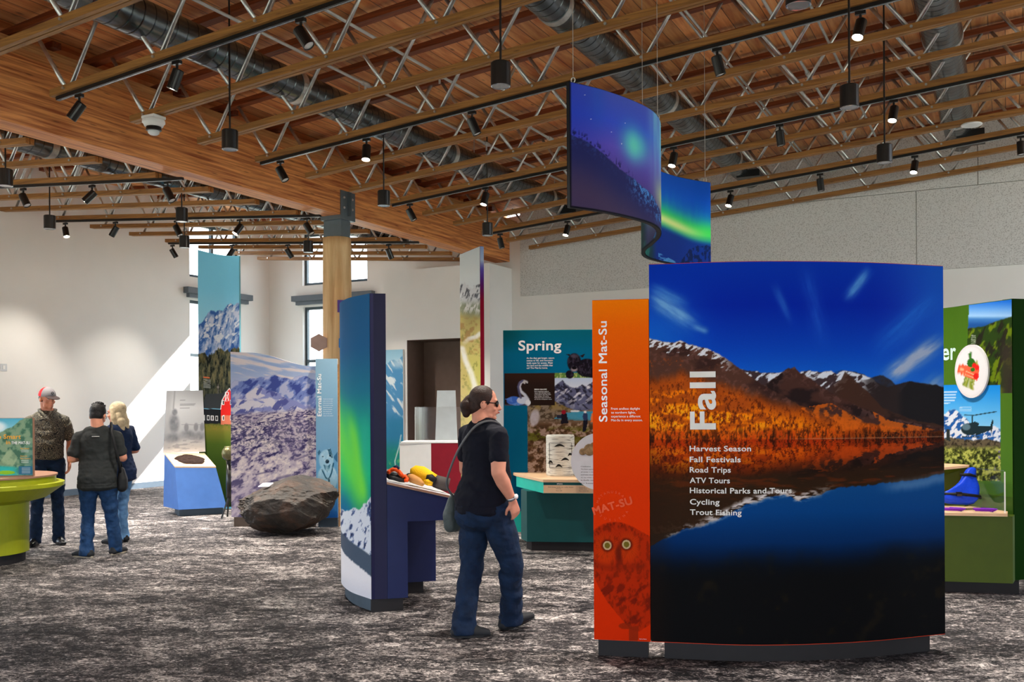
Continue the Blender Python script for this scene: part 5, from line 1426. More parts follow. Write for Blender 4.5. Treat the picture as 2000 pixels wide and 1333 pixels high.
# pillar with the husky, beside it
pl_ = Path([(-7.885, 9.765), (-7.655, 9.915)], 20)
t = thing('text_pillar', 'narrow pale blue upright panel with white vertical lettering and a smiling husky', 'display panel', (-7.77, 9.84, 0))
def paint_pil(U, V):
    X = 616 + U * 45; Y = 700 + V * 313
    cv = Cv(X, Y)
    cv.vgrad([(700, (136, 170, 192)), (860, (118, 166, 200)), (960, (90, 158, 206)), (1013, (30, 92, 176))])
    n = fbm(X / 4, Y / 6, 161, 4)
    dog = np.maximum.reduce([cv.ell(637, 899, 15, 20, soft=.1), cv.ell(639, 936, 21, 28, soft=.1), cv.poly([(640, 878), (645, 876), (651, 890), (646, 900)])])
    cv.put((166, 206, 226), dog * .8)
    cv.put((30, 76, 100), cv.poly([(640, 878), (646, 877), (650, 888), (650, 896), (644, 892)]) * .85)
    cv.put((30, 76, 100), cv.poly([(619, 884), (623, 879), (626, 884), (621, 890)]) * .6)
    cv.ell(639, 902, 4, 4, (18, 40, 56)); cv.ell(630, 892, 2.2, 1.2, (24, 60, 84)); cv.ell(645, 891, 1.8, 1.6, (14, 30, 44))
    cv.poly([(631, 908), (640, 911), (646, 906), (643, 918), (639, 923), (634, 917)], (58, 110, 136)); cv.ell(639, 916, 3, 6, (120, 168, 190))
    cv.line([(628, 918), (636, 934), (642, 938), (648, 924), (652, 906)], 2.6, (34, 84, 110)); cv.line([(642, 936), (643, 946)], 4, (44, 84, 104)); cv.ell(643.5, 945, 1.6, 2.4, (190, 170, 120))
    cv.put((40, 90, 130), cv.poly([(652, 894), (661, 882), (661, 905), (656, 900)]) * .7)
    cv.put((200, 226, 238), dog * sm(.56, .7, n) * .4)
    cv.put((60, 130, 190), sm(950, 980, Y) * sm(.5, .65, n) * .5)
    return cv.c
slab('body', pl_, .12, 2.17, .13, mat('pale_pillar_side', (186, 190, 196), .5), t)
graphic('graphic', pl_, .122, 2.168, paint_pil, t, 70, 280)
pe = pl_.at(pl_.L + .001); pb = pl_.at(pl_.L + .001, -.13); pm_ = pl_.at(pl_.L + .001, -.045)
e_ = (pe - pl_.at(0)) / pl_.L * .012
MB().prism([tuple(pm_), tuple(pm_ + e_), tuple(pb + e_), tuple(pb)], .0, 2.1).build('wood_edge', M['chord'], t)
slab('plinth', pl_, 0, .12, .12, M['plinth_blue'], t, .02, pl_.L - .01, front=-.02)
qx = lambda x: (x - 616) / 45 * pl_.L
qz = lambda y: 2.17 - (y - 700) / 313 * 2.05
lettering(pl_, [('Eternal Mat-Su', qx(627.5), qz(813), 83 / 313 * 2.05, 8.2 / 313 * 2.05, True, .014)], M['letter_white'], t)
lettering(pl_, [(s, qx(631.5), qz(780 + 4.1 * i), (.125, .12, .118, .122, .11, .115, .1, .11, .124)[i], .011, False, .0) for i, s in enumerate(
    ['Glaciers and the giant', 'peaks carved the valleys', 'of this land that people', 'have shared for so long', 'Explore the past and', 'present of the place', 'the animals and', 'the ice that still', 'shapes every season'])], M['letter_white'], t)

# ------------------------------------------------------------------ rock with its card
def make_rock():
    import bmesh
    bm = bmesh.new(); bmesh.ops.create_icosphere(bm, subdivisions=6, radius=1.0)
    V = np.array([v.co[:] for v in bm.verts]); fs = [[v.index for v in f.verts] for f in bm.faces]; bm.free()
    prof = [(-1, 0, 0.3), (-.86, -.20, .56), (-.5, -.22, .80), (0, -.24, .985), (.35, -.2, 1.0), (.75, -.02, .82), (.95, .28, .66), (1.0, .45, .55)]
    # faceted: project on random planes
    rs = np.random.RandomState(5)
    nr = rs.randn(46, 3); nr /= np.linalg.norm(nr, axis=1)[:, None]; off = .80 + .2 * rs.rand(46)
    d = V @ nr.T
    k = np.min(np.where(d > .05, off / np.maximum(d, .05), 9), 1)
    P = V * np.minimum(k, 1.12)[:, None]
    n = fbm(P[:, 0] * 3 + 5, P[:, 1] * 3 + P[:, 2] * 2.3 + 9, 171, 5, .55) - .5
    n2 = fbm(P[:, 0] * 9 + 3 + P[:, 2] * 4, P[:, 1] * 9 + P[:, 2] * 7, 173, 4, .6) - .5
    P = P * (1 + .16 * n + .07 * n2)[:, None]
    left = sm(-.45, -.85, P[:, 0])
    n3 = np.abs(fbm(P[:, 1] * 8, P[:, 2] * 9 + P[:, 0] * 5, 175, 4, .6) - .5) * 2
    P = P * (1 - .22 * left * n3)[:, None]
    x = P[:, 0]; z = P[:, 2]
    # the right end rises and overhangs, the left end slopes down
    X = x * .72
    top = np.interp(x, [-1.1, -.8, -.4, .1, .5, .8, 1.05], [.40, .52, .66, .72, .70, .63, .52])
    bot = np.interp(x, [-1.1, -.8, -.45, 0, .35, .7, 1.05], [.26, .10, .0, -.01, .01, .14, .38])
    Z = bot + (top - bot) * np.clip((z + 1) / 2, 0, 1.03)
    Z = np.maximum(Z, 0.004)
    Y = P[:, 1] * .50 * (1 - .12 * z)
    return np.stack([X, Y, Z], 1), fs
rv, rf = make_rock()
def rock_mat():
    mt, nt, b = new_mat('dark_rock'); L = nt.links.new
    tc = nt.nodes.new('ShaderNodeTexCoord')
    n1 = nt.nodes.new('ShaderNodeTexNoise'); n1.inputs['Scale'].default_value = 3.5; n1.inputs['Detail'].default_value = 8; n1.inputs['Roughness'].default_value = .65; L(tc.outputs['Object'], n1.inputs['Vector'])
    rp = nt.nodes.new('ShaderNodeValToRGB'); el = rp.color_ramp.elements
    el[0].position = .32; el[0].color = hx(30, 28, 27); el[1].position = .72; el[1].color = hx(92, 87, 84)
    e = el.new(.5); e.color = hx(54, 46, 40); e = el.new(.6); e.color = hx(74, 53, 40)
    L(n1.outputs['Fac'], rp.inputs[0])
    n2 = nt.nodes.new('ShaderNodeTexNoise'); n2.inputs['Scale'].default_value = 14; n2.inputs['Detail'].default_value = 6; L(tc.outputs['Object'], n2.inputs['Vector'])
    bp = nt.nodes.new('ShaderNodeBump'); bp.inputs['Strength'].default_value = .7; bp.inputs['Distance'].default_value = .03
    L(n2.outputs['Fac'], bp.inputs['Height']); L(bp.outputs[0], b.inputs['Normal']); L(rp.outputs[0], b.inputs['Base Color'])
    b.inputs['Roughness'].default_value = .62
    return mt
rc = Vector((-7.86, 9.21, 0)); ra = math.radians(27)
c_, s_ = math.cos(ra), math.sin(ra)
RV = np.stack([rc.x + rv[:, 0] * c_ - rv[:, 1] * s_, rc.y + rv[:, 0] * s_ + rv[:, 1] * c_, rv[:, 2]], 1)
o = mesh_obj('boulder', RV, rf, rock_mat(), smooth=False)
tag(o, 'huge dark rough boulder resting on the carpet in front of the glacier panel', 'rock')
k = thing('label_card', 'small tilted white label card on top of the boulder', 'card', (rc.x - .1, rc.y, .8))
# set on the rock by finding the height of its surface under the card
lx, ly = -.27, -.10
dsel = np.argsort((rv[:, 0] - lx) ** 2 + (rv[:, 1] - ly) ** 2 + np.where(rv[:, 2] < .5, 9, 0))[:40]
hz = float(rv[dsel, 2].max())
def rk(a, b, z): return (rc.x + a * c_ - b * s_, rc.y + a * s_ + b * c_, z)
q = [rk(lx - .07, ly - .06, hz + .004), rk(lx + .06, ly - .06, hz + .006), rk(lx + .09, ly + .06, hz + .04), rk(lx - .04, ly + .06, hz + .038)]
MB().hexa(q, [(x, y, z + .008) for x, y, z in q]).build('card', mat('card_white', (232, 232, 246), .4), k)
mb = MB()
for i in range(4):
    a = .3 + .14 * i
    p0 = Vector(q[0]).lerp(Vector(q[3]), a); p1 = Vector(q[1]).lerp(Vector(q[2]), a)
    mb.bar(p0.lerp(p1, .25) + Vector((0, 0, .0085)), p0.lerp(p1, .75 - .05 * i) + Vector((0, 0, .0085)), .006, .001)
mb.build('lettering', mat('violet_print', (176, 170, 214), .5), k)

# ------------------------------------------------------------------ tall banner with mountain and red barn
bn = Path([(-10.955, 10.78), (-10.63, 10.98), (-10.33, 11.0)], 40)
t = thing('barn_banner', 'very tall sky blue banner panel showing rocky peaks and a red barn', 'display panel', (-10.6, 10.9, 0))
BZ1 = lambda u: 3.955 - .11 * np.asarray(u) - .02 * np.sin(np.asarray(u) * 3.1)
def paint_barn(U, V):
    X = np.interp(U, [0, .25, .5, .75, 1], [386, 408, 431, 450, 466]); Y = 488 + V * 506 + 8 * U * (1 - V)
    cv = Cv(X, Y)
    cv.vgrad([(485, (124, 206, 244)), (560, (132, 214, 250)), (660, (172, 228, 250))])
    mk, d = cv.below([(380, 640), (392, 632), (404, 612), (410, 604), (420, 607), (428, 602), (434, 604), (442, 592), (450, 588), (456, 594), (462, 590), (475, 592)], 3, .3, 181)
    k = fbm((X + Y * .25) / 5, (Y - X * .4) / 17, 183, 5, .6)
    cv.put((140, 168, 214), mk); cv.put((62, 104, 176), mk * sm(.48, .38, k)); cv.put((206, 214, 236), mk * sm(.54, .66, k)); cv.put((236, 240, 248), mk * sm(.6, .66, fbm((X + Y) / 8, (Y - X) / 14, 185, 4)) * .9)
    f, df = cv.below([(380, 700), (395, 690), (410, 694), (425, 680), (440, 684), (460, 678), (475, 684)], 9, .22, 187, octv=5)
    kk = fbm(X / 3.2, Y / 12, 189, 4, .65)
    cv.put((74, 78, 62), f); cv.put((118, 112, 82), f * sm(.52, .66, kk)); cv.put((30, 34, 32), f * sm(.46, .36, kk)); cv.put((110, 100, 60), f * sm(.56, .68, fbm(X / 9, Y / 18, 191, 3)) * sm(760, 720, Y) * .5)
    cv.put((46, 52, 44), sm(740, 760, Y) * .5)
    # field
    g = sm(826, 834, Y)
    cv.vgrad([(826, (98, 116, 42)), (840, (124, 122, 50)), (870, (74, 96, 34)), (930, (50, 74, 26)), (994, (34, 52, 20))], g)
    cv.put((150, 120, 60), sm(828, 834, Y) * sm(846, 836, Y) * sm(.5, .62, fbm(X / 3, Y / 2, 193, 3)) * .5)
    # barn
    cv.poly([(392, 800), (400, 771), (432, 768), (441, 758), (436, 800)], (54, 58, 62)); cv.poly([(388, 800), (431, 800), (431, 828), (388, 830)], (34, 36, 40)); 
    cv.poly([(429, 800), (432, 782), (440, 765), (446, 758), (452, 768), (458, 800), (458, 830), (429, 830)], (222, 44, 40)); cv.poly([(429, 812), (458, 812), (458, 830), (429, 830)], (214, 120, 92))
    W = (240, 240, 240)
    cv.line([(388, 800), (429, 799.5)], 1.0, (120, 180, 210)); cv.line([(429, 800), (432, 782), (440, 765), (446, 758), (452, 768), (458, 790)], 1.4, W)
    for wx in (395, 404, 412, 421): cv.poly([(wx - 2.6, 813), (wx + 2.6, 813), (wx + 2.6, 823), (wx - 2.6, 823)], W); cv.poly([(wx - 1.4, 814.5), (wx + 1.4, 814.5), (wx + 1.4, 821.5), (wx - 1.4, 821.5)], (30, 32, 36))
    for wx, wy in ((434, 786), (449, 786), (434, 817), (449, 817)): cv.poly([(wx - 2, wy - 5), (wx + 2, wy - 5), (wx + 2, wy + 5), (wx - 2, wy + 5)], W); cv.poly([(wx - 1, wy - 3.5), (wx + 1, wy - 3.5), (wx + 1, wy + 3.5), (wx - 1, wy + 3.5)], (30, 30, 34))
    for a, b in (((438, 766), (438, 783)), ((444.5, 766), (444.5, 783)), ((438, 766), (444.5, 783)), ((444.5, 766), (438, 783)), ((438, 783), (444.5, 783)), ((438, 766), (444.5, 766))): cv.line([a, b], 1.1, W)
    cv.line([(424, 768), (424, 750)], 1.6, (96, 92, 90)); cv.ell(424, 756, 2.4, 2.6, (120, 116, 110))
    cv.poly([(395, 737), (407, 737), (407, 739), (395, 739)], (206, 110, 70))
    for i in range(7): cv.put((176, 180, 176), cv.poly([(395, 742 + 2.6 * i), (409, 742 + 2.6 * i), (409, 743.2 + 2.6 * i), (395, 743.2 + 2.6 * i)]) * .7)
    return cv.c
slab('body', bn, .0, BZ1, .03, mat('pale_cyan_edge', (120, 200, 226), .5), t)
graphic('graphic', bn, .03, BZ1, paint_barn, t, 110, 420)
# round pot on a bracket next to the banner
k = thing('metal_pot', 'round dull metal pot on a dark stand between the barn banner and the glacier panel', 'pot', (-9.73, 10.05, 0))
pc_ = Vector((-9.72, 10.12, 0))
MB().lathe([(.02, .80), (.055, .815), (.085, .85), (.095, .90), (.088, .945), (.062, .98), (.055, .985), (.058, 1.0), (.05, 1.0), (.04, .99)], pc_, 28).build('pot_body', mat('pewter', (112, 108, 78), .35, metal=.7), k, smooth=True)
MB().lathe([(.03, .75), (.035, .80)], pc_, 16).build('pot_foot', M['black'], k)
MB().tube([pc_ + Vector((0, 0, .75)), pc_ + Vector((.02, .01, .5)), pc_ + Vector((.0, 0, .28))], [.03, .06, .035], 14).build('stand_body', M['black'], k, smooth=True)
for a in (0.4, 2.5, 4.6):
    MB().tube([pc_ + Vector((0, 0, .3)), pc_ + Vector((.13 * math.cos(a), .13 * math.sin(a), .0))], .012, 8).build('leg', M['black'], k)

# ------------------------------------------------------------------ light blue kiosk
k = thing('photo_kiosk', 'light blue tapered kiosk with a tilted wooden top and an upright black and white photograph', 'kiosk', (-10.6, 10.2, 0))
A0, B0, C0 = Vector((-11.06, 10.07, .1)), Vector((-10.42, 9.80, .1)), Vector((-10.08, 10.37, .1))
A0, B0, C0 = Vector((-11.02, 10.14, .1)), Vector((-10.44, 9.88, .1)), Vector((-10.05, 10.42, .1)); D0 = A0 + C0 - B0
A1, B1, C1 = Vector((-11.04, 10.2, .86)), Vector((-10.62, 9.99, .685)), Vector((-10.23, 10.41, .685)); D1 = Vector((-10.72, 10.72, .86))
def flat4(a, b, c, d):           # move d along the face normal so that the four corners lie in one plane
    n_ = (b - a).cross(c - a).normalized(); return d - n_ * (d - a).dot(n_)
C1 = flat4(B0, C0, B1, C1); A1 = flat4(A0, B0, B1, A1); D1 = A1 + (C1 - B1)
MB().hexa([A0, B0, C0, D0], [A1, B1, C1, D1]).build('base', M['blue_kiosk'], k)
up_ = Vector((0, 0, .022))
MB().hexa([A1 + up_ * .05, B1 + up_ * .05, C1 + up_ * .05, D1 + up_ * .05], [A1 + up_, B1 + up_, C1 + up_, D1 + up_]).build('wood_top', M['maple'], k)
MB().hexa([A0.lerp(D0, .08) * 1 + Vector((.09, .06, -.1)), B0 + Vector((-.04, .05, -.1)), C0 + Vector((-.10, .03, -.1)), D0 + Vector((-.04, -.05, -.1))],
          [A0.lerp(D0, .08) + Vector((.09, .06, 0)), B0 + Vector((-.04, .05, 0)), C0 + Vector((-.10, .03, 0)), D0 + Vector((-.04, -.05, 0))]).build('plinth', M['plinth_blue'], k)
def quad_print(name, bl, br, tr, tl, paint, parent, nu, nv, nrm, thick, bmat):
    bl, br, tr, tl = map(Vector, (bl, br, tr, tl)); nv_ = Vector(nrm).normalized()
    MB().hexa([bl - nv_ * thick, br - nv_ * thick, br - nv_ * .001, bl - nv_ * .001], [tl - nv_ * thick, tr - nv_ * thick, tr - nv_ * .001, tl - nv_ * .001]).build('backing', bmat, parent)
    U, V = np.meshgrid(np.linspace(0, 1, nu), np.linspace(0, 1, nv))
    a = np.array(tl)[None, None] * ((1 - U) * (1 - V))[..., None] + np.array(tr) * (U * (1 - V))[..., None] + np.array(bl) * ((1 - U) * V)[..., None] + np.array(br) * (U * V)[..., None]
    a = a + np.array(nv_) * .001
    idx = np.arange(nu * nv).reshape(nv, nu)
    fs = np.stack([idx[1:, :-1], idx[1:, 1:], idx[:-1, 1:], idx[:-1, :-1]], -1).reshape(-1, 4)
    return mesh_obj(name, a.reshape(-1, 3), fs, M['print'], parent, smooth=True, cols=paint(U, V))
def paint_kiosk(U, V):
    Y = 765 + V * 122; X = 350 + (U - .5) * (58 + 20 * V)
    cv = Cv(X, Y); n = fbm(X / 5, Y / 7, 201, 4)
    cv.vgrad([(765, (150, 152, 156)), (800, (182, 184, 188)), (850, (154, 157, 162)), (887, (186, 180, 176))])
    cv.put((130, 132, 136), sm(335, 322, X) * .5); cv.put((120, 122, 126), cv.line([(334, 765), (331, 800)], 2.5) * .6)
    cv.put((92, 95, 102), np.maximum(cv.ell(332, 830, 8, 18, soft=.5), cv.ell(333, 808, 4.5, 7, soft=.4)) * (.4 + .6 * n))
    for ex, ey, w in ((330, 858, 14), (355, 852, 11), (376, 856, 12)): cv.put((98, 101, 108), cv.ell(ex, ey, w, 8, soft=.7) * (.3 + .7 * n))
    for ex in (353, 370, 381): cv.put((112, 114, 120), cv.ell(ex, 838, 4, 8, soft=.3) * .8)
    cv.line([(345, 832), (388, 834)], 1.2, (130, 132, 138)); cv.put((120, 122, 128), sm(.56, .66, fbm(X / 14, Y / 4, 203, 4)) * sm(848, 866, Y) * .6)
    cv.put((232, 226, 222), sm(876, 887, Y) * .6)
    for i, w in enumerate((9, 26, 26, 24, 26, 16)): cv.put((90, 92, 96), cv.poly([(342, 784 + 2.6 * i + (2 if i else 0)), (342 + w, 784 + 2.6 * i + (2 if i else 0)), (342 + w, 785 + 2.6 * i + (2 if i else 0)), (342, 785 + 2.6 * i + (2 if i else 0))]) * .7)
    return cv.c
bl = A1 + Vector((.03, .02, .01)); br = D1 + Vector((.02, -.02, .01))
bl = A1.lerp(D1, .03) + (B1 - A1) * .03 + Vector((0, 0, .015)); br = A1.lerp(D1, .95) + (B1 - A1) * .03 + Vector((0, 0, .015))
nk = (br - bl).cross(Vector((0, 0, 1)))
tl = Vector((-11.10, 10.42, 1.79)); tr = Vector((-10.86, 10.80, 1.80))
# upright photo faces us: runs along the back edge of the top
bl = Vector((-11.06, 10.18, .875)); br = Vector((-10.70, 10.66, .885)); tl = Vector((-11.09, 10.28, 1.80)); tr = Vector((-10.83, 10.66, 1.80))
quad_print('photograph', bl, br, bl + (br - bl) * .86 + (tl - bl) * 1.0 - (br - bl) * .0, tl, paint_kiosk, k, 70, 110, (br - bl).cross(tl - bl), .025, mat('photo_board', (150, 170, 190), .5))
fur = thing('beaver_pelt', 'oval dark brown fur pelt lying on the wooden kiosk top', 'fur pelt', (-10.62, 10.3, .78))
ctr = (A1 + B1 + C1 + D1) / 4; e1 = ((C1 + D1) / 2 - (A1 + B1) / 2); e2 = ((A1 + D1) / 2 - (B1 + C1) / 2); nn = e1.cross(e2).normalized()
rs = np.random.RandomState(2); mb = MB()
U, V = np.meshgrid(np.linspace(0, 2 * np.pi, 49)[:-1], np.linspace(0, 1, 14))
P = []
for a, r in zip(U.ravel(), V.ravel()):
    w = r * (1 + .06 * math.sin(5 * a) + .03 * math.sin(11 * a))
    h = .03 * math.sqrt(max(0, 1 - r * r)) + .016 * float(vn(np.array(6 * math.cos(a) * r + 9), np.array(6 * math.sin(a) * r + 9), 207)) * (1 - r ** 6)
    P.append(ctr + e1 * (.36 * w * math.cos(a)) + e2 * (.34 * w * math.sin(a)) + nn * (h + .023) + Vector((0, 0, 0)))
idx = np.arange(14 * 48).reshape(14, 48)
fs = [(idx[i, k2], idx[i, (k2 + 1) % 48], idx[i + 1, (k2 + 1) % 48], idx[i + 1, k2]) for i in range(13) for k2 in range(48)]
mesh_obj('fur', [tuple(p) for p in P], fs, mat('brown_fur', (46, 30, 24), .9, var=.5, nscale=45, bump=.9, bscale=160), fur, smooth=True)

# ------------------------------------------------------------------ lime green round table
tc_ = Vector((-9.25, 6.14, 0))
k = thing('round_counter', 'lime green round counter with a flared rim, cut by the edge of the view', 'counter', tc_)
MB().lathe([(.43, .10), (.445, .10), (.445, .64)], tc_, 72).build('column', M['lime'], k, smooth=False)
MB().lathe([(.445, .60), (.61, .645), (.765, .755), (.78, .765), (.78, .80), (.765, .805), (.02, .805)], tc_, 72).build('rim', M['lime'], k)
MB().lathe([(.70, .805), (.70, .862), (.69, .866), (.02, .866)], tc_, 72).build('raised_ring', M['lime'], k)
MB().lathe([(.715, .866), (.715, .882), (.68, .884), (.02, .884)], tc_, 72).build('ring_top', M['maple_edge'], k)
MB().lathe([(.40, 0), (.41, 0), (.41, .10), (.4, .1)], tc_, 60).build('plinth', M['plinth'], k)
# sign board standing on the table
sr = Vector((-8.405, 6.13, 0)) ; 
sg0 = Vector((-9.02, 5.80, 0)); sg1 = Vector((-8.40, 6.12, 0))
cd = Vector((math.cos(YAW), math.sin(YAW), 0)); sg1 = Vector((-8.581, 6.256, 0)); sg0 = sg1 - cd * .797
sgp = Path([tuple(sg0[:2]), tuple(sg1[:2])], 20)
k = thing('safety_sign', 'upright sign with a green mountainside and orange lettering standing on the lime counter', 'sign', (sg1.x - .3, sg1.y - .15, .81))
def paint_camp(U, V):
    X = 65 - (1 - U) * 157; Y = 821 + V * 115
    cv = Cv(X, Y); n = fbm(X / 9, Y / 9, 211, 5)
    cv.vgrad([(821, (84, 176, 206)), (850, (160, 214, 226))])
    cv.put((236, 244, 248), cv.ell(-4, 838, 16, 10, soft=.5) * .9)
    mk, d = cv.below([(-92, 880), (-40, 862), (0, 850), (14, 842), (26, 838), (40, 826), (52, 819), (70, 818)], 2, .15, 213)
    cv.put((112, 148, 120), mk); cv.put((72, 112, 92), mk * sm(.5, .64, n)); cv.put((150, 170, 140), mk * sm(.52, .4, n) * .5)
    cv.put((60, 120, 130), mk * sm(40, 68, X) * sm(850, 930, Y) * .6)
    cv.put((170, 190, 150), mk * cv.poly([(-5, 916), (20, 880), (36, 900), (24, 920)]) * .5)
    cv.put((54, 182, 178), sm(914, 920, Y - X * .06) * sm(50, 20, X)); cv.put((150, 196, 40), cv.ell(12, 930, 18, 4) * .9); cv.put((52, 110, 140), cv.poly([(37, 918), (64, 918), (64, 934), (37, 934)]))
    for i in range(4): cv.put((200, 216, 220), cv.poly([(43, 921 + 3 * i), (60, 921 + 3 * i), (60, 922.2 + 3 * i), (43, 922.2 + 3 * i)]) * .8)
    for yy in (885, 888, 906, 909): cv.put((226, 234, 230), cv.poly([(42, yy), (57, yy), (57, yy + 1.3), (42, yy + 1.3)]) * .8)
    return cv.c
slab('board', sgp, .886, 1.462, .025, M['maple_edge'], k)
graphic('graphic', sgp, .892, 1.459, paint_camp, k, 150, 110, u0=.003, u1=sgp.L - .008)
cz = lambda y: 1.459 - (y - 821) / 115 * .567
cx_ = lambda x: sgp.L - (65 - x) / 157 * sgp.L
M['amber'] = mat('amber_lettering', (240, 170, 40), .5)
lettering(sgp, [('Camp Smart', cx_(-31), cz(862), 72 / 157 * sgp.L, 9.5 / 115 * .557, False, .012), ('in', cx_(12), cz(873), 8 / 157 * sgp.L, 8.5 / 115 * .557, False, .012)], M['amber'], k)
lettering(sgp, [('THE MAT-SU', cx_(22.5), cz(873), 36 / 157 * sgp.L, 6 / 115 * .557, False, .012)], M['letter_white'], k)
lettering(sgp, [('Plan Ahead', cx_(40), cz(883), 17 / 157 * sgp.L, 2.6 / 115 * .557, False, .005), ('Know the', cx_(40), cz(898), 13 / 157 * sgp.L, 2.6 / 115 * .557, False, .005), ('Bear Country', cx_(40), cz(903), 20 / 157 * sgp.L, 2.6 / 115 * .557, False, .005)], M['amber'], k)

# ------------------------------------------------------------------ tall narrow stream panel
tp = Path([(-6.72, 11.38), (-6.10, 10.92)], 30)
tp = Path([(-6.70, 11.42), (-6.12, 10.95)], 30)
k = thing('stream_panel', 'very tall narrow panel showing a stream on a mossy hillside, dark red edge', 'display panel', (-6.4, 11.2, 0))
def paint_st(U, V):
    X = 895 + U * 43; Y = 489 + V * 540 + 6 - 12 * U
    cv = Cv(X, Y); n = fbm(X / 6, Y / 8, 221, 5, .6)
    cv.vgrad([(489, (206, 214, 218)), (540, (224, 230, 232)), (560, (222, 228, 232))])
    mk, d = cv.below([(880, 565), (895, 558), (905, 552), (910, 560), (920, 566), (930, 558), (940, 560)], 6, .35, 223)
    cv.put((214, 216, 220), mk); k2 = fbm((X + Y * .3) / 3, Y / 10, 225, 4, .65)
    cv.put((90, 92, 100), mk * sm(.52, .62, k2) * sm(610, 575, Y))
    cv.put((140, 146, 120), sm(585, 605, Y + 10 * (n - .5))); cv.put((224, 222, 218), sm(585, 600, Y) * sm(625, 605, Y) * sm(.5, .62, k2))
    cv.put((182, 166, 98), sm(608, 630, Y + 10 * (n - .5))); cv.put((158, 122, 70), sm(615, 640, Y) * sm(.52, .64, fbm(X / 10, Y / 8, 227, 4)) * sm(720, 680, Y) * .8)
    cv.put((176, 172, 86), sm(680, 720, Y) * sm(905, 920, X) * .7); cv.put((120, 122, 58), sm(640, 660, Y) * sm(.58, .68, n) * .6)
    w = cv.line([(937, 655), (930, 662), (914, 668), (904, 678), (900, 692), (905, 712), (914, 732), (924, 748), (930, 770), (926, 800)], 8, soft=.6); w2 = cv.line([(900, 690), (906, 712), (918, 736), (926, 760), (922, 800)], 12, soft=.7)
    cv.put((222, 222, 222), np.maximum(w * sm(690, 660, Y) * .9, w2 * .9) * (.65 + .5 * n))
    cv.put((232, 214, 170), sm(740, 800, Y) * .3)
    return cv.c
slab('body', tp, 0.0, lambda u: 3.645, .05, mat('panel_core_dark_red', (120, 16, 36), .5), k)
graphic('graphic', tp, .05, 3.64, paint_st, k, 60, 420)
# edge strip: red below, paler violet towards the top
ep0 = tp.at(tp.L + .0015, .001); ep1 = tp.at(tp.L + .0015, -.051); e_ = (tp.at(tp.L) - tp.at(0)) / tp.L * .004
U, V = np.meshgrid(np.linspace(0, 1, 4), np.linspace(0, 1, 120))
P = np.concatenate([(np.array(ep0) * (1 - U[..., None]) + np.array(ep1) * U[..., None]) + e_, (3.64 - 3.6 * V)[..., None]], -1)
cv = Cv(U, V); cv.vgrad([(0, (130, 150, 196)), (.05, (170, 186, 214)), (.08, (90, 80, 170)), (.13, (84, 30, 110)), (.2, (140, 14, 40)), (1, (146, 14, 34))])
idx = np.arange(480).reshape(120, 4)
mesh_obj('edge_print', P.reshape(-1, 3), np.stack([idx[1:, :-1], idx[1:, 1:], idx[:-1, 1:], idx[:-1, :-1]], -1).reshape(-1, 4), M['print'], k, cols=cv.c)

# ------------------------------------------------------------------ poster of blue mountains on the wall block
pp = Path([(-11.0 + .02, BY - .03), (-10.72, BY - .03)], 10)
pp = Path([(-11.2, BY - .05), (-10.52, BY - .05)], 20)
k = thing('mountain_poster', 'tall wall panel with blue snowy mountains and green forest, behind the navy panel', 'poster', (-10.8, BY, .4))
def paint_po(U, V):
    X = 728 + U * 51; Y = 685 + V * 231
    cv = Cv(X, Y); n = fbm(X / 5, Y / 6, 231, 4)
    cv.vgrad([(680, (156, 206, 232)), (720, (176, 216, 236))])
    mk, d = cv.below([(730, 715), (752, 712), (760, 704), (770, 708), (778, 696), (790, 694)], 4, .2, 233)
    cv.put((88, 152, 200), mk); cv.put((226, 238, 244), mk * sm(.55, .63, fbm((X - Y * .55) / 5, (Y + X * .6) / 30, 235, 4)) * sm(850, 800, Y)); cv.put((200, 222, 236), cv.ell(770, 712, 12, 8, soft=.8) * .7)
    cv.put((50, 132, 172), sm(800, 830, Y + 10 * (n - .5)) * .8); cv.put((40, 140, 130), sm(850, 890, Y)); cv.put((90, 178, 120), sm(870, 900, Y) * sm(.5, .64, n)); cv.put((210, 232, 226), cv.line([(775, 850), (772, 870), (764, 900), (766, 930)], 2) * .8)
    return cv.c
slab('board', pp, .3, 2.66, .04, M['white'], k); graphic('graphic', pp, .302, 2.658, paint_po, k, 60, 240)

# ------------------------------------------------------------------ red pedestal with a glass case
pd0 = Vector((-8.03, 12.76, 0)); pr = Vector((.82, .38, 0)).normalized(); pb_ = Vector((-pr.y, pr.x, 0))
pd = lambda a, b: tuple((pd0 + pr * a + pb_ * b)[:2])
k = thing('case_pedestal', 'crimson pedestal with a white side standing in front of the brown niche', 'pedestal', (-8.1, 13, 0))
MB().prism([pd(0, 0), pd(.75, 0), pd(.75, .6), pd(0, .6)], 0, .965).build('red_body', M['red'], k)
MB().prism([pd(-.50, .02), pd(-.001, .001), pd(-.001, .6), pd(-.50, .6)], 0, .965).build('white_side', M['white'], k)
MB().prism([pd(-.48, .0), pd(.76, -.01), pd(.76, .61), pd(-.48, .61)], .966, .99).build('top', M['white'], k)
gc = thing('glass_case', 'clear glass case standing on the crimson pedestal', 'glass case', (-8, 13, .99))
for a0, b0, a1, b1 in ((-.26, .05, .50, .05), (.50, .05, .50, .5), (-.26, .5, .50, .5), (-.26, .05, -.26, .5)):
    p, q = Vector((*pd(a0, b0), 0)), Vector((*pd(a1, b1), 0)); dv = (q - p).normalized(); nv = Vector((-dv.y, dv.x, 0)) * .006
    MB().prism([tuple(p[:2]), tuple(q[:2]), tuple((q + nv)[:2]), tuple((p + nv)[:2])], .992, 1.53).build('pane', M['glass'], gc)
lid = MB().prism([pd(-.265, .045), pd(.505, .045), pd(.505, .505), pd(-.265, .505)], 1.531, 1.538).build('lid', M['glass'], gc)
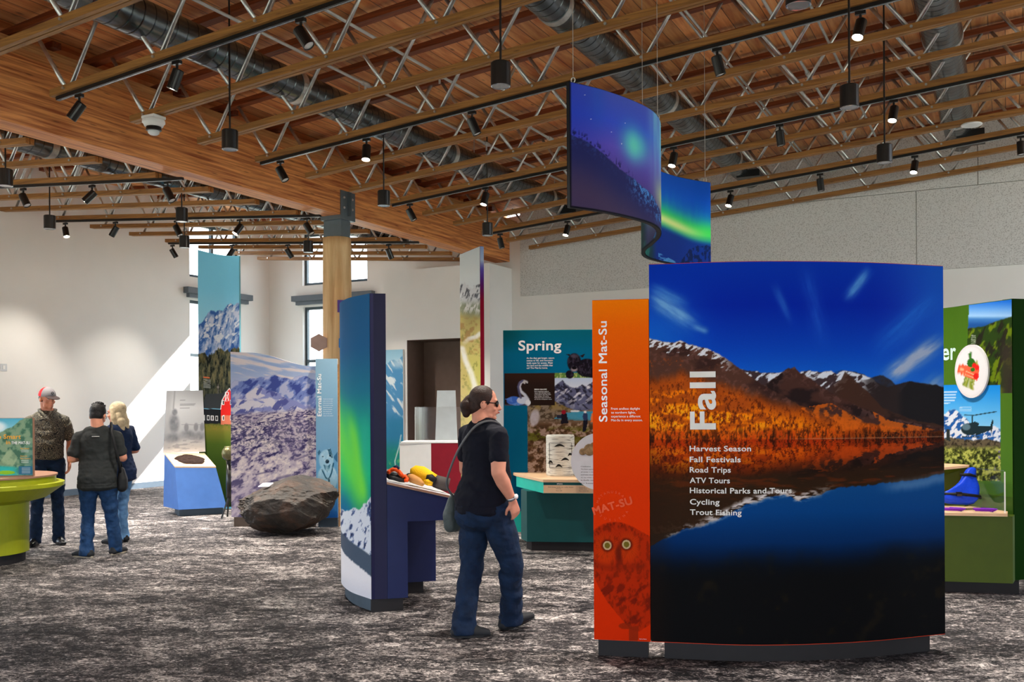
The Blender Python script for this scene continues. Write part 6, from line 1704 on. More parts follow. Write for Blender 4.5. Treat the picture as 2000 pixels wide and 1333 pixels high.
for a, b in ((-.262, .048), (.50, .048)): MB().prism([pd(a, b), pd(a + .006, b), pd(a + .006, b + .006), pd(a, b + .006)], .992, 1.53).build('edge_strip', M['white'], gc)
lp = thing('tilted_label_board', 'plain grey tapered board standing just behind the glass case', 'label board', (-7.95, 13, .99))
MB().hexa([Vector((*pd(.0, .53), .992)), Vector((*pd(.36, .53), .992)), Vector((*pd(.36, .55), .992)), Vector((*pd(.0, .55), .992))],
          [Vector((*pd(.03, .56), 1.80)), Vector((*pd(.33, .56), 1.80)), Vector((*pd(.33, .58), 1.80)), Vector((*pd(.03, .58), 1.80))]).build('board', mat('light_grey_board', (190, 198, 202), .5), lp)

# ------------------------------------------------------------------ small shapes fixed to the log column
fv = Vector((-cx, -cy, 0)).normalized(); rv_ = Vector((-fv.y, fv.x, 0))
def colsign(name, label, pts, du, z, m_):
    base = Vector((cx, cy, z)) + fv * (.225 if du >= 0 else .14)
    P0 = [base + rv_ * (a + du) + Vector((0, 0, b)) for a, b in pts]
    o = MB().hexa([p for p in P0], [p + fv * .018 for p in P0]).build(name, m_)
    return tag(o, label, 'sign', None)
colsign('purple_sign', 'small purple rectangular sign high on the log column', [(-.0, -.09), (.24, -.09), (.24, .09), (0, .09)], .0, 3.02, mat('purple_board', (88, 62, 140), .5))
hexp = [(.13 * math.cos(math.pi / 3 * i + .52), .13 * math.sin(math.pi / 3 * i + .52)) for i in range(6)]
colsign('blue_sign', 'small blue six-sided sign on the log column', hexp, .13, 2.48, mat('blue_board', (40, 120, 206), .5))
colsign('brown_sign', 'small pale brown six-sided sign at the side of the log column', [(a * 1.05, b) for a, b in hexp], -.27, 2.49, mat('brown_board', (190, 160, 150), .5))
# ------------------------------------------------------------------ people
class Blob:
    """closed rounded volumes melted into one continuous skin"""
    def __init__(s): s.mb = MB()
    def cap(s, A, B, ra, rb, n=16):
        A, B = Vector(A), Vector(B); d = (B - A)
        if d.length < 1e-5: d = Vector((0, 0, 1e-4))
        L = d.length; d = d.normalized(); prof = []
        for k in range(6):
            a = -math.pi / 2 + math.pi / 2 * k / 5; prof.append((max(1e-4, ra * math.cos(a)), ra * math.sin(a)))
        for k in range(6):
            a = math.pi / 2 * k / 5; prof.append((max(1e-4, rb * math.cos(a)), L + rb * math.sin(a)))
        s.mb.lathe(prof, A, n, axis=d); return s
    def chain(s, pts, rs):
        for i in range(len(pts) - 1): s.cap(pts[i], pts[i + 1], rs[i], rs[i + 1])
        return s
    def ell(s, C, r, R=None, n=22):
        C = Vector(C); vs = []; fs = []
        for i in range(n // 2 + 1):
            th = math.pi * i / (n // 2)
            for k in range(n):
                a = 2 * math.pi * k / n
                p = Vector((r[0] * math.sin(th) * math.cos(a), r[1] * math.sin(th) * math.sin(a), r[2] * math.cos(th)))
                if R is not None: p = R @ p
                vs.append(C + p)
        for i in range(n // 2):
            for k in range(n): fs.append((i * n + k, (i + 1) * n + k, (i + 1) * n + (k + 1) % n, i * n + (k + 1) % n))
        s.mb.add(vs, fs); return s
    def build(s, name, mat_, parent, loc, voxel=.009, smooth=4, label=None, zmin=None, folds=0.0, seed=0):
        if zmin is not None: s.mb.v = [(x, y, max(z, zmin)) for x, y, z in s.mb.v]
        me = bpy.data.meshes.new('tmp'); me.from_pydata(s.mb.v, [], s.mb.f); me.update()
        o = bpy.data.objects.new('tmp', me); COL.objects.link(o)
        rm = o.modifiers.new('r', 'REMESH'); rm.mode = 'VOXEL'; rm.voxel_size = voxel
        sm_ = o.modifiers.new('s', 'SMOOTH'); sm_.iterations = smooth; sm_.factor = .5
        bpy.context.view_layer.update()
        dg = bpy.context.evaluated_depsgraph_get()
        m2 = bpy.data.meshes.new_from_object(o.evaluated_get(dg))
        bpy.data.objects.remove(o); bpy.data.meshes.remove(me)
        if folds:
            n = len(m2.vertices); co = np.zeros(n * 3); no = np.zeros(n * 3)
            m2.vertices.foreach_get('co', co); m2.vertices.foreach_get('normal', no)
            co = co.reshape(-1, 3); no = no.reshape(-1, 3)
            q = fbm(co[:, 0] * 7 + co[:, 1] * 5 + 20, co[:, 2] * 17 + co[:, 0] * 9 - co[:, 1] * 8 + 40, 300 + seed, 3) - .5
            r_ = np.abs(fbm(co[:, 0] * 11 - co[:, 2] * 6 + 30, co[:, 1] * 11 + co[:, 2] * 10 + 30, 310 + seed, 2) - .5)
            co = co + no * (folds * (1.6 * q - 1.2 * r_ + .15))[:, None]
            if zmin is not None: co[:, 2] = np.maximum(co[:, 2], zmin - .004)
            m2.vertices.foreach_set('co', co.ravel()); m2.update()
        m2.name = name; m2.materials.clear(); m2.materials.append(mat_)
        m2.polygons.foreach_set('use_smooth', [True] * len(m2.polygons))
        r = bpy.data.objects.new(name, m2); COL.objects.link(r); r.parent = parent
        if label: r['label'] = label
        return r

def rotz(a): return Matrix.Rotation(a, 3, 'Z')
def hand(b, W, d, palm, side, curl=.5, k=1.0):
    """W wrist, d finger direction, palm the way the palm faces, side +1/-1 to which side the thumb lies"""
    W = Vector(W); d = Vector(d).normalized(); palm = Vector(palm).normalized(); t = d.cross(palm).normalized() * side; palm = t.cross(d).normalized() * (1 if t.cross(d).dot(palm) > 0 else -1)
    for o in (-.026, -.009, .009, .026): b.cap(W + d * .01 * k + t * o * .6 * k, W + d * .082 * k + t * o * k, .017 * k, .0125 * k, 10)
    for o, L, c in ((.028, .070, .9), (.0095, .080, 1.0), (-.0095, .074, 1.1), (-.027, .058, 1.25)):
        p = W + d * .085 * k + t * o * k; a = 0
        for j, f in enumerate((.45, .32, .25)):
            a += curl * c * (.8 if j == 0 else .9)
            q = p + (d * math.cos(a) + palm * math.sin(a)) * L * f * k
            b.cap(p, q, (.0092 - .0008 * j) * k, (.0086 - .0008 * j) * k, 10); p = q
    p = W + d * .025 * k + t * .022 * k
    q = p + (d * .55 + t * .75 + palm * .25).normalized() * .042 * k; r = q + (d * .9 + t * .25 + palm * .35).normalized() * .034 * k
    b.cap(p, q, .014 * k, .0115 * k, 10); b.cap(q, r, .0108 * k, .009 * k, 10)

M['denim_dark'] = mat('dark_denim', (12, 32, 58), .85, var=.35, nscale=14, bump=.35, bscale=26)
M['denim'] = mat('blue_denim', (28, 58, 96), .85, var=.35, nscale=12, bump=.35, bscale=24)
M['denim_light'] = mat('pale_denim', (92, 130, 170), .85, var=.3, nscale=10, bump=.35, bscale=24)
M['navy_cloth'] = mat('navy_jersey', (7, 9, 24), .9, var=.15, bump=.25, bscale=14)
M['navy_cloth2'] = mat('navy_tee', (14, 32, 62), .9, var=.15, bump=.25, bscale=14)
M['char_cloth'] = mat('charcoal_tee', (40, 42, 42), .9, var=.15, bump=.3, bscale=14)
M['skin'] = mat('skin', (206, 142, 118), .55, var=.08, nscale=20)
M['skin_tan'] = mat('tanned_skin', (200, 136, 110), .55, var=.08, nscale=20)
M['hair_brown'] = mat('brown_hair', (46, 28, 22), .5, var=.4, nscale=40, bump=.3, bscale=140)
M['hair_black'] = mat('dark_hair', (22, 18, 18), .5, var=.4, nscale=40, bump=.4, bscale=110)
M['hair_blond'] = mat('ash_blond_hair', (186, 168, 136), .55, var=.2, nscale=30, bump=.3, bscale=120)
M['shoe_black'] = mat('black_leather', (20, 20, 22), .3, var=.1)
M['shoe_dark'] = mat('dark_sneaker', (34, 36, 40), .7)
M['sole'] = mat('pale_sole', (170, 160, 140), .7)
M['lens_black'] = mat('black_lens', (8, 8, 10), .15)
M['lip'] = mat('lip', (170, 84, 78), .5)
def paisley():
    mt, nt, b = new_mat('paisley_cloth'); L = nt.links.new
    tc = nt.nodes.new('ShaderNodeTexCoord')
    nz = nt.nodes.new('ShaderNodeTexNoise'); nz.inputs['Scale'].default_value = 12; nz.inputs['Detail'].default_value = 1; nz.inputs['Distortion'].default_value = 2.5; L(tc.outputs['Object'], nz.inputs['Vector'])
    ml = nt.nodes.new('ShaderNodeMath'); ml.operation = 'MULTIPLY'; ml.inputs[1].default_value = 9; L(nz.outputs['Fac'], ml.inputs[0])
    fr = nt.nodes.new('ShaderNodeMath'); fr.operation = 'FRACT'; L(ml.outputs[0], fr.inputs[0])
    rp = nt.nodes.new('ShaderNodeValToRGB'); rp.color_ramp.elements[0].position = .12; rp.color_ramp.elements[0].color = hx(150, 142, 120)
    rp.color_ramp.elements[1].position = .30; rp.color_ramp.elements[1].color = hx(16, 18, 18); L(fr.outputs[0], rp.inputs[0]); L(rp.outputs[0], b.inputs['Base Color'])
    b.inputs['Roughness'].default_value = .8
    return mt
M['paisley'] = paisley()

def shoe(root, loc, ank, dirv, m_, L=.27, lift=0.0, h=.075, sole=None, pitch=0.0):
    """ank: point under the ankle on the floor; dirv toe direction; pitch raises the toe (or the heel when negative)"""
    d = Vector((dirv[0], dirv[1], 0)).normalized(); u = Vector((0, 0, 1))
    d2 = d * math.cos(pitch) + u * math.sin(pitch); u2 = u * math.cos(pitch) - d * math.sin(pitch); r = d.cross(u)
    A = Vector(ank)
    P = lambda y, z, x=0: A + d2 * y + u2 * z + r * x
    b = Blob()
    for x in (-.016, .016): b.chain([P(-.055, .036, x), P(.03, .036, x), P(.12, .032, x), P(.165, .026, x)], [.030, .033, .030, .022])
    b.chain([P(-.045, .06), P(.02, .075), P(.09, .05)], [.034, .038, .028])
    o = b.build('shoe', m_, root, loc, .007, 3)
    mb = MB(); out = []
    for k in range(20):
        a = 2 * math.pi * k / 20; y = .053 + .137 * math.cos(a); x = .044 * math.sin(a) * (1.05 if math.cos(a) > 0 else .9)
        out.append((y, x))
    mb.hexa([P(y, 0.001, x) for y, x in out], [P(y, .016, x) for y, x in out])
    so = bpy.data.meshes.new('sole'); so.from_pydata(mb.v, [], mb.f); so.materials.append(sole or M['black']); so.update()
    s_ = bpy.data.objects.new('sole', so); COL.objects.link(s_); s_.parent = o
    return o

def head_prims(b, T):
    """T maps head space (y forward, z up, origin at eye level) to the figure"""
    R = T.to_3x3()
    e = lambda c, r: b.ell(T @ Vector(c), r, R)
    e((0, -.014, .032), (.073, .093, .086)); e((0, .026, -.03), (.058, .060, .082))
    b.cap(T @ Vector((-.028, .03, -.080)), T @ Vector((.028, .03, -.080)), .028, .028); b.cap(T @ Vector((0, .06, -.092)), T @ Vector((0, .066, -.092)), .022, .020)
    b.cap(T @ Vector((0, .086, .008)), T @ Vector((0, .104, -.030)), .008, .0135); b.cap(T @ Vector((-.012, .092, -.034)), T @ Vector((.012, .092, -.034)), .009, .009)
    e((0, .082, -.058), (.024, .014, .013)); b.cap(T @ Vector((-.034, .074, .022)), T @ Vector((.034, .074, .022)), .013, .013)
    for sx in (-1, 1): e((sx * .074, -.010, -.012), (.011, .021, .032)); e((sx * .04, .06, -.03), (.02, .02, .022))

def person_fig(name, label, loc, heading, J, cloth, head, arms, legs, scale=1.0):
    """J: widths; arms: {side:(shoulder, elbow, wrist, hand dir, palm dir, curl)} in the body frame; legs in the body frame"""
    root = thing(name, label, 'person', loc, 0)
    H = rotz(heading); W = lambda p: H @ Vector(p)
    loc = Vector(loc)
    R3 = H
    T = Matrix.Translation(W(head['c'])) @ (rotz(heading + head['yaw']) @ Matrix.Rotation(head.get('pitch', 0), 3, 'X') @ Matrix.Rotation(head.get('roll', 0), 3, 'Y')).to_4x4()
    # --- body: one continuous skin
    b = Blob()
    head_prims(b, T)
    hc = Vector(head['c']); neck0 = T @ Vector((0, -.03, -.06)); b.cap(neck0, W(J['neck']), .054 * J.get('nk', 1), .062 * J.get('nk', 1))
    for c, r in J['torso']: b.ell(W(c), (r[0] - .045, r[1] - .04, r[2] - .02), R3)
    for sd, (S, E, Wr, hd, pl, cu) in arms.items():
        k = J.get('armk', 1)
        S = Vector(S) + Vector((0, 0, -.035)); b.cap(W(Vector(J['neck']) - Vector((0, 0, .05))), W(S), .042, .038 * k); b.chain([W(S), W(Vector(S).lerp(Vector(E), .5)), W(E)], [.042 * k, .046 * k, .040 * k]); b.chain([W(E), W((Vector(E) * .65 + Vector(Wr) * .35)), W(Wr)], [.040 * k, .041 * k, .027])
        hand(b, W(Wr), W(hd), W(pl), J.get('thumb', {}).get(sd, 1), cu)
    for sd, (Hp, K, A, td) in legs.items(): b.chain([W(Hp), W(K), W(A)], [.065, .036, .03])
    b.build('body', J['skin'], root, loc, .0065, 3)
    # --- shirt
    b = Blob()
    ring = sorted([(Vector(c), Vector(r)) for c, r in J['torso'][:2] + J['hem']], key=lambda q: q[0].z)
    for (c0, r0), (c1, r1) in zip(ring[:-1], ring[1:]):
        for u in (.2, .4, .6, .8): rr = r0.lerp(r1, u); b.ell(W(c0.lerp(c1, u)), (rr.x, rr.y, .10), R3)
    for c, r in J['torso']: b.ell(W(c), r, R3)
    if 'hem' in J:
        for c, r in J['hem']:
            b.ell(W(c), r, R3)
            for dz in (-.03, -.06, -.085): b.ell(W((c[0], c[1], c[2] + dz)), (r[0] * 1.01, r[1] * 1.01, .045), R3)
    for sd, (S, E, Wr, hd, pl, cu) in arms.items():
        f = J['sleeve']; k = J.get('slk', 1); S_, E_ = Vector(S), Vector(E)
        S2 = S_ + Vector((0, 0, -.03)); b.cap(W(S_ * .2 + Vector(J['neck']) * .8 + Vector((0, 0, -.035))), W(S2), .066, .060 * k); b.chain([W(S2), W(S2.lerp(E_, f * .5)), W(S2.lerp(E_, f))], [.062 * k, .063 * k, .066 * k])
    sh = b.build('shirt', cloth['shirt'], root, loc, .0085, 4, folds=.014, seed=J.get('seed', 0))
    # --- trousers
    b = Blob()
    for c, r in J['pelvis']: b.ell(W(c), r, R3)
    lk = J.get('legk', 1)
    for sd, (Hp, K, A, td) in legs.items():
        Hp, K, A = Vector(Hp), Vector(K), Vector(A)
        b.chain([W(Hp), W(Hp.lerp(K, .5)), W(K), W(K.lerp(A, .5)), W(A + Vector((0, 0, -.05)))], [.100 * lk, .090 * lk, .071 * lk, .068 * lk, J['hemr']])
    b.build('trousers', cloth['legs'], root, loc, .0085, 4, zmin=.022, folds=.018, seed=J.get('seed', 0) + 5)
    # --- shoes
    for sd, (Hp, K, A, td) in legs.items():
        g_ = J.get('foot', {}).get(sd, (0.0, 0.0))
        a = W(A); shoe(root, loc, (a.x, a.y, g_[0]), W((td[0], td[1], 0)), cloth['shoe'], pitch=g_[1], sole=cloth.get('sole'))
    return root, T, W
def pm(root, name, mb, mat_, smooth=True, label=None, parent=None):
    me = bpy.data.meshes.new(name); me.from_pydata(mb.v, [], mb.f); me.materials.append(mat_)
    if smooth: me.polygons.foreach_set('use_smooth', [True] * len(me.polygons))
    me.update(); o = bpy.data.objects.new(name, me); COL.objects.link(o); o.parent = parent or root
    if label: o['label'] = label
    return o
def eyes(root, T):
    for sx in (-1, 1):
        mb = MB(); c = T @ Vector((sx * .031, .079, .0)); mb.lathe([(.001, -.004), (.0055, -.003), (.007, -.001), (.005, .002), (.001, .0035)], c, 14, axis=T.to_3x3() @ Vector((sx * .25, 1, 0)))
        e = pm(root, 'eye', mb, M['white'])
        mb = MB(); mb.lathe([(.001, .0), (.0048, .0008), (.004, .0032), (.001, .0046)], c, 12, axis=T.to_3x3() @ Vector((sx * .25, 1, 0))); pm(root, 'iris', mb, M['hair_black'], parent=e)
        mb = MB(); mb.tube([T @ Vector((sx * .016, .089, .020)), T @ Vector((sx * .032, .087, .026)), T @ Vector((sx * .05, .074, .021))], [.003, .004, .002], 8); pm(root, 'eyebrow', mb, M['hair_brown'])

# --- woman in the middle, seen from behind, walking
hd = math.radians(-25)
J = dict(neck=(0, -.02, 1.44), nk=1.08, skin=M['skin'], sleeve=.58, slk=1.02, armk=1.2, legk=1.12, hemr=.082, seed=1, thumb={'R': -1, 'L': 1},
         torso=[((0, 0, 1.30), (.185, .135, .19)), ((0, .02, 1.08), (.185, .16, .20)), ((0, -.01, 1.40), (.14, .09, .07))],
         hem=[((0, -.02, .93), (.204, .185, .12))], pelvis=[((0, -.035, .88), (.185, .165, .15)), ((0, -.06, .82), (.17, .15, .12))],
         foot={'R': (.012, .28)})
arms = {'R': ((.195, -.02, 1.39), (.255, -.07, 1.12), (.235, .06, .925), (-.05, .35, -.9), (-1, .1, 0), .5),
        'L': ((-.19, -.01, 1.39), (-.245, .02, 1.11), (-.20, .20, .96), (.2, .6, -.7), (1, 0, 0), .6)}
legs = {'L': ((-.095, -.01, .86), (-.085, -.045, .47), (-.02, -.17, .09), (.5, .9)),
        'R': ((.095, .01, .86), (.115, .14, .48), (.005, .22, .105), (.25, 1))}
# shift feet into the body frame
root, T, Wf = person_fig('person', 'person in navy tee and dark jeans walking away, sunglasses and hair bun', (-3.18, 5.73, 0), hd, J,
    dict(shirt=M['navy_cloth'], legs=M['denim_dark'], shoe=M['shoe_dark']), dict(c=(.0, .01, 1.575), yaw=math.radians(-36), pitch=math.radians(-3)), arms, legs)
b = Blob(); R = T.to_3x3()
b.ell(T @ Vector((0, -.022, .036)), (.080, .094, .090), R); b.ell(T @ Vector((0, -.06, -.015)), (.066, .055, .07), R)
b.chain([T @ Vector((0, -.11, .02)), T @ Vector((0, -.128, -.02)), T @ Vector((0, -.125, -.075))], [.034, .044, .028]); b.chain([T @ Vector((.02, -.12, -.01)), T @ Vector((-.01, -.14, -.05))], [.03, .026])
b.build('hair', M['hair_brown'], root, (0, 0, 0), .006, 3)
mb = MB()
for sx in (-1, 1):
    mb2 = MB(); mb2.lathe([(.001, -.002), (.022, -.001), (.024, .003), (.018, .007), (.001, .008)], T @ Vector((sx * .034, .082, .002)), 16, axis=T.to_3x3() @ Vector((sx * .35, 1, 0)))
    g_ = pm(root, 'sunglasses', mb2, M['lens_black'], label='black sunglasses lens')
    mb = MB(); mb.tube([T @ Vector((sx * .056, .072, .006)), T @ Vector((sx * .074, .03, .008)), T @ Vector((sx * .080, -.02, .004))], .0034, 8); pm(root, 'temple', mb, M['lens_black'], parent=g_)
mb = MB(); mb.tube([T @ Vector((-.02, .094, -.058)), T @ Vector((0, .098, -.057)), T @ Vector((.02, .094, -.058))], [.003, .006, .003], 8); pm(root, 'lips', mb, M['lip'])
mb = MB(); w_ = Wf((.237, .05, .945)); mb.lathe([(.031, -.011), (.037, -.009), (.037, .009), (.031, .011)], w_, 20, axis=Wf((-.02, .12, -.2))); wt = pm(root, 'watch', mb, M['track_lip'])
mb = MB(); mb.lathe([(.001, 0), (.017, 0), (.017, .009), (.001, .01)], w_ + Wf((.034, .01, .01)), 14, axis=Wf((1, .2, .1))); pm(root, 'watch_face', mb, M['white'], parent=wt)
# cross-body bag
M['bag'] = mat('dark_grey_leather', (70, 78, 78), .42, var=.15, bump=.3, bscale=40)
bo = Vector((-3.43, 5.60, .74))
bg = thing('shoulder_bag', 'dark grey leather shoulder bag at the hip of the person in navy', 'bag', bo)
b = Blob(); q = lambda x, y, z: Wf((x, y, z))
for y0 in (-.115, -.075, -.03, .015):
    b.chain([q(-.245, y0, .725), q(-.25, y0, .80), q(-.247, (y0 + .045) * .75 - .045, .90), q(-.243, (y0 + .045) * .6 - .045, .935)], [.048, .052, .034, .018])
bb = b.build('bag_body', M['bag'], bg, (0, 0, 0), .007, 4); bb.location = Vector((-3.18, 5.73, 0)) - bo
strap = [(-.235, -.10, .93), (-.215, -.165, 1.02), (-.13, -.178, 1.16), (-.03, -.166, 1.30), (.07, -.125, 1.42), (.10, -.03, 1.458), (.085, .08, 1.42), (-.03, .165, 1.28), (-.15, .20, 1.08), (-.235, .12, .96), (-.25, .02, .92)]
pts = [Wf(p) + Vector((-3.18, 5.73, 0)) for p in strap]
cr_ = []
for i in range(len(pts) - 1):
    a, b0, c0, d0 = pts[max(i - 1, 0)], pts[i], pts[i + 1], pts[min(i + 2, len(pts) - 1)]
    for k in range(6):
        u = k / 6; cr_.append(.5 * ((2 * b0) + (c0 - a) * u + (2 * a - 5 * b0 + 4 * c0 - d0) * u * u + (3 * b0 - a - 3 * c0 + d0) * u ** 3))
mb = MB(); mb.tube(cr_, .008, 8); mb.build('strap', mat('grey_strap', (96, 96, 98), .5), bg, smooth=True)
for p in ((-.245, -.10, .935), (-.25, .01, .93)):
    c = Wf(p) + Vector((-3.18, 5.73, 0)); MB().tube([c + Vector((.014 * math.cos(a), 0, .014 * math.sin(a))) for a in np.linspace(0, 6.28, 14)], .004, 6).build('ring', M['steel'], bg)
MB().tube([Wf((-.297, -.11, .81)) + Vector((-3.18, 5.73, 0)), Wf((-.297, -.02, .83)) + Vector((-3.18, 5.73, 0))], .006, 8).build('zip', M['steel'], bg)

# --- man in the red and grey cap
dv = Vector((.80, -.60)); hd = math.atan2(-dv.x, dv.y)
J = dict(neck=(0, -.01, 1.52), nk=1.08, skin=M['skin_tan'], sleeve=.75, slk=.92, armk=1.05, legk=.95, hemr=.068, seed=2, thumb={'R': 1, 'L': -1},
         torso=[((0, .0, 1.36), (.178, .125, .19)), ((0, .015, 1.15), (.175, .13, .16)), ((0, -.01, 1.47), (.15, .085, .07))],
         hem=[((0, .01, 1.08), (.172, .130, .08))], pelvis=[((0, -.01, .98), (.168, .128, .12))])
arms = {'L': ((-.182, 0, 1.445), (-.235, -.04, 1.17), (-.225, .07, .95), (.05, .25, -.95), (1, .3, 0), .35),
        'R': ((.182, 0, 1.445), (.235, -.02, 1.17), (.23, .10, .96), (-.05, .3, -.95), (-1, .3, 0), .4)}
legs = {'L': ((-.09, 0, .93), (-.10, .02, .50), (-.11, -.01, .09), (-.25, 1)), 'R': ((.09, 0, .93), (.11, .01, .50), (.13, -.03, .09), (.35, 1))}
mloc = (-9.70, 7.25, 0)
root, T, Wf = person_fig('person', 'person in a red and grey cap, dark paisley shirt and jeans', mloc, hd, J,
    dict(shirt=M['paisley'], legs=M['denim_dark'], shoe=M['shoe_black']), dict(c=(0, .035, 1.665), yaw=math.radians(28), pitch=math.radians(-7)), arms, legs)
eyes(root, T)
b = Blob(); R = T.to_3x3(); b.ell(T @ Vector((0, -.03, .01)), (.077, .082, .07), R); b.build('hair', M['hair_brown'], root, (0, 0, 0), .006, 3)
def dome(T, c, r, a0, a1, zmin):
    mb = MB(); n = 26; vs = []; fs = []
    for i in range(11):
        th = (math.pi / 2) * i / 10 * (1.0 + zmin)
        for k in range(n + 1):
            a = a0 + (a1 - a0) * k / n
            vs.append(T @ Vector((c[0] + r[0] * math.sin(th) * math.cos(a), c[1] + r[1] * math.sin(th) * math.sin(a), c[2] + r[2] * math.cos(th))))
    for i in range(10):
        for k in range(n): fs.append((i * (n + 1) + k, (i + 1) * (n + 1) + k, (i + 1) * (n + 1) + k + 1, i * (n + 1) + k + 1))
    return mb.add(vs, fs)
capo = pm(root, 'cap', dome(T, (0, -.010, .034), (.087, .108, .098), 0, 2 * math.pi, .05), mat('red_cap', (206, 22, 30), .7), label='red and grey trucker cap')
pm(root, 'front_panel', dome(T, (0, -.010, .034), (.0885, .1095, .0995), .25, math.pi - .25, .05), mat('grey_cap_front', (122, 119, 122), .7), parent=capo)
b = Blob(); b.ell(T @ Vector((0, .115, .026)), (.078, .080, .010), (T.to_3x3() @ Matrix.Rotation(-.22, 3, 'X')))
br_ = b.build('brim', mat('dark_brim', (44, 30, 30), .7), capo, (0, 0, 0), .005, 2)
mb = MB()
for a in np.linspace(0, 2 * math.pi, 9)[:-1]: mb.bar(T @ Vector((.012 * math.cos(a), .101, .074 + .012 * math.sin(a))), T @ Vector((.012 * math.cos(a + .7), .101, .074 + .012 * math.sin(a + .7))), .006, .006)
pm(root, 'cap_badge', mb, M['shoe_dark'], False, parent=capo)
mb = MB()
for sx in (-1, 1): mb.tube([Wf((sx * .005, .105, 1.40)), Wf((sx * .055, .085, 1.50)), Wf((sx * .085, .0, 1.535)), Wf((sx * .03, -.085, 1.55))], [.012, .018, .018, .016], 8)
pm(root, 'collar', mb, M['paisley'])
mb = MB(); mb.lathe([(.140, -.02), (.164, -.018), (.164, .018), (.140, .02)], Wf((0, 0, 1.045)), 36)
for i, v in enumerate(mb.v):
    pass
mb.v = [tuple(Wf((0, 0, 1.045)) + Wf(((H_ := (rotz(-hd) @ (Vector(v) - Wf((0, 0, 1.045))))).x, H_.y * .78, H_.z))) for v in mb.v]
pm(root, 'belt', mb, M['shoe_black'])
w_ = Wf((-.237, .06, .985)); mb = MB(); mb.lathe([(.029, -.011), (.034, -.009), (.034, .009), (.029, .011)], w_, 18, axis=Wf((.02, .11, -.22))); pm(root, 'watch', mb, M['track_lip'])

# --- person with their back to us, grey tee and jeans
dv = Vector((-.62, .78)); dv = Vector((-.70, .71)); hd = math.atan2(-dv.x, dv.y)
J = dict(neck=(0, -.01, 1.355), nk=1.08, skin=M['skin_tan'], sleeve=.72, slk=.98, armk=1.1, legk=.98, hemr=.07, seed=3, thumb={'R': -1, 'L': 1},
         torso=[((0, .0, 1.20), (.185, .13, .18)), ((0, .01, 1.0), (.185, .14, .19)), ((0, -.01, 1.31), (.15, .085, .07))],
         hem=[((0, -.025, .82), (.198, .178, .11))], pelvis=[((0, -.02, .80), (.17, .14, .13))])
arms = {'R': ((.182, 0, 1.285), (.245, -.01, 1.03), (.09, .24, 1.06), (-.4, .8, .2), (0, .2, 1), .7),
        'L': ((-.182, 0, 1.285), (-.245, 0, 1.03), (-.09, .25, 1.06), (.4, .8, .2), (0, .2, 1), .7)}
legs = {'L': ((-.09, 0, .78), (-.10, .03, .44), (-.11, -.03, .085), (-.9, .75)), 'R': ((.09, 0, .78), (.12, .04, .44), (.16, .10, .10), (.45, .9))}
J['foot'] = {'R': (.0, 0.0)}
mloc = (-8.47, 6.92, 0)
root, T, Wf = person_fig('person', 'person with dark hair and grey tee seen from the back, head bent', mloc, hd, J,
    dict(shirt=M['char_cloth'], legs=M['denim'], shoe=M['shoe_dark'], sole=M['sole']), dict(c=(0, .045, 1.475), yaw=math.radians(-14), pitch=math.radians(-22)), arms, legs)
eyes(root, T)
b = Blob(); R = T.to_3x3(); b.ell(T @ Vector((0, -.022, .040)), (.082, .098, .092), R); b.ell(T @ Vector((0, -.05, -.01)), (.070, .06, .07), R)
rs = np.random.RandomState(4)
for i in range(40):
    a = rs.rand() * 6.28; h = .1 + .7 * rs.rand(); c = Vector((.07 * math.cos(a) * h, -.02 + .085 * math.sin(a) * h, .04 + .085 * math.sqrt(max(0, 1 - h * h * .8))))
    b.cap(T @ c, T @ (c + Vector((.012 * math.cos(a), -.008, .012))), .016, .008, 8)
b.build('hair', M['hair_black'], root, (0, 0, 0), .005, 2)
for sx in (-1, 1):
    mb = MB(); mb.tube([T @ Vector((sx * .080, -.01, .002)), T @ Vector((sx * .072, .05, .0)), T @ Vector((sx * .05, .09, -.004))], .003, 8); pm(root, 'glasses', mb, M['lens_black'])
mb = MB(); mb.add([tuple(Wf((x, -.1405 - .0, z))) for x, z in ((-.045, 1.262), (.03, 1.262), (.03, 1.272), (-.045, 1.272))], [(0, 1, 2, 3)])
b = Blob(); b.cap(Wf((-.04, -.128, 1.262)), Wf((.03, -.13, 1.262)), .004, .004); b.build('shirt_print', mat('pale_print', (196, 196, 196), .6), root, (0, 0, 0), .004, 1)
bo = Vector(mloc) + Wf((.22, -.04, .80))
bg = thing('sling_bag', 'small black bag at the side of the person in the grey tee', 'bag', bo)
b = Blob()
for y0 in (-.05, 0, .05): b.chain([Wf((.24, y0, .72)), Wf((.24, y0 * .9, .80)), Wf((.232, y0 * .7, .90))], [.05, .05, .03])
bb = b.build('bag_body', M['black_webbing'], bg, (0, 0, 0), .008, 4); bb.location = Vector(mloc) - bo
st = [(.225, -.06, .88), (.215, -.125, 1.0), (.185, -.150, 1.15), (.15, -.125, 1.30), (.135, -.02, 1.395), (.13, .10, 1.31), (.17, .165, 1.1), (.23, .09, .90)]
mb = MB(); mb.tube([Wf(p) + Vector(mloc) for p in st], .015, 8); mb.build('strap', M['black_webbing'], bg, smooth=True)
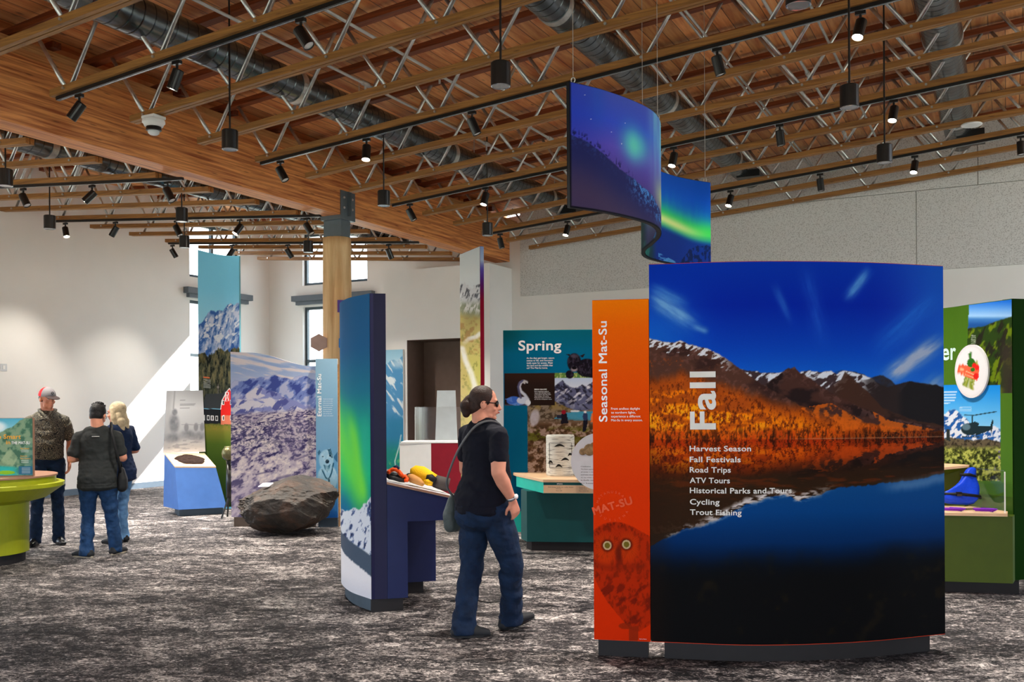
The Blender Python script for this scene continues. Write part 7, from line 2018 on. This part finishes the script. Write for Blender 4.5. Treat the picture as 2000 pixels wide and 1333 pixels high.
# --- blond person behind
dv = Vector((-.62, -.55)); hd = math.atan2(-dv.x, dv.y)
dv = Vector((-.93, -.10)); hd = math.atan2(-dv.x, dv.y)
J = dict(neck=(0, -.01, 1.37), skin=M['skin'], sleeve=.85, slk=.92, armk=.95, legk=.92, hemr=.075, seed=4, thumb={'R': -1, 'L': 1},
         torso=[((0, .0, 1.22), (.18, .125, .18)), ((0, .01, 1.02), (.175, .135, .17)), ((0, -.01, 1.32), (.13, .08, .07))],
         hem=[((0, -.02, .83), (.19, .175, .10))], pelvis=[((0, -.02, .82), (.165, .14, .13))])
arms = {'R': ((.18, 0, 1.32), (.22, -.05, 1.06), (.12, .20, 1.02), (-.3, .9, .1), (0, .2, 1), .6),
        'L': ((-.18, 0, 1.32), (-.23, -.06, 1.06), (-.13, .18, 1.03), (.3, .9, .1), (0, .2, 1), .6)}
legs = {'L': ((-.09, 0, .80), (-.095, .02, .45), (-.09, -.04, .085), (-.05, 1)), 'R': ((.09, 0, .80), (.10, .05, .45), (.11, .05, .085), (.1, 1))}
mloc = (-9.08, 7.70, 0)
root, T, Wf = person_fig('person', 'person with long blond hair, navy tee and pale jeans in the group of three', mloc, hd, J,
    dict(shirt=M['navy_cloth2'], legs=M['denim_light'], shoe=M['shoe_dark']), dict(c=(0, .03, 1.495), yaw=math.radians(10), pitch=math.radians(-4)), arms, legs)
eyes(root, T)
b = Blob(); R = T.to_3x3()
b.ell(T @ Vector((0, -.026, .042)), (.085, .100, .094), R); b.ell(T @ Vector((0, -.055, -.06)), (.088, .068, .12), R)
for sx in (-1, 1): b.chain([T @ Vector((sx * .07, -.01, .04)), T @ Vector((sx * .084, -.02, -.06)), T @ Vector((sx * .085, -.03, -.16))], [.03, .034, .026])
b.chain([T @ Vector((-.04, -.08, -.1)), T @ Vector((-.04, -.085, -.19))], [.05, .035]); b.chain([T @ Vector((.04, -.08, -.1)), T @ Vector((.04, -.085, -.19))], [.05, .035])
b.build('hair', M['hair_blond'], root, (0, 0, 0), .006, 3)
mb = MB(); mb.tube([T @ Vector((-.05, .085, .0)), T @ Vector((0, .098, .002)), T @ Vector((.05, .085, 0))], .004, 8); pm(root, 'glasses', mb, M['lens_black'])
